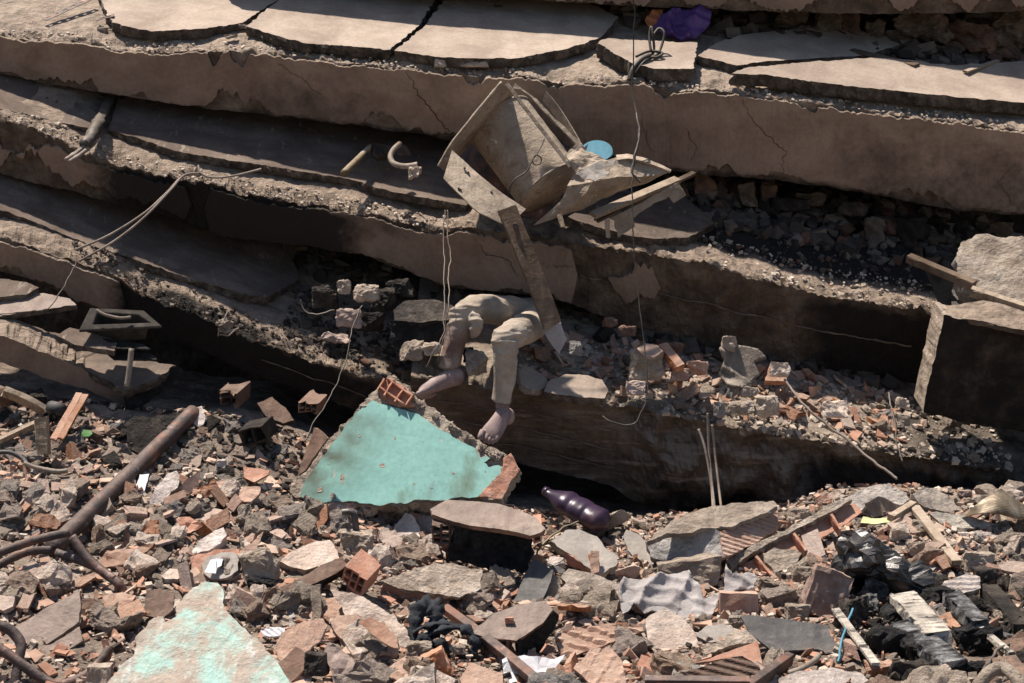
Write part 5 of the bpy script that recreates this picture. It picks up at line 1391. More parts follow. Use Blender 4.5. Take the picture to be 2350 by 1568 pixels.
plate('torn_plate', [(991+x*.2735, 165+y*.2735) for x, y in ((1205, 860), (1300, 790), (1420, 750), (1540, 738), (1500, 820), (1450, 890), (1370, 925), (1290, 900))], plw, .005, [m_greytile, m_appl], jag=.010, und=.010, ufreq=14, parent=wm)
patch('top_corner', [[Q(1120, 690, -.06), Q(1220, 590, -.04), Q(1290, 640, -.01)], [Q(1175, 800, -.08), Q(1280, 740, -.07), Q(1390, 700, -.04)], [Q(1210, 850, -.08), Q(1330, 790, -.09), Q(1480, 730, -.06)]], .012, m_appl, sub=6, lin=True, dent=.022, dfreq=12, seed=15, parent=wm)
# wire on the drum
V, F = tube_geo(catmull([Q(945, 560, -.09), Q(920, 620, -.10), Q(880, 690, -.12), Q(845, 740, -.13), Q(865, 780, -.13), Q(910, 770, -.12), Q(915, 720, -.12), Q(870, 700, -.125), Q(835, 760, -.13), Q(790, 840, -.135), Q(700, 900, -.14), Q(660, 960, -.13), Q(640, 1030, -.11)], 6), .0035, 6)
mk('wire_loop', V, F, m_cable, parent=drum, smooth=True)
# boards jammed below
boxbar('wood_board', Q(1350, 1205, -.02), Q(2060, 905, .25), .05, .022, m_wood, upv=(0, -.4, .9), jag=.003, nseg=16, label='thick split board jammed under the crushed appliance', cat='board')
boxbar('wood_board', Q(1380, 1250, .03), Q(2200, 850, .30), .03, .014, m_wooddark, upv=(0, -.4, .9), jag=.003, nseg=16, label='thinner splintered board just below the thick split board', cat='board')
pwb = Pl(991+1800*.2735, 165+1130*.2735, 8.16, (0, -.95, .2))
plate('plastic_shelf', [(991+x*.2735, 165+y*.2735) for x, y in ((1490, 1230), (1700, 1130), (1900, 1020), (2070, 930), (2130, 1035), (2030, 1100), (1990, 1045), (1860, 1100), (1730, 1195), (1690, 1230), (1705, 1300), (1565, 1390), (1530, 1250))], pwb, .02, [m_appl, m_appl], jag=.003, und=.003, label='pale bent plastic bracket hanging below the split boards', cat='plastic part')
boxbar('wood_splinter', Q(1470, 1240, -.03), Q(1480, 1390, -.02), .02, .014, m_wood, jag=.003, nseg=6, label='short peg hanging beside the pale plastic bracket', cat='wood splinter')
boxbar('wood_splinter', Q(1070, 1200, -.02), Q(1100, 1300, -.02), .022, .012, m_wood, jag=.003, nseg=6, label='small curved wood chip hanging under the appliance', cat='wood splinter')
# blue lid
pbl = Pl(1370, 350, 8.3, (0, -.75, .66))
plate('blue_dish', [(1370+36*math.cos(t), 346+24*math.sin(t)) for t in [i*math.pi/14 for i in range(28)]], pbl, .008, [m_blue, m_blue], jag=.0, und=.0, label='round blue plastic dish behind the crushed appliance', cat='dish')

# ================================================================== the plank over the casualty
yp = 7.93
pl_ = empty('wood_plank', P(1215, 640, yp), 'long brown plank with a bolt hole hanging below the appliance', 'plank')
boxbar('plank_board', P(1163, 478, yp+.02), P(1268, 748, yp-.12), .092, .022, m_wooddark, upv=(.35, -1, .1), parent=pl_, jag=.002, nseg=24, bend=.012)
c = P(1182, 518, yp-.03)
V, F = tube_geo([c+Vector((0, .02, 0)), c-Vector((0, .002, 0))], .012, 14)
mk('bolt', V, F, m_rust, parent=pl_)
plate('cloth_scrap', [(1250, 766), (1262, 744), (1286, 742), (1300, 778), (1284, 813), (1266, 792)], Pl(1276, 775, 7.80, (-.1, -.96, .1)), .006, [m_cloth, m_cloth], jag=.002, und=.006, ufreq=18, label='pale pointed scrap of cloth at the lower plank end', cat='cloth')

# ================================================================== the casualty: legs in dusty trousers, bare feet
def ring_tube(path, n_sub, seg=20):
    """path rows (point, radius across, radius deep); smooth swept limb"""
    c = catmull([r[0] for r in path], n_sub)
    ra = [v.x for v in catmull([Vector((r[1], 0, 0)) for r in path], n_sub)]
    rb = [v.x for v in catmull([Vector((r[2], 0, 0)) for r in path], n_sub)]
    V, F = [], []
    prev = None
    n = len(c)
    for i, p in enumerate(c):
        d = (c[min(n-1, i+1)]-c[max(0, i-1)]).normalized()
        ref = Vector((1, 0, 0)) if abs(d.x) < .8 else Vector((0, 0, 1))
        s = (ref - d*ref.dot(d)).normalized() if prev is None else (prev - d*prev.dot(d)).normalized()
        prev = s
        t = d.cross(s)
        for j in range(seg):
            an = 2*math.pi*j/seg
            V.append(p + s*(math.cos(an)*ra[i]) + t*(math.sin(an)*rb[i]))
    for i in range(n-1):
        for j in range(seg):
            a_, b_ = i*seg+j, i*seg+(j+1) % seg
            F.append((a_, b_, b_+seg, a_+seg))
    F.append(tuple(range(seg-1, -1, -1))); F.append(tuple((n-1)*seg+j for j in range(seg)))
    return V, F

def fuse(parts, voxel, smooth_it=2):
    """one continuous surface from overlapping limbs"""
    V, F = [], []
    for v, f in parts:
        k = len(V); V += v; F += [tuple(i+k for i in q) for q in f]
    me = bpy.data.meshes.new('tmp'); me.from_pydata(V, [], F); me.update()
    bm = bmesh.new(); bm.from_mesh(me); bmesh.ops.recalc_face_normals(bm, faces=bm.faces); bm.to_mesh(me); bm.free()
    o = bpy.data.objects.new('tmp', me); COL.objects.link(o)
    r = o.modifiers.new('r', 'REMESH'); r.mode = 'VOXEL'; r.voxel_size = voxel; r.use_smooth_shade = True
    s = o.modifiers.new('s', 'SMOOTH'); s.factor = .5; s.iterations = smooth_it
    dg = bpy.context.evaluated_depsgraph_get()
    m2 = bpy.data.meshes.new_from_object(o.evaluated_get(dg))
    VV = [v.co.copy() for v in m2.vertices]; FF = [tuple(p.vertices) for p in m2.polygons]
    NN = [v.normal.copy() for v in m2.vertices]
    bpy.data.objects.remove(o); bpy.data.meshes.remove(m2)
    return VV, FF, NN

def blob(c, r, sx=1, sy=1, sz=1):
    V, F = [], []
    n, m = 8, 12
    for i in range(n+1):
        th = math.pi*i/n
        for j in range(m):
            ph = 2*math.pi*j/m
            V.append(c + Vector((r*sx*math.sin(th)*math.cos(ph), r*sy*math.sin(th)*math.sin(ph), r*sz*math.cos(th))))
    for i in range(n):
        for j in range(m):
            F.append((i*m+j, i*m+(j+1) % m, (i+1)*m+(j+1) % m, (i+1)*m+j))
    return V, F

per = empty('person', P(1200, 800, 7.95), 'casualty lying under the middle slab, dusty trousers and bare feet hanging over the ledge', 'person')
H1, K1, A1 = P(1196, 718, 8.36), P(1062, 716, 7.90), P(1032, 842, 7.84)
H2, K2, A2 = P(1236, 726, 8.36), P(1152, 782, 7.70), P(1152, 925, 7.72)
# --- bare body (legs and feet)
legs = []
legs.append(ring_tube([(H1, .05, .05), (H1.lerp(K1, .5), .042, .042), (K1, .034, .034), (K1.lerp(A1, .35), .030, .031), (K1.lerp(A1, .8), .030, .030), (A1, .031, .030), (P(1044, 858, 7.83), .034, .030)], 6))
legs.append(ring_tube([(H2, .05, .05), (H2.lerp(K2, .5), .042, .042), (K2+Vector((0, .03, -.01)), .034, .034), (K2.lerp(A2, .35), .030, .031), (K2.lerp(A2, .8), .030, .030), (A2, .029, .030), (P(1152, 938, 7.71), .030, .034)], 6))
legs.append(ring_tube([(P(1212, 722, 8.32), .07, .045), (P(1212, 716, 8.45), .10, .05), (P(1212, 704, 8.66), .12, .055)], 4))
# left foot: heel at the right, toes at the lower left, seen from its side
legs.append(ring_tube([(P(1064, 862, 7.85), .012, .014), (P(1054, 863, 7.84), .041, .036), (P(1034, 868, 7.82), .043, .036), (P(1012, 877, 7.80), .038, .034), (P(990, 887, 7.78), .033, .036), (P(974, 895, 7.77), .025, .036), (P(964, 901, 7.765), .015, .028)], 6))
for k, (u, v, y, r) in enumerate(((959, 904, 7.745, .013), (964, 909, 7.765, .011), (970, 911, 7.785, .0105), (977, 912, 7.80, .010), (985, 911, 7.815, .0095))):
    legs.append(ring_tube([(P(u+16, v-9, y+.005), r*1.0, r*1.0), (P(u+6, v-3, y), r*1.02, r*.95), (P(u-1, v+1, y-.002), r*.95, r*.85), (P(u-4, v+2, y-.002), r*.45, r*.4)], 4, 10))
# right foot: dorsum towards the camera, toes down
legs.append(ring_tube([(P(1153, 926, 7.73), .030, .032), (P(1154, 945, 7.72), .033, .042), (P(1150, 960, 7.70), .039, .045), (P(1140, 977, 7.675), .044, .034), (P(1130, 991, 7.655), .048, .024), (P(1122, 1001, 7.645), .047, .017)], 6))
legs.append(blob(P(1166, 956, 7.76), .036, .9, 1, 1.15))
for k, (u, v, r) in enumerate(((1102, 1006, .0140), (1113, 1013, .0105), (1122, 1016, .0098), (1131, 1016, .0092), (1139, 1012, .0088))):
    y = 7.628
    legs.append(ring_tube([(P(u+6, v-18, y+.018), r*1.0, r*.9), (P(u+2, v-8, y+.002), r*1.02, r*.95), (P(u, v-1, y), r*.98, r*.9), (P(u-1, v+3, y+.006), r*.5, r*.45)], 4, 10))
VV, FF, NN = fuse(legs, .0030, 1)
mk('body', VV, FF, m_skin, parent=per, smooth=True)
# --- trousers: looser tubes with folds, open at the hems
tr = []
tr.append(ring_tube([(P(1200, 719, 8.40), .080, .072), (P(1188, 718, 8.28), .076, .074), (P(1165, 714, 8.12), .073, .073), (P(1115, 710, 7.98), .068, .069), (P(1080, 712, 7.905), .066, .068), (P(1060, 722, 7.885), .061, .061), (P(1054, 745, 7.87), .056, .058), (P(1046, 780, 7.86), .049, .052), (P(1038, 815, 7.85), .048, .050), (P(1030, 848, 7.84), .053, .052)], 6, 28))
tr.append(ring_tube([(P(1240, 722, 8.42), .078, .070), (P(1232, 733, 8.22), .080, .076), (P(1215, 748, 8.0), .076, .075), (P(1185, 764, 7.80), .070, .070), (P(1158, 780, 7.71), .062, .064), (P(1158, 800, 7.70), .060, .060), (P(1159, 830, 7.70), .055, .056), (P(1157, 870, 7.705), .052, .053), (P(1153, 905, 7.71), .049, .050), (P(1151, 928, 7.715), .051, .050)], 6, 28))
tr.append(ring_tube([(P(1212, 722, 8.28), .08, .06), (P(1212, 716, 8.44), .11, .068), (P(1212, 706, 8.6), .11, .062)], 4))
tr.append(ring_tube([(P(1078, 722, 7.83), .02, .02), (P(1092, 738, 7.82), .034, .03), (P(1090, 760, 7.82), .028, .024), (P(1082, 775, 7.83), .01, .01)], 5))   # slack fold behind the knee
VV, FF, NN = fuse(tr, .0055, 3)
def fold(p):
    """long drape lines down the shins and along the thighs, short cross creases at the knees"""
    z = 0.0
    k1, k2 = P(1062, 722, 7.88), P(1158, 784, 7.71)
    for kk in (k1, k2):
        d = (p-kk).length
        z += .011*math.exp(-(d/.085)**2)*(.5-abs(noise.noise(Vector((p.x*9+kk.x, p.y*9, p.z*34))))*2.6)
    dz = max(k1.z, k2.z)
    shin = sstep(.0, .10, (k2.z if p.y < 7.80 else k1.z)-p.z)
    z += shin*.007*(.45-abs(noise.noise(Vector((p.x*19, p.y*19, p.z*3.2+3.0))))*2.4)
    z += (1-shin)*.008*(.45-abs(noise.noise(Vector((p.x*5, p.y*5, p.z*24+p.y*12))))*2.4)
    return z + .0015*fb(p.x*30, p.y*30, p.z*30, 2)
ST = []
V2 = []
for p, nn in zip(VV, NN):
    V2.append(p + nn*fold(p))
    k = max(0.0, 1-abs((p-P(1040, 800, 7.86)).length)/.17)
    ST.append(min(1.0, k*1.5)*.8)
# cut the closed hem ends open so the ankles come out of real cuffs
def hem(p):
    return (p.z < P(1028, 844, 7.84).z+ .10*(p.x-P(1028, 844, 7.84).x) and p.x < P(1085, 800, 7.85).x and p.x > P(980, 800, 7.85).x) or (p.z < P(1151, 923, 7.715).z - .15*(p.x-P(1151, 923, 7.715).x))
F2 = [f for f in FF if not any(hem(VV[i]) for i in f)]
o = mk('trousers', V2, F2, m_trouser, parent=per, smooth=True, attr={'stain': ST})
so = o.modifiers.new('thickness', 'SOLIDIFY'); so.thickness = .004; so.offset = -1
# ================================================================== right-hand broken beam end, loose blocks
be_ = empty('beam_block', P(2240, 900, 7.95), 'black sooty beam end with a pale cut left side at the right edge', 'concrete block')
plq = Pl(2170, 735, 7.80, tuple(EN*1.0 + Vector((0, 0, 0))))
tp = [(2165, 716), (2200, 728), (2260, 738), (2350, 758), (2600, 800), (2600, 700), (2350, 690), (2250, 690), (2180, 700)]
o = plate('block_top', tp, plq, .03, [m_core, m_core], parent=be_, jag=.006, und=.006, erough=.008)
fq = [(2166, 722), (2200, 732), (2350, 764), (2600, 812), (2600, 1040), (2350, 994), (2200, 968), (2118, 945), (2124, 915)]
yf = plq.hit(2200, 735).y
o = plate('sooty_face', fq, Pl(2200, 735, yf+.006, (0.05, -math.cos(TILT), -math.sin(TILT)*.6)), .17, [m_core, m_stone], parent=be_, jag=.006, und=0, res=.03, rows=2, erough=.005, zfun=lambda x, y: .022*fb(x*7, y*7, 2.0, 5))
a = o.data.attributes.new('soot', 'FLOAT', 'POINT'); a.data.foreach_set('value', [.55]*len(o.data.vertices))
fl = [(2163, 716), (2170, 724), (2150, 800), (2126, 925), (2122, 948), (2112, 940), (2118, 905), (2138, 800)]
0 and plate('pale_cut_side', fl, Pl(2166, 722, yf-.012, (-.72, -.62, .22)), .02, [m_stone, m_stone], parent=be_, jag=.005, und=.006)
plate('concrete_boulder', [(2192, 592), (2205, 556), (2240, 540), (2350, 545), (2520, 560), (2520, 770), (2400, 712), (2330, 694), (2270, 684), (2215, 652), (2198, 625)], Pl(2290, 640, 8.12, (-.05, -.60, .8)), .22, [m_beige, m_stone], jag=.02, und=.018, res=.025, rows=5, erough=.03, taper=.12, label='big rough grey boulder of concrete at the right edge', cat='concrete block')
boxbar('wood_beam', P(2085, 592, 8.30), P(2235, 655, 8.05), .045, .04, m_wooddark, jag=.003, nseg=14, label='dark timber stud lying against the grey boulder', cat='wood beam')
boxbar('wood_beam', P(2228, 668, 8.02), P(2400, 725, 7.86), .045, .045, m_wood, jag=.005, nseg=14, label='pale broken timber stud at the right edge', cat='wood beam')

# ================================================================== lower left: broken slab corner and thin layers
sl = empty('slab_corner', P(180, 900, 7.6), 'broken tan slab corner jutting from under the black slab at the left', 'floor slab')
tpx = [(-150, 700), (0, 735), (60, 745), (150, 770), (215, 800), (300, 822), (400, 838), (360, 870), (290, 896), (240, 870), (150, 828), (60, 790), (0, 768), (-150, 740)]
plate('slab_top', tpx, Pl(200, 850, 7.62, (.05, -.42, .9)), .05, [m_screed_shade, m_screedside], parent=sl, jag=.010, und=.004, erough=.012)  # darker screed puts shade of the slab above into the top
fpx = [(-150, 742), (0, 770), (60, 792), (150, 830), (240, 872), (292, 898), (300, 935), (270, 925), (200, 895), (120, 872), (60, 850), (0, 832), (-150, 800)]
o = plate('slab_face', fpx, Pl(200, 860, 7.615, (.1, -.95, -.25)), .22, [m_plaster, m_core], parent=sl, jag=.010, und=.004, erough=.015)
o = plate('sooty_end', [(292, 898), (360, 872), (405, 838), (420, 850), (395, 880), (340, 925), (300, 940)], Pl(330, 895, 7.60, (.55, -.8, .1)), .06, [m_char, m_char], parent=sl, jag=.012, und=.012)
for k, (px, y, mt, lab) in enumerate((([(-60, 650), (0, 640), (60, 648), (90, 660), (60, 676), (0, 682), (-60, 690)], 7.85, m_screed_shade, 'flat grey broken layer at the left edge under the lower slab'),
        ([(-60, 690), (0, 684), (100, 672), (160, 686), (175, 700), (80, 712), (0, 726), (-60, 735)], 7.78, m_tile, 'thin brown floor layer below the flat grey one at the left edge'),
        ([(130, 770), (160, 752), (230, 770), (270, 780), (262, 806), (225, 800), (170, 790)], 7.58, m_screed_shade, 'thin slab fragment lying on the broken tan slab corner'))):
    plate('floor_layer', px, Pl(*cen(px), y, (.04, -.4, .9)), .03, [mt, m_screedside], jag=.006, und=.004, label=lab, cat='floor piece')
# basin
bsn = empty('sink_basin', P(260, 740, 7.55), 'dark grey square sink basin sticking out under the black slab', 'sink')
yb_ = 7.58
plk = Pl(250, 745, yb_, (.0, -.5, .86))
outer = [(180, 758), (206, 706), (330, 712), (372, 748)]
inner = [(212, 744), (222, 716), (318, 722), (345, 740)]
op = [plk.hit(*q) for q in outer]; ip = [plk.hit(*q) for q in inner]
V = op + ip + [p-plk.n*.012 for p in op] + [p-plk.n*.11+(cen_ - p)*.25 for p in ip for cen_ in (sum(ip, Vector())/4,)]
F = [(0, 4, 5, 1), (1, 5, 6, 2), (2, 6, 7, 3), (3, 7, 4, 0), (0, 1, 9, 8), (1, 2, 10, 9), (2, 3, 11, 10), (3, 0, 8, 11), (4, 12, 13, 5), (5, 13, 14, 6), (6, 14, 15, 7), (7, 15, 12, 4), (12, 15, 14, 13)]
o = mk('basin_body', V, F, m_basin, parent=bsn)
bv = o.modifiers.new('b', 'BEVEL'); bv.width = .006; bv.segments = 2
V, F = tube_geo(catmull([P(222, 712, yb_-.01), P(240, 722, yb_-.02), P(275, 730, yb_-.02), P(300, 728, yb_)], 6), .007, 8)
mk('basin_hose', V, F, m_wire, parent=bsn, smooth=True)
tube('white_pipe', [(302, 800, 7.44), (297, 845, 7.42), (291, 888, 7.40)], .0125, m_whitepipe, seg=12, curve=4, label='short flaking white pipe upright before the broken slab corner', cat='pipe')
for k, (px, lab) in enumerate(((((235, 775), (330, 790), (345, 800), (250, 800)), 'upper burnt board under the sink basin'), (((240, 800), (350, 812), (360, 826), (260, 824)), 'lower burnt board under the sink basin'))):
    plate('charred_board', list(px), Pl(*cen(px), 7.56, (0, -.5, .86)), .012, [m_char, m_char], jag=.005, und=.004, label=lab, cat='board')

# ================================================================== left rubble: timber, pot, pipe, boards
yl = lambda u, v, d=.08: gy(u, v)-d
boxbar('timber_post', P(95, 958, yl(95, 1030, .14)), P(100, 1042, yl(100, 1042, .14)), .055, .04, m_wood, upv=(0, -1, .2), jag=.004, label='upright grey timber stub in the left rubble', cat='wood beam')
boxbar('wood_plank', P(8, 898, yl(10, 960)), P(100, 942, yl(100, 960)), .03, .05, m_wood, upv=(0, -.6, .8), jag=.003, bend=.01, label='pale bent plank sloping down at the left edge', cat='plank')
boxbar('wood_plank', P(-30, 1025, yl(0, 1030)), P(92, 968, yl(92, 990)), .02, .03, m_wood, upv=(0, -.6, .8), jag=.003, label='thin lath crossing below the pale bent plank', cat='plank')
for k, (a_, b_, lab) in enumerate((((122, 1010), (182, 905), 'left of two reddish split boards in the left rubble'), ((138, 1008), (196, 908), 'right one of the two reddish split boards'))):
    boxbar('split_board', P(*a_, yl(*a_, .12)), P(*b_, yl(150, 960, .02)), .028, .016, m_brick, upv=(0, -1, .3), jag=.004, label=lab, cat='board')
tube('rusty_can', [(-6, 905, yl(10, 930, .05)), (12, 912, yl(10, 930, .12))], .042, m_brickdk, seg=16, curve=0, label='round rusty can mouth at the left edge', cat='can')
tube('green_pot', [(118, 935, yl(130, 945, .02)), (140, 940, yl(130, 945, .08))], .030, m_slate, seg=16, curve=0, label='dull green pot half buried in the left rubble', cat='pot')
tube('white_pipe', [(55, 1063, yl(60, 1070)), (85, 1074, yl(85, 1075)), (130, 1082, yl(130, 1082)), (155, 1080, yl(155, 1082))], .010, m_whitepipe, seg=10, label='thin cream pipe lying level in the left rubble', cat='pipe')
tube('rubber_strip', [(-20, 1040, yl(0, 1050)), (20, 1038, yl(20, 1050)), (48, 1050, yl(48, 1055)), (62, 1064, yl(62, 1064))], .010, m_slate, seg=8, label='dark curved strip by the cream pipe', cat='strip')
rplate('green_scrap', [(186, 995), (192, 986), (208, 987), (212, 996), (204, 1002), (192, 1001)], (0, -.7, .7), .004, [m_green, m_green], 'small bright green scrap in the left rubble', 'plastic scrap', lift=.08)
rplate('brick_block', [(290, 968), (310, 955), (360, 958), (385, 985), (372, 1035), (330, 1045), (292, 1030)], (-.2, -.8, .5), .06, [m_dark, m_dark], 'dark sooty brick block left of the rusty post', 'brick block', lift=.10, und=.006)
rplate('brick_block', [(352, 958), (380, 946), (448, 950), (440, 968), (400, 978), (360, 974)], (0, -.5, .85), .05, [m_dark, m_dark], 'flat dark block just behind the rusty post', 'brick block', lift=.06)
rplate('plaster_lump', [(446, 938), (462, 932), (472, 955), (466, 975), (452, 980), (440, 965)], (0, -.8, .6), .03, [m_white, m_white], 'white chip at the top end of the rusty post', 'plaster piece', lift=.10)
rplate('brick_shard', [(590, 925), (625, 910), (655, 935), (675, 965), (650, 972), (610, 955)], (.1, -.7, .7), .03, [m_brickdk, m_dark], 'brown clay wedge in the dark rubble below the black slab', 'brick shard', lift=.12)
c0 = P(690, 940, gy(690, 1000)-.02)
hollow_brick('hollow_brick', P(684, 946, 7.46), Vector((.03, .10, .02)), Vector((.085, -.01, -.01)), Vector((.01, -.02, .055)), 3, 2, .007, m_brickdk, jit=.04, label='hollow brick with open cells in the shade under the black slab', cat='hollow brick')
hollow_brick('hollow_brick', P(505, 930, gy(505, 960)-.05), Vector((.03, .09, .02)), Vector((.09, -.01, -.004)), Vector((.0, -.02, .07)), 2, 2, .008, m_brickdk, jit=.05, label='smoked broken hollow brick in the dark rubble on the left', cat='hollow brick')
hollow_brick('hollow_brick', P(560, 1025, gy(560, 1030)-.04), Vector((.03, .12, .02)), Vector((.11, -.01, .03)), Vector((-.02, -.03, .075)), 2, 1, .009, m_dark, jit=.02, label='black burnt hollow brick right of the rusty post', cat='hollow brick')
rlump('plaster_lump', *X(0, 2, (1440, 150))[0], 26, 36, m_white, 'small white stone halfway between rusty post and teal wall', 'plaster piece', lift=.05, seed=511)
rplate('brick_shard', X(0, 2, (1550, 320), (1600, 285), (1700, 290), (1690, 340), (1640, 385), (1550, 395)), (0, -.6, .8), .02, [m_brickrib, m_brick], 'grooved pink brick end left of the teal wall foot', 'brick shard', lift=.08, zfun=wide_ribs(.04, .003, 1.4))
rplate('brick_shard', X(0, 2, (1590, 150), (1640, 160), (1760, 180), (1750, 205), (1660, 255), (1590, 220)), (0, -.6, .8), .014, [m_brick2, m_brick], 'two-tone orange clay shard above the grooved brick end', 'brick shard', lift=.08)
rplate('brick_shard', X(0, 2, (640, 780), (700, 700), (850, 690), (1010, 660), (960, 710), (800, 790), (690, 815)), (0, -.62, .78), .012, [m_brick, m_brick], 'long curved red clay shard below the rusty post', 'brick shard', lift=.08, zfun=wide_ribs(.07, .006, 1.4))
rplate('brick_shard', X(0, 2, (1160, 490), (1240, 480), (1330, 545), (1240, 590), (1150, 580)), (.2, -.7, .7), .014, [m_brick2, m_brickdk], 'angular red clay channel shard in the left rubble middle', 'brick shard', lift=.08, zfun=wide_ribs(.05, .010, .6))
rplate('stone_slab', X(0, 2, (1050, 870), (1110, 820), (1210, 830), (1225, 850), (1160, 890), (1080, 890)), (0, -.55, .83), .03, [m_pinkplaster, m_stone], 'small flat cream stone slab left of the orange clay tile', 'stone', lift=.08)
rplate('ceramic_chip', X(0, 2, (870, 340), (910, 205), (975, 200), (950, 290), (930, 350)), (-.1, -.7, .7), .02, [m_paper, m_dark], 'white-painted chip beside the long pale stone slab', 'plaster piece', lift=.06)

# ================================================================== things on the upper slabs
purple = Pl(1560, 60, 9.20, (0, -.8, .6))
crumple('plastic_bag', [(1500, 60), (1520, 30), (1560, 22), (1600, 20), (1632, 30), (1628, 60), (1605, 85), (1570, 98), (1530, 85)], purple, [m_bag, m_bag], amp=.05, freq=8, res=.012, seed=21, label='crumpled purple plastic bag under the topmost slab', cat='plastic bag')
crumple('plastic_bag', [(1480, 45), (1498, 22), (1522, 22), (1516, 50), (1500, 68), (1488, 60)], Pl(1500, 45, 9.25, (0, -.8, .6)), [m_orange, m_orange], amp=.03, freq=9, res=.012, seed=22, label='orange plastic scrap left of the purple bag', cat='plastic bag')
cb_ = empty('cable_bundle', P(1490, 150, 8.70), 'tangle of black cables on the small screed block', 'cable bundle')
for k, pts in enumerate(([(1450, 180, 8.68), (1462, 150, 8.70), (1480, 130, 8.75), (1500, 120, 8.82), (1498, 80, 8.84), (1494, 62, 8.86), (1490, 85, 8.84), (1494, 118, 8.80)], [(1456, 168, 8.67), (1480, 140, 8.72), (1508, 125, 8.8), (1520, 100, 8.84), (1524, 75, 8.86), (1512, 66, 8.88), (1500, 80, 8.86)], [(1460, 130, 8.74), (1490, 118, 8.8), (1520, 122, 8.8), (1505, 132, 8.77), (1475, 128, 8.76)], [(1445, 185, 8.66), (1452, 160, 8.68), (1470, 138, 8.72), (1490, 128, 8.76)])):
    p = catmull([P(*q) for q in pts], 6)
    V, F = tube_geo(p, .007 if k != 3 else .014, 8)
    mk('cable', V, F, m_cable, parent=cb_, smooth=True)
def strip(px, y0, lab):
    r = empty('perforated_strip', P(*px[0], y0), lab, 'metal strip')
    a_, b_ = slabA.plane.hit(*px[0], .02), slabA.plane.hit(*px[1], .05)
    d = (b_-a_); L = d.length; d.normalize(); s = d.cross(slabA.n).normalized()
    w = .034; nh = int(L/.05)
    V, F = [], []
    def quadbox(x0, x1, y0_, y1_):
        o_ = a_ + d*x0 + s*y0_
        grid_box(V, F, o_, d*(x1-x0), s*(y1_-y0_), slabA.n*.003)
    quadbox(0, L, -w/2, -w*.2); quadbox(0, L, w*.2, w/2)
    for i in range(nh+1):
        quadbox(i*L/nh - (.018 if i else 0), min(L, i*L/nh+.018), -w*.2, w*.2)
    mk('strip_body', V, F, m_rust, parent=r)
strip(((102, 46), (215, -6)), 8.8, 'perforated metal strip lying diagonally at the top left corner')
strip(((222, 46), (262, 36)), 8.85, 'short perforated metal strip beside a burnt knot near the top left')
lump('burnt_knot', 255, 42, 8.95, 26, 18, m_dark, seed=520, sub=3, rough=.15, label='burnt knot of wire at the end of the short perforated strip', cat='burnt knot')
lump('burnt_knot', 235, 70, 8.84, 22, 14, m_mortar, seed=521, sub=3, rough=.15, label='small curled rag on the top slab edge near the left', cat='rag')
CHIPS = ('small chip at the joint of the two left screed sheets', 'flat chip below the joint of the left screed sheets', 'tiny red chip on the tapering screed sheet', 'curled chip at the slab edge above the long crack', 'long crumbling mortar strip on the slab edge above the appliance', 'small stone beside the long crumbling mortar strip', 'reddish flakes under the black cable tangle')
for k, (u, v, w, h) in enumerate(((560, 62, 24, 10), (530, 84, 30, 10), (1160, 92, 20, 7), (1010, 146, 30, 18), (1090, 148, 70, 16), (1120, 134, 18, 14), (1520, 128, 34, 12))):
    lump('stone_chip', u, v, slabA.plane.hit(u, v, .05).y, w, h, (m_beige, m_brick)[k in (2, 6)], seed=530+k, sub=2, rough=.08,
         label=CHIPS[k], cat='stone')
# charred cable end and pipe pieces on the middle slab
cw = empty('charred_cable', P(200, 340, 8.2), 'thick charred cable bundle drooping over the left slab edge', 'cable bundle')
for pts, r in (([(255, 225, 8.95), (235, 265, 8.62), (215, 305, 8.36), (195, 335, 8.24)], .030), ([(222, 310, 8.36), (190, 340, 8.24), (152, 368, 8.16)], .012), ([(228, 318, 8.36), (196, 346, 8.22), (160, 372, 8.14)], .010)):
    V, F = tube_geo(catmull([P(*q) for q in pts], 8), r, 10, True, 1.0, None, .5, 3)
    mk('cable', V, F, m_cable if r > .02 else m_wire, parent=cw, smooth=True)
tube('yellow_pole', [(788, 398, 8.32), (815, 372, 8.46), (850, 338, 8.66)], .017, m_yellow, seg=12, curve=4, label='blistered yellow pole end lying on the middle slab', cat='pole')
tube('bent_pipe', [(918, 330, 8.55), (902, 345, 8.5), (896, 362, 8.46), (905, 376, 8.42), (930, 382, 8.40), (958, 378, 8.40)], .014, m_whitepipe, seg=12, label='dusty pale bent pipe on the middle slab left of the appliance', cat='pipe')
lump('stone_chip', 952, 398, 8.38, 30, 30, m_beige, seed=541, sub=3, rough=.12, label='crumpled beige lump below the pale bent pipe', cat='stone')
lump('stone_chip', 925, 345, 8.62, 36, 30, m_dark, seed=542, sub=2, label='dark block behind the pale bent pipe', cat='stone')
lump('stone_chip', 880, 350, 8.66, 50, 40, m_dark, seed=543, sub=2, label='dark lump between yellow pole and pale bent pipe', cat='stone')
boxbar('wood_splinter', P(2105, 150, 9.0), P(1850, 92, 9.5), .05, .012, m_wooddark, label='dusty flat lath on the long screed sheet at the upper right', cat='lath')
boxbar('wood_splinter', P(2215, 165, 8.98), P(2290, 140, 9.2), .03, .012, m_wood, label='short lath end on the long screed sheet', cat='lath')

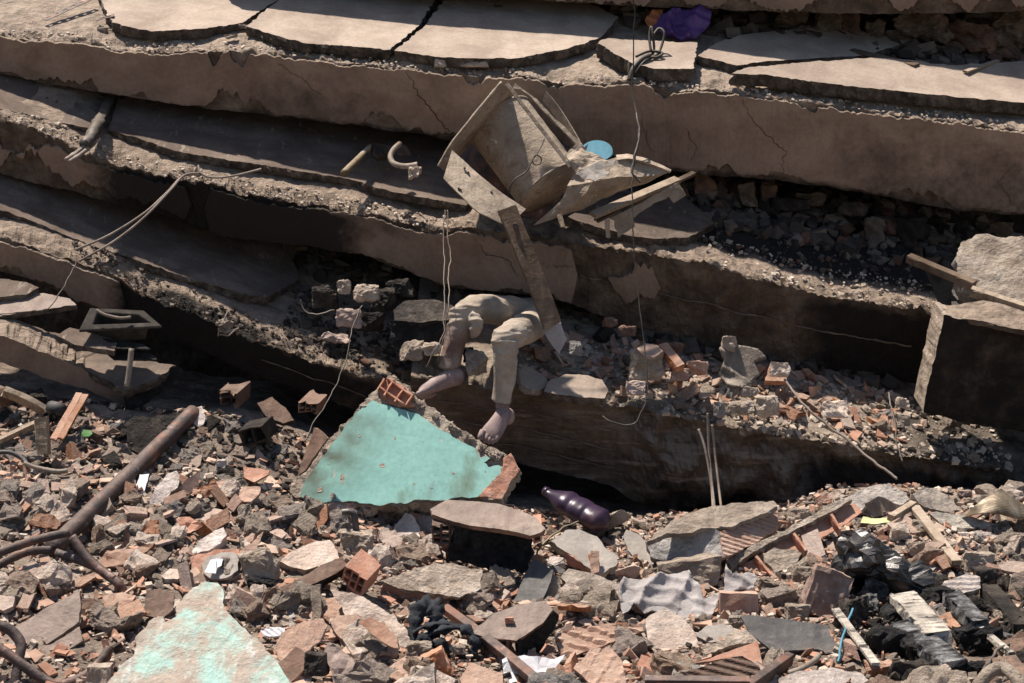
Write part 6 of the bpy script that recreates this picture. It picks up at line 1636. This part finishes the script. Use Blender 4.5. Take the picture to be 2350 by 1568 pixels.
# ================================================================== wires and bars
tube('hanging_wire', [(1455, -40, 8.40), (1456, 60, 8.40), (1452, 180, 8.38), (1460, 260, 8.30), (1466, 300, 8.22), (1456, 380, 8.1), (1450, 480, 8.0), (1458, 620, 7.9), (1475, 760, 7.78), (1486, 880, 7.68), (1470, 955, 7.62), (1440, 976, 7.6), (1400, 968, 7.6), (1385, 955, 7.62)], .0034, m_cable, seg=6, curve=6, label='long thin wire hanging from the top past the appliance', cat='wire')
tube('hanging_wire', [(1460, 262, 8.28), (1468, 300, 8.2), (1459, 350, 8.12), (1452, 395, 8.06), (1472, 418, 8.04)], .0055, m_cable, seg=6, curve=6, label='thicker knotted cable length wound on the long wire', cat='wire')
tube('hanging_wire', [(1020, 480, 8.24), (1018, 560, 8.15), (1020, 660, 7.95), (1016, 760, 7.78), (985, 830, 7.74), (975, 846, 7.76)], .0028, m_wire, seg=5, label='left strand of the wire pair hanging before the bent leg', cat='wire')
tube('hanging_wire', [(1026, 480, 8.24), (1031, 580, 8.12), (1030, 690, 7.82), (1018, 770, 7.76), (1004, 828, 7.74)], .0028, m_wire, seg=5, label='right strand of the wire pair hanging before the bent leg', cat='wire')
ribbed_bar('rebar_rod', [(462, 402, 8.28), (420, 405, 8.22), (380, 445, 8.1), (330, 490, 8.0), (250, 540, 7.94), (172, 574, 7.9)], .0050, m_wire, label='upper of two rebar rods bridging the left slabs', cat='rebar')
ribbed_bar('rebar_rod', [(466, 398, 8.28), (424, 402, 8.2), (392, 436, 8.08), (330, 500, 7.96), (260, 555, 7.9), (180, 600, 7.86)], .0050, m_wire, label='lower of two rebar rods bridging the left slabs', cat='rebar')
ribbed_bar('rebar_rod', [(455, 380, 8.3), (462, 398, 8.26), (490, 408, 8.24), (540, 403, 8.26), (600, 388, 8.3)], .0050, m_wire, label='short curved rebar lying on the middle slab edge', cat='rebar')
tube('loose_wire', [(176, 590, 7.86), (160, 640, 7.8), (132, 680, 7.74), (112, 706, 7.7), (60, 718, 7.7), (0, 722, 7.7)], .003, m_wire, seg=5, label='thin pale wire dangling at the far left', cat='wire')
tube('loose_wire', [(830, 700, 7.9), (806, 760, 7.75), (790, 840, 7.62), (760, 900, 7.5), (728, 958, 7.36), (700, 1010, 7.25)], .0032, m_cable, seg=5, label='thin wire slanting down to the teal wall piece', cat='wire')
tube('loose_wire', [(690, 690, 7.98), (700, 715, 7.95), (730, 722, 7.93), (770, 712, 7.95)], .005, m_cable, seg=6, label='curl of black cable left of the dark block', cat='wire')
tube('loose_bar', [(1800, 870, 7.9), (1850, 935, 7.75), (1930, 1000, 7.64), (2060, 1100, 7.45)], .006, m_wire, seg=6, label='long thin rod slanting across the ledge rubble', cat='rod')
tube('loose_bar', [(2040, 900, 7.82), (2052, 980, 7.68), (2070, 1060, 7.6)], .0035, m_wire, seg=5, label='short thin wire standing in the ledge rubble at the right', cat='wire')
lump('burnt_knot', 515, 748, 7.92, 34, 30, m_mortar, seed=550, sub=3, rough=.25, label='frayed burnt knot hanging on the black slab edge', cat='burnt knot')
for k, pts in enumerate(([(520, 716, 7.93), (512, 740, 7.9), (500, 772, 7.9)], [(505, 770, 7.9), (525, 768, 7.88), (550, 752, 7.9)])):
    tube('burnt_stick', pts, .004, m_wire, seg=5, label=('thin stick standing in the frayed burnt knot', 'thin curved stick under the frayed burnt knot')[k], cat='stick')
tube('wire_coil', [(1960+28*math.cos(t*.7)+1*t+70, 1135+8*math.sin(t*.7)-.1*t, 7.35) for t in range(28)], .004, m_cable, seg=5, curve=3, label='small coil of dark wire at the crest of the right slope', cat='wire coil')

# ================================================================== debris on the ledge by the casualty
def on_slab(slab, u, d, up=0.0):
    te, tb, be2 = slab.edge(u)
    return tb + EB*d + slab.n*up
def slab_plate(slab, px, thick, mats, label, cat, up=.05, dn=(0, 0, 0), **kw):
    ua, ub = min(p[0] for p in px)-60, max(p[0] for p in px)+60
    a_, b_ = P(ua, interp(slab.top, ua), slab.yy(ua)), P(ub, interp(slab.top, ub), slab.yy(ub))
    n0 = (b_-a_).cross(EB).normalized()
    if n0.z < 0: n0 = -n0
    p0 = Pl(0, 0, 1, n0); p0.o = (a_+b_)/2
    c_ = p0.hit(*cen(px), up)
    pl = Pl(0, 0, 1, n0+Vector(dn)); pl.o = c_
    return plate(kw.pop('name', 'concrete_plate'), px, pl, thick, mats, label=label, cat=cat, **kw)
slab_plate(slabD, [(1190, 846), (1215, 842), (1245, 860), (1262, 880), (1240, 894), (1210, 892), (1195, 880)], .04, [m_screed, m_stone], 'small tilted grey screed plate right of the hanging foot', 'concrete piece', up=.07, dn=(.15, -.1, 0))
slab_plate(slabD, [(1248, 898), (1262, 872), (1300, 858), (1350, 862), (1382, 872), (1396, 896), (1388, 914), (1330, 912), (1280, 905)], .045, [m_screed, m_screedside], 'pale flat screed plate overhanging the ledge', 'concrete piece', up=.075, dn=(0, -.12, 0))
lp = empty('mortar_ball', P(1485, 860, 7.95), 'round mortar lump with a clay corner on the ledge', 'mortar piece')
lump('mortar_body', 1484, 838, 7.92, 84, 76, m_mortar, seed=560, sub=4, rough=.07, boxy=.5, parent=lp)
plate('clay_corner', [(1462, 800), (1480, 788), (1510, 792), (1522, 806), (1500, 820), (1475, 815)], Pl(1490, 802, 7.86, (0, -.6, .8)), .02, [m_brickrib, m_brick], parent=lp, jag=.003)
boxbar('brick_bar', P(1520, 795, 7.98), P(1560, 845, 7.86), .05, .04, m_brick, jag=.004, label='slanting brick bar right of the round mortar lump', cat='brick block')
rag = Pl(1690, 850, 7.90, (0, -.9, .4))
crumple('dark_rag', [(1650, 800), (1690, 790), (1740, 800), (1760, 820), (1730, 830), (1745, 860), (1700, 895), (1670, 890), (1650, 860), (1660, 830)], rag, [m_ledge, m_ledge], amp=.045, freq=8, res=.011, seed=31, label='dark twisted rag hanging among bricks on the ledge', cat='cloth')
for k, (u, v, w, h, y, mt, lab) in enumerate(((1672, 790, 40, 36, 7.95, m_beige, 'pale stone plug above the dark rag'), (1788, 850, 48, 40, 7.93, m_pinkplaster, 'square brick end right of the dark rag'), (1755, 933, 62, 52, 7.76, m_beige, 'pale rounded stone at the ledge front below the dark rag'), (1700, 936, 60, 30, 7.74, m_beige, 'flat beige brick left of the pale rounded stone'), (1720, 900, 44, 26, 7.84, m_beige, 'flat stone just under the dark rag'),
        (1920, 938, 78, 40, 7.74, m_pinkplaster, 'pinkish tilted plaster block on the right ledge'), (2070, 965, 44, 34, 7.72, m_beige, 'cream stone on the ledge near the beam end'), (2070, 925, 34, 26, 7.8, m_beige, 'small yellowish stone on the ledge near the beam end'), (1460, 890, 50, 34, 7.8, m_brick, 'red brick end at the ledge front under the round mortar lump'), (1320, 800, 32, 34, 7.98, m_stone, 'grey cylinder-like stone beside the cloth scrap'), (1650, 940, 26, 40, 7.72, m_stone, 'small upright grey chip on the ledge front'),
        (1560, 860, 46, 30, 7.9, m_brick, 'brick fragment in the heap left of the dark rag'), (1600, 845, 50, 34, 7.92, m_brick, 'brick slab in the heap left of the dark rag'), (1545, 800, 50, 26, 8.0, m_brickdk, 'dark brick under the slab right of the round lump'), (1440, 760, 44, 24, 8.08, m_brickdk, 'dark brick poking from under the middle slab'), (1400, 740, 40, 22, 8.1, m_brickdk, 'smaller dark brick under the middle slab'))):
    lump('stone_lump', u, v, y, w, h, mt, seed=600+k, sub=3, rough=.075, boxy=.55, npts=22, label=lab, cat='stone')
slab_plate(slabD, X(2, 1, (660, 1050), (690, 950), (800, 940), (800, 1050)), .04, [m_brick, m_brick], 'reddish square brick face right of the dark rag', 'brick block', up=.12, dn=(0, -.5, 0), name='brick_block')
# rubble left of the casualty on the lower slab
dkb = empty('sooty_block', P(960, 780, 7.95), 'black burnt block with a smooth grey top left of the bent leg', 'concrete block')
plate('block_top', [(902, 712), (930, 690), (1000, 688), (1040, 700), (1030, 735), (960, 740), (905, 735)], Pl(960, 720, 7.98, (0, -.45, .88)), .03, [m_dark, m_char], parent=dkb, jag=.006)
lump('block_body', 958, 765, 8.0, 130, 60, m_char, seed=570, sub=4, rough=.06, boxy=.85, parent=dkb)
for k, (u, v, w, h, y, mt, lab) in enumerate(((945, 806, 56, 50, 7.84, m_beige, 'beige broken stone under the black burnt block'), (990, 800, 54, 30, 7.84, m_beige, 'flat-topped stone between the burnt block and the leg'), (1092, 832, 52, 64, 7.86, m_stone, 'rough grey stone between the two legs'), (1075, 815, 30, 40, 7.9, m_dark, 'dark stone behind the bent leg'),
        (838, 672, 64, 44, 8.1, m_beige, 'pointed pale stone slab left of the casualty'), (790, 660, 36, 40, 8.14, m_beige, 'small pale stone up against the slab left of the casualty'), (800, 730, 60, 46, 8.02, m_brick, 'reddish curved clay lump left of the black burnt block'), (770, 775, 70, 24, 7.92, m_brick, 'flat reddish fragments at the slab front left of the casualty'), (745, 680, 60, 60, 8.2, m_dark, 'dark lump at the back left of the casualty'), (880, 690, 60, 60, 8.2, m_dark, 'dark lump behind the black burnt block'), (850, 740, 60, 50, 8.04, m_dark, 'dark rubble lump in front of the pale stone slab'), (920, 660, 70, 50, 8.26, m_dark, 'dark lump deep under the middle slab'))):
    lump('stone_lump', u, v, y, w, h, mt, seed=640+k, sub=3, rough=.075, boxy=.5, npts=22, label=lab, cat='stone')
# rocks in the dark gap under the topmost slab and under slab A at the right
rg = random.Random(12)
ORD = ['first', 'second', 'third', 'fourth', 'fifth', 'sixth', 'seventh', 'eighth', 'ninth', 'tenth', 'eleventh', 'twelfth', 'thirteenth', 'fourteenth', 'fifteenth', 'sixteenth']
UT = (2120, 2230, 2330, 2010, 1950, 2060, 2180, 2290, 1900, 1820, 1130, 1250, 1030, 1340, 1420)
for k, (u, v, w, h) in enumerate(((2120, 60, 130, 60), (2230, 80, 120, 70), (2330, 70, 120, 90), (2010, 72, 40, 50), (1950, 60, 50, 60), (2060, 95, 60, 40), (2180, 115, 80, 30), (2290, 120, 90, 36), (1900, 50, 60, 50), (1820, 40, 60, 40), (1130, 16, 90, 34), (1250, 26, 70, 34), (1030, 8, 80, 26), (1340, 30, 60, 40), (1420, 34, 50, 40))):
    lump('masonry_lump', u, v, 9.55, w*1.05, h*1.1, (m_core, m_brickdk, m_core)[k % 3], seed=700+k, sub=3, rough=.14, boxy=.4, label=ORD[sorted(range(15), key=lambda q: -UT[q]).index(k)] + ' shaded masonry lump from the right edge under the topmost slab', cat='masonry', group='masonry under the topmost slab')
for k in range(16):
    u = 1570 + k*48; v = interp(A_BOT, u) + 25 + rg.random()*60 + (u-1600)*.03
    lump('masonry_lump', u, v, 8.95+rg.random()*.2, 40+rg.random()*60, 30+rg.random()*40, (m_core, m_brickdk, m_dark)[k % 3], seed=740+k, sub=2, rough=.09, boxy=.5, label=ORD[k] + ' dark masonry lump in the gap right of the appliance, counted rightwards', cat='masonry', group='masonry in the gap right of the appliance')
# ================================================================== loose rubble: counted pieces, then the fines nobody could count
rs = random.Random(77)

def proto_plate(seed, thick, wide=1.0, ribf=None):
    r = random.Random(seed)
    n = r.choice((4, 5, 5, 6))
    pts = []
    for i in range(n):
        a = 2*math.pi*(i + r.uniform(-.28, .28))/n
        q = r.uniform(.34, .55)
        pts.append((math.cos(a)*q*wide, math.sin(a)*q/wide))
    pl = Pl(0, 0, 1, (0, 0, 1)); pl.o = Vector((0, 0, 0)); pl.ex = Vector((1, 0, 0)); pl.ey = Vector((0, 1, 0))
    o2 = jag_outline(pts, .16, .05, seed)
    V, F, MI = solid2d(pl, o2, thick, .22, .03 if not ribf else .012, 1, .05, seed, ribf, 0, 2.0)
    return V, F, MI

def proto_angle(seed, thick):
    """broken corner of a hollow brick: two plates meeting at a right angle"""
    r = random.Random(seed)
    V, F = [], []
    w, h1, h2 = r.uniform(.7, 1.0), r.uniform(.35, .55), r.uniform(.25, .5)
    grid_box(V, F, Vector((-w/2, -h1/2, 0)), Vector((w, 0, 0)), Vector((0, h1, 0)), Vector((0, 0, thick)), (3, 1, 1), .25)
    grid_box(V, F, Vector((-w/2, h1/2-thick, -h2)), Vector((w*r.uniform(.6, 1), 0, 0)), Vector((0, thick, 0)), Vector((0, 0, h2)), (3, 1, 1), .3)
    if r.random() < .5:
        grid_box(V, F, Vector((-w/2, -h1/2, -h2*.8)), Vector((w*r.uniform(.4, 1), 0, 0)), Vector((0, thick, 0)), Vector((0, 0, h2*.8)), (3, 1, 1), .3)
    V = [Vector((v.x, v.y, v.z)) + Vector((nz(v.x*3, v.y*3, seed), nz(v.x*3, v.y*3, seed+5.0), 0))*.03 for v in V]
    return V, F, None

def mesh_of(name, g, mats):
    V, F, MI = g
    me = bpy.data.meshes.new(name)
    me.from_pydata(V, [], F)
    for m in (mats if isinstance(mats, (list, tuple)) else [mats]):
        me.materials.append(m)
    if MI and isinstance(mats, (list, tuple)) and len(mats) > 1:
        me.polygons.foreach_set('material_index', MI)
    me.update()
    return me

G_PL = [proto_plate(1000+i, .11+.02*(i % 3), 1.0+.25*(i % 3), wide_ribs(.28, .06, i*.7, .25) if i % 3 == 0 else (ribs(6, .04, i*.5) if i % 3 == 1 else None)) for i in range(12)]
G_AN = [proto_angle(1100+i, .10) for i in range(8)]
G_RK = [(*rock_geo(1200+i, (1.0, random.Random(i).uniform(.6, .95), random.Random(i+50).uniform(.4, .75)), 16, 2, .12, .5), None) for i in range(14)]
G_RS = [(*rock_geo(1300+i, (1.0, .8, random.Random(i+9).uniform(.35, .7)), 10, 0, 0, .6), None) for i in range(12)]
G_FL = [proto_plate(1400+i, .07, 1.0+.3*(i % 2)) for i in range(8)]
G_SP = []
for i in range(5):
    V, F = [], []
    grid_box(V, F, Vector((-.5, -.045, -.03)), Vector((1, 0, 0)), Vector((0, .09, 0)), Vector((0, 0, .05)), (4, 1, 1), .3)
    G_SP.append((V, F, None))

M_BR = [mesh_of('brick_shard', g, m_brick) for g in G_PL + G_AN]
M_BK = [mesh_of('brick_shard', g, m_brickdk) for g in G_PL[:6] + G_AN[:4]]
M_RK = {k: [mesh_of('rubble_stone', g, m) for g in G_RK] for k, m in (('s', m_stone), ('b', m_beige), ('d', m_dark), ('w', m_white), ('p', m_pinkplaster), ('r', m_bricklump))}
M_FL = [mesh_of('plaster_flake', g, [m_white, m_mortar]) for g in G_FL] + [mesh_of('plaster_flake', g, [m_greytile, m_mortar]) for g in G_FL[:4]]
M_SP = [mesh_of('wood_splinter', g, m_wood) for g in G_SP]

def inside(px, u, v):
    c = False
    j = len(px)-1
    for i in range(len(px)):
        (xi, yi), (xj, yj) = px[i], px[j]
        if (yi > v) != (yj > v) and u < (xj-xi)*(v-yi)/(yj-yi)+xi:
            c = not c
        j = i
    return c

def blocked(u, v):
    return any(inside(px, u, v) for px in EXCL)

def slope_n(x, y):
    e = .06
    return Vector((-(ground_z(x+e, y)-ground_z(x-e, y))/(2*e), -(ground_z(x, y+e)-ground_z(x, y-e))/(2*e), 1)).normalized()

from mathutils import Quaternion
def place(me, name, p, size, n, tilt, label, cat, group, sink=.15):
    o = bpy.data.objects.new(name, me)
    COL.objects.link(o)
    q = n.to_track_quat('Z', 'Y') @ Quaternion((rs.gauss(0, 1), rs.gauss(0, 1), 0.001), rs.gauss(0, tilt)) @ Quaternion((0, 0, 1), rs.random()*6.283)
    o.rotation_mode = 'QUATERNION'
    o.rotation_quaternion = q
    o.scale = (size, size, size)
    o.location = p + n*(size*(.25-sink))
    T(o, label, cat, group)
    return o

ZONES = [   # name, picture window, share, size range (picture units), lift
    ('left', (0, 700), 'in the rubble field left of the teal wall', (24, 78)),
    ('mid', (700, 1400), 'in the rubble below the teal wall', (34, 112)),
    ('right', (1400, 2350), 'in the rubble slope on the right', (30, 104))]
KINDSC = [('brick_shard', M_BR, 'red brick shard', 'brick shard', 285, .55),
          ('brick_lump', M_RK['r'], 'chunky brick lump', 'brick block', 130, .4),
          ('rubble_stone', M_RK['s'], 'rough grey concrete lump', 'stone', 115, .35),
          ('mortar_crumb', M_RK['b'], 'rough beige mortar lump', 'mortar piece', 190, .35),
          ('sooty_stone', M_RK['d'], 'dark sooty stone lump', 'stone', 90, .35),
          ('smoked_shard', M_BK, 'smoke-blackened clay shard', 'brick shard', 95, .5),
          ('plaster_flake', M_FL, 'pale plaster flake', 'plaster piece', 70, .4),
          ('pink_crumb', M_RK['p'], 'pinkish plaster lump', 'plaster piece', 90, .35),
          ('wood_splinter', M_SP, 'thin wood splinter', 'wood splinter', 45, .3)]
LMS = [(60, 940, 'near the pale bent plank'), (60, 1060, 'near the cream pipe'), (160, 980, 'near the reddish split boards'), (330, 1000, 'left of the rusty post top'), (480, 960, 'in the dark rubble below the black slab'),
       (60, 1180, 'at the left edge behind the bent bars'), (240, 1100, 'left above the rusty post'), (370, 1140, 'by the long pale stone slab'), (520, 1080, 'between rusty post and teal wall'), (610, 1130, 'at the left foot of the teal wall'),
       (100, 1340, 'below the bent bars of the post'), (90, 1440, 'around the large brown slab'), (330, 1250, 'below the rusty post'), (460, 1230, 'behind the orange clay tile'), (560, 1210, 'above the yellowish mortar block'), (350, 1360, 'left above the mint slab'), (200, 1540, 'left of the mint slab foot'),
       (650, 1200, 'left of the elbow pipe'), (600, 1400, 'right of the mint slab top'), (700, 1380, 'below the long dark stone bar'), (690, 1540, 'right of the mint slab foot'), (880, 1230, 'around the elbow pipe'), (930, 1370, 'around the cement-faced piece'), (870, 1520, 'below the mortar-caked wedge'),
       (1060, 1380, 'above the rusty square tube'), (1020, 1540, 'below the charcoal cloth'), (1200, 1240, 'right of the charred hollow block'), (1330, 1370, 'around the oblong grey block'), (1300, 1470, 'right of the sooty hollow block'), (1400, 1540, 'at the bottom edge right of the paper'), (1400, 1240, 'around the grey-faced chunk'),
       (1560, 1220, 'behind the big ribbed concrete block'), (1560, 1470, 'below the grey cloth'), (1700, 1550, 'at the bottom by the rusty bars'), (1750, 1370, 'right of the grey cloth'), (1850, 1190, 'behind the hollow-brick strip'), (1860, 1370, 'below the hollow-brick strip'), (1850, 1540, 'below the slate panel'),
       (2080, 1250, 'behind the black sheet'), (2050, 1420, 'in the burnt debris'), (2160, 1200, 'at the crest of the right slope'), (2230, 1270, 'right of the pale plank'), (2300, 1370, 'at the right edge above the burnt debris'), (2280, 1520, 'in the bottom right corner'), (2000, 1550, 'at the bottom below the burnt debris')]
def near(u, v):
    return min(LMS, key=lambda q: (q[0]-u)**2 + (q[1]-v)**2)[2]
for nm, pool, what, cat, count, tilt in KINDSC:
    done = tries = 0
    while done < count and tries < 9000:
        tries += 1
        u = rs.uniform(-20, 2370)
        vt = interp(VT, u)
        v = vt + (1600-vt)*rs.random()**.9
        if blocked(u, v):
            continue
        dark = (u < 760 and v < 1030) or (u > 1930 and 1330 < v)
        if nm in ('sooty_stone', 'smoked_shard') and not dark and rs.random() < .9: continue
        if nm in ('plaster_flake', 'pink_crumb', 'mortar_crumb') and dark and rs.random() < .8: continue
        if nm == 'brick_shard' and (u > 1950 or dark) and rs.random() < .6: continue
        z = ZONES[0] if u < 700 else ZONES[1] if u < 1400 else ZONES[2]
        lo, hi = z[3]
        s = lo + (hi-lo)*rs.random()**1.8
        if nm == 'wood_splinter': s *= 1.8
        s *= .72 + 1.05*((v-vt)/(1568-vt))**1.5
        if s > 44 and any(blocked(u+a*s*.38, v+b*s*.3) for a, b in ((-1, 0), (1, 0), (0, -1), (0, 1))):
            continue
        p = G(u, v)
        n = (slope_n(p.x, p.y) + Vector((0, -.25, 0))).normalized()
        lm = near(u, v)
        big = 'tiny' if s < 30 else 'small' if s < 46 else 'sizable'
        place(rs.choice(pool), nm, p, s/pxm(p.y), n, tilt, big + ' ' + what + ' ' + lm, cat, what + 's ' + z[2])
        done += 1

# a last layer of larger pieces bedded on top of the mound
BIGK = [('brick_shard', M_BR[:12], 'red brick plate', 'brick shard'), ('brick_corner', M_BR[12:], 'hollow brick corner', 'brick shard'), ('brick_lump', M_RK['r'], 'chunky brick lump', 'brick block'), ('mortar_crumb', M_RK['b'], 'rough beige mortar lump', 'mortar piece'), ('pink_crumb', M_RK['p'], 'pinkish plaster lump', 'plaster piece')]
done = tries = 0
while done < 120 and tries < 12000:
    tries += 1
    u, v = rs.uniform(-10, 2360), rs.uniform(1130, 1575)
    s = rs.uniform(62, 104)*(.62+.5*(v-1130)/440)
    if v < interp(VT, u)+30 or blocked(u, v) or any(blocked(u+a*s*.34, v+b*s*.26) for a, b in ((-1, 0), (1, 0), (0, -1), (0, 1))):
        continue
    if u > 1930 and v > 1330 and rs.random() < .8: continue
    p = G(u, v)
    n = (slope_n(p.x, p.y) + Vector((rs.uniform(-.3, .3), -.35, 0))).normalized()
    nm, pool, what, cat = rs.choice(BIGK)
    place(rs.choice(pool), nm, p + n*.02, s/pxm(p.y), n, .45, 'large ' + what + ' ' + near(u, v), cat, 'larger pieces bedded on the mound', .05)
    EXCL.append([(u-s*.2, v-s*.15), (u+s*.2, v-s*.15), (u+s*.2, v+s*.15), (u-s*.2, v+s*.15)])
    done += 1

# fines: one mass per kind, every crumb real geometry
def mass(name, protos, mat, count, posf, label, szf, seed, tilt=.6, parent=None):
    r = random.Random(seed)
    V, F, A = [], [], []
    made = 0
    while made < count:
        pn = posf(r)
        if pn is None:
            made += .2
            continue
        p, n = pn
        g = protos[r.randrange(len(protos))]
        s = szf(r)
        q = (n.to_track_quat('Z', 'Y') @ Quaternion((r.gauss(0, 1), r.gauss(0, 1), .001), r.gauss(0, tilt)) @ Quaternion((0, 0, 1), r.random()*6.283)).to_matrix()*s
        k = len(V)
        off = p + n*(s*.12)
        V += [q @ v + off for v in g[0]]
        F += [tuple(i+k for i in f) for f in g[1]]
        A += [r.random()*.999]*len(g[0])
        made += 1
    return mk(name, V, F, mat, attr={'rnd': A}, label=label, kind='stuff', base=Vector((0, 7, 0)))

def field(dark=None):
    def f(r):
        x, y = r.uniform(-2.9, 2.9), r.uniform(4.7, 7.7)
        d = y*CP + .35
        u = W/2 + x/d/KW*W
        isd = (u < 800 and y > 7.15) or (u > 1960 and y < 6.6)
        if dark is True and not isd and r.random() < .85: return None
        if dark is False and isd and r.random() < .75: return None
        return Vector((x, y, terr(x, y) + r.random()*.012)), slope_n(x, y)
    return f
mass('crushed_rubble', G_RS, m_gravel, 15000, field(False), 'crushed brick and mortar crumbs covering the rubble mound', lambda r: .011+.032*r.random()**2.5, 5)
mass('crushed_rubble', G_RS, m_graveldk, 4500, field(True), 'dark sooty crumbs in the burnt parts of the mound', lambda r: .012+.036*r.random()**2.2, 6)
G_PS = []
for i in range(8):
    V, F = [], []
    r_ = random.Random(i)
    grid_box(V, F, Vector((-.5, -.3, -.07)), Vector((1, .1*r_.random(), 0)), Vector((.2*r_.random(), .4+.35*r_.random(), 0)), Vector((0, 0, .13)), (2, 1, 1), .45)
    G_PS.append((V, F, None))
m_shards = M('crushed_clay', [(.33, .185, .125), (.42, .275, .205), (.26, .135, .09), (.31, .225, .175), (.39, .235, .165), (.22, .14, .105), (.45, .33, .255), (.36, .20, .14), (.30, .20, .15), (.40, .305, .24)], 10, .3, 60, .003, attr='rnd')
mass('crushed_shards', G_PS, m_shards, 4200, field(False), 'small clay brick splinters strewn over the rubble mound', lambda r: .022+.05*r.random()**2.2, 7, .7)

def slabfield(slab, u0, u1, d0, d1, pw=1.0):
    def f(r):
        u = r.uniform(u0, u1)
        te, tb, b2 = slab.edge(u)
        d = d0+(d1-d0)*r.random()**pw
        return tb + EB*d + slab.n*.002, slab.n
    return f
tiny = lambda r: .006+.020*r.random()**3
mass('ledge_crumbs', G_RS, m_dustgravel, 1500, slabfield(slabD, 1180, 2330, .0, .55), 'crumbs and dust on the lowest ledge', lambda r: .008+.04*r.random()**3, 11)
mass('ledge_crumbs', G_RS, m_graveldk, 420, slabfield(slabB, 1500, 2160, .2, .7), 'dark crumbs further back on the middle slab at the right', lambda r: .008+.04*r.random()**3, 22)  # dark crumb colour stands in for the upper slab's shade here
mass('ledge_crumbs', G_RS, m_dustgravel, 330, slabfield(slabB, 1620, 2160, .0, .3), 'crumbs and dust on the middle slab at the right', lambda r: .006+.03*r.random()**3, 12)
mass('ledge_crumbs', G_RS, m_dustgravel, 700, slabfield(slabB, -50, 1080, .0, .14), 'crumbs along the broken edge of the middle slab', tiny, 13)
mass('ledge_crumbs', G_RS, m_graveldk, 700, slabfield(slabC, 150, 940, .0, .2), 'sooty crumbs along the edge of the lower slab', tiny, 14)
mass('ledge_crumbs', G_RS, m_graveldk, 500, slabfield(slabC, 640, 950, .1, .6), 'dark crumbs on the lower slab left of the casualty', lambda r: .01+.05*r.random()**2.5, 15)
mass('ledge_crumbs', G_RS, m_dustgravel, 600, slabfield(slabA, -50, 2330, .0, .10), 'crumbs along the broken edge of the upper slab', tiny, 16)
mass('ledge_shards', G_PS, m_shards, 260, slabfield(slabD, 1200, 2100, .1, .6), 'clay splinters on the lowest ledge', lambda r: .03+.06*r.random()**2, 17, .8)
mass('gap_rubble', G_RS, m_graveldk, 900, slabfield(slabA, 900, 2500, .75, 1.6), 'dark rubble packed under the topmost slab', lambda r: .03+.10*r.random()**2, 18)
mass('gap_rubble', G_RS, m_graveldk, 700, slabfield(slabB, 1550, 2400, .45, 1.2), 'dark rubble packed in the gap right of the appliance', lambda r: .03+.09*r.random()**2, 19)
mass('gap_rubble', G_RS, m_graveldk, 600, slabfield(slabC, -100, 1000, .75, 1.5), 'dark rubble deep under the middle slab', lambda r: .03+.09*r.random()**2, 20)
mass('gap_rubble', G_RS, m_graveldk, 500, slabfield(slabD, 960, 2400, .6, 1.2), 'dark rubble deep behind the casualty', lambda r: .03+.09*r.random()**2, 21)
# counted bricks on the ledge heap
for k in range(46):
    u = 1230 + rs.random()*880
    te, tb, b2 = slabD.edge(u)
    p = tb + EB*(.12+.45*rs.random()) + slabD.n*.01
    if 1100 < u < 1310: p += EB*.15
    place(rs.choice(M_BR), 'brick_shard', p, .05+.08*rs.random(), slabD.n, .7, 'broken clay brick piece on the ledge right of the casualty', 'brick shard', 'brick pieces on the ledge')
for k in range(40):
    u = 1230 + rs.random()*1080
    te, tb, b2 = slabD.edge(u)
    place(rs.choice(M_RK['b'] + M_RK['s']), 'rubble_stone', tb + EB*(.04+.4*rs.random()) + slabD.n*.01, .03+.07*rs.random()**1.5, slabD.n, .5, 'loose mortar stone on the ledge right of the casualty', 'stone', 'loose stones on the ledge')

# where several pieces share a description, say which one it is, counted from the left
ONES = 'first second third fourth fifth sixth seventh eighth ninth tenth eleventh twelfth thirteenth fourteenth fifteenth sixteenth seventeenth eighteenth nineteenth'.split()
TENS = {2: ('twenty', 'twentieth'), 3: ('thirty', 'thirtieth'), 4: ('forty', 'fortieth'), 5: ('fifty', 'fiftieth')}
def ordinal(n):
    return ONES[n-1] if n < 20 else (TENS[n//10][1] if n % 10 == 0 else TENS[n//10][0] + '-' + ONES[n % 10 - 1])
bylab = {}
for o in bpy.data.objects:
    if o.parent is None and 'label' in o and 'category' in o:
        bylab.setdefault(o['label'], []).append(o)
for lab, obs in bylab.items():
    if len(obs) > 1:
        obs.sort(key=lambda o: o.location.x/o.location.y)
        for k, o in enumerate(obs):
            o['label'] = lab + ', ' + ordinal(k+1) + ' from left'
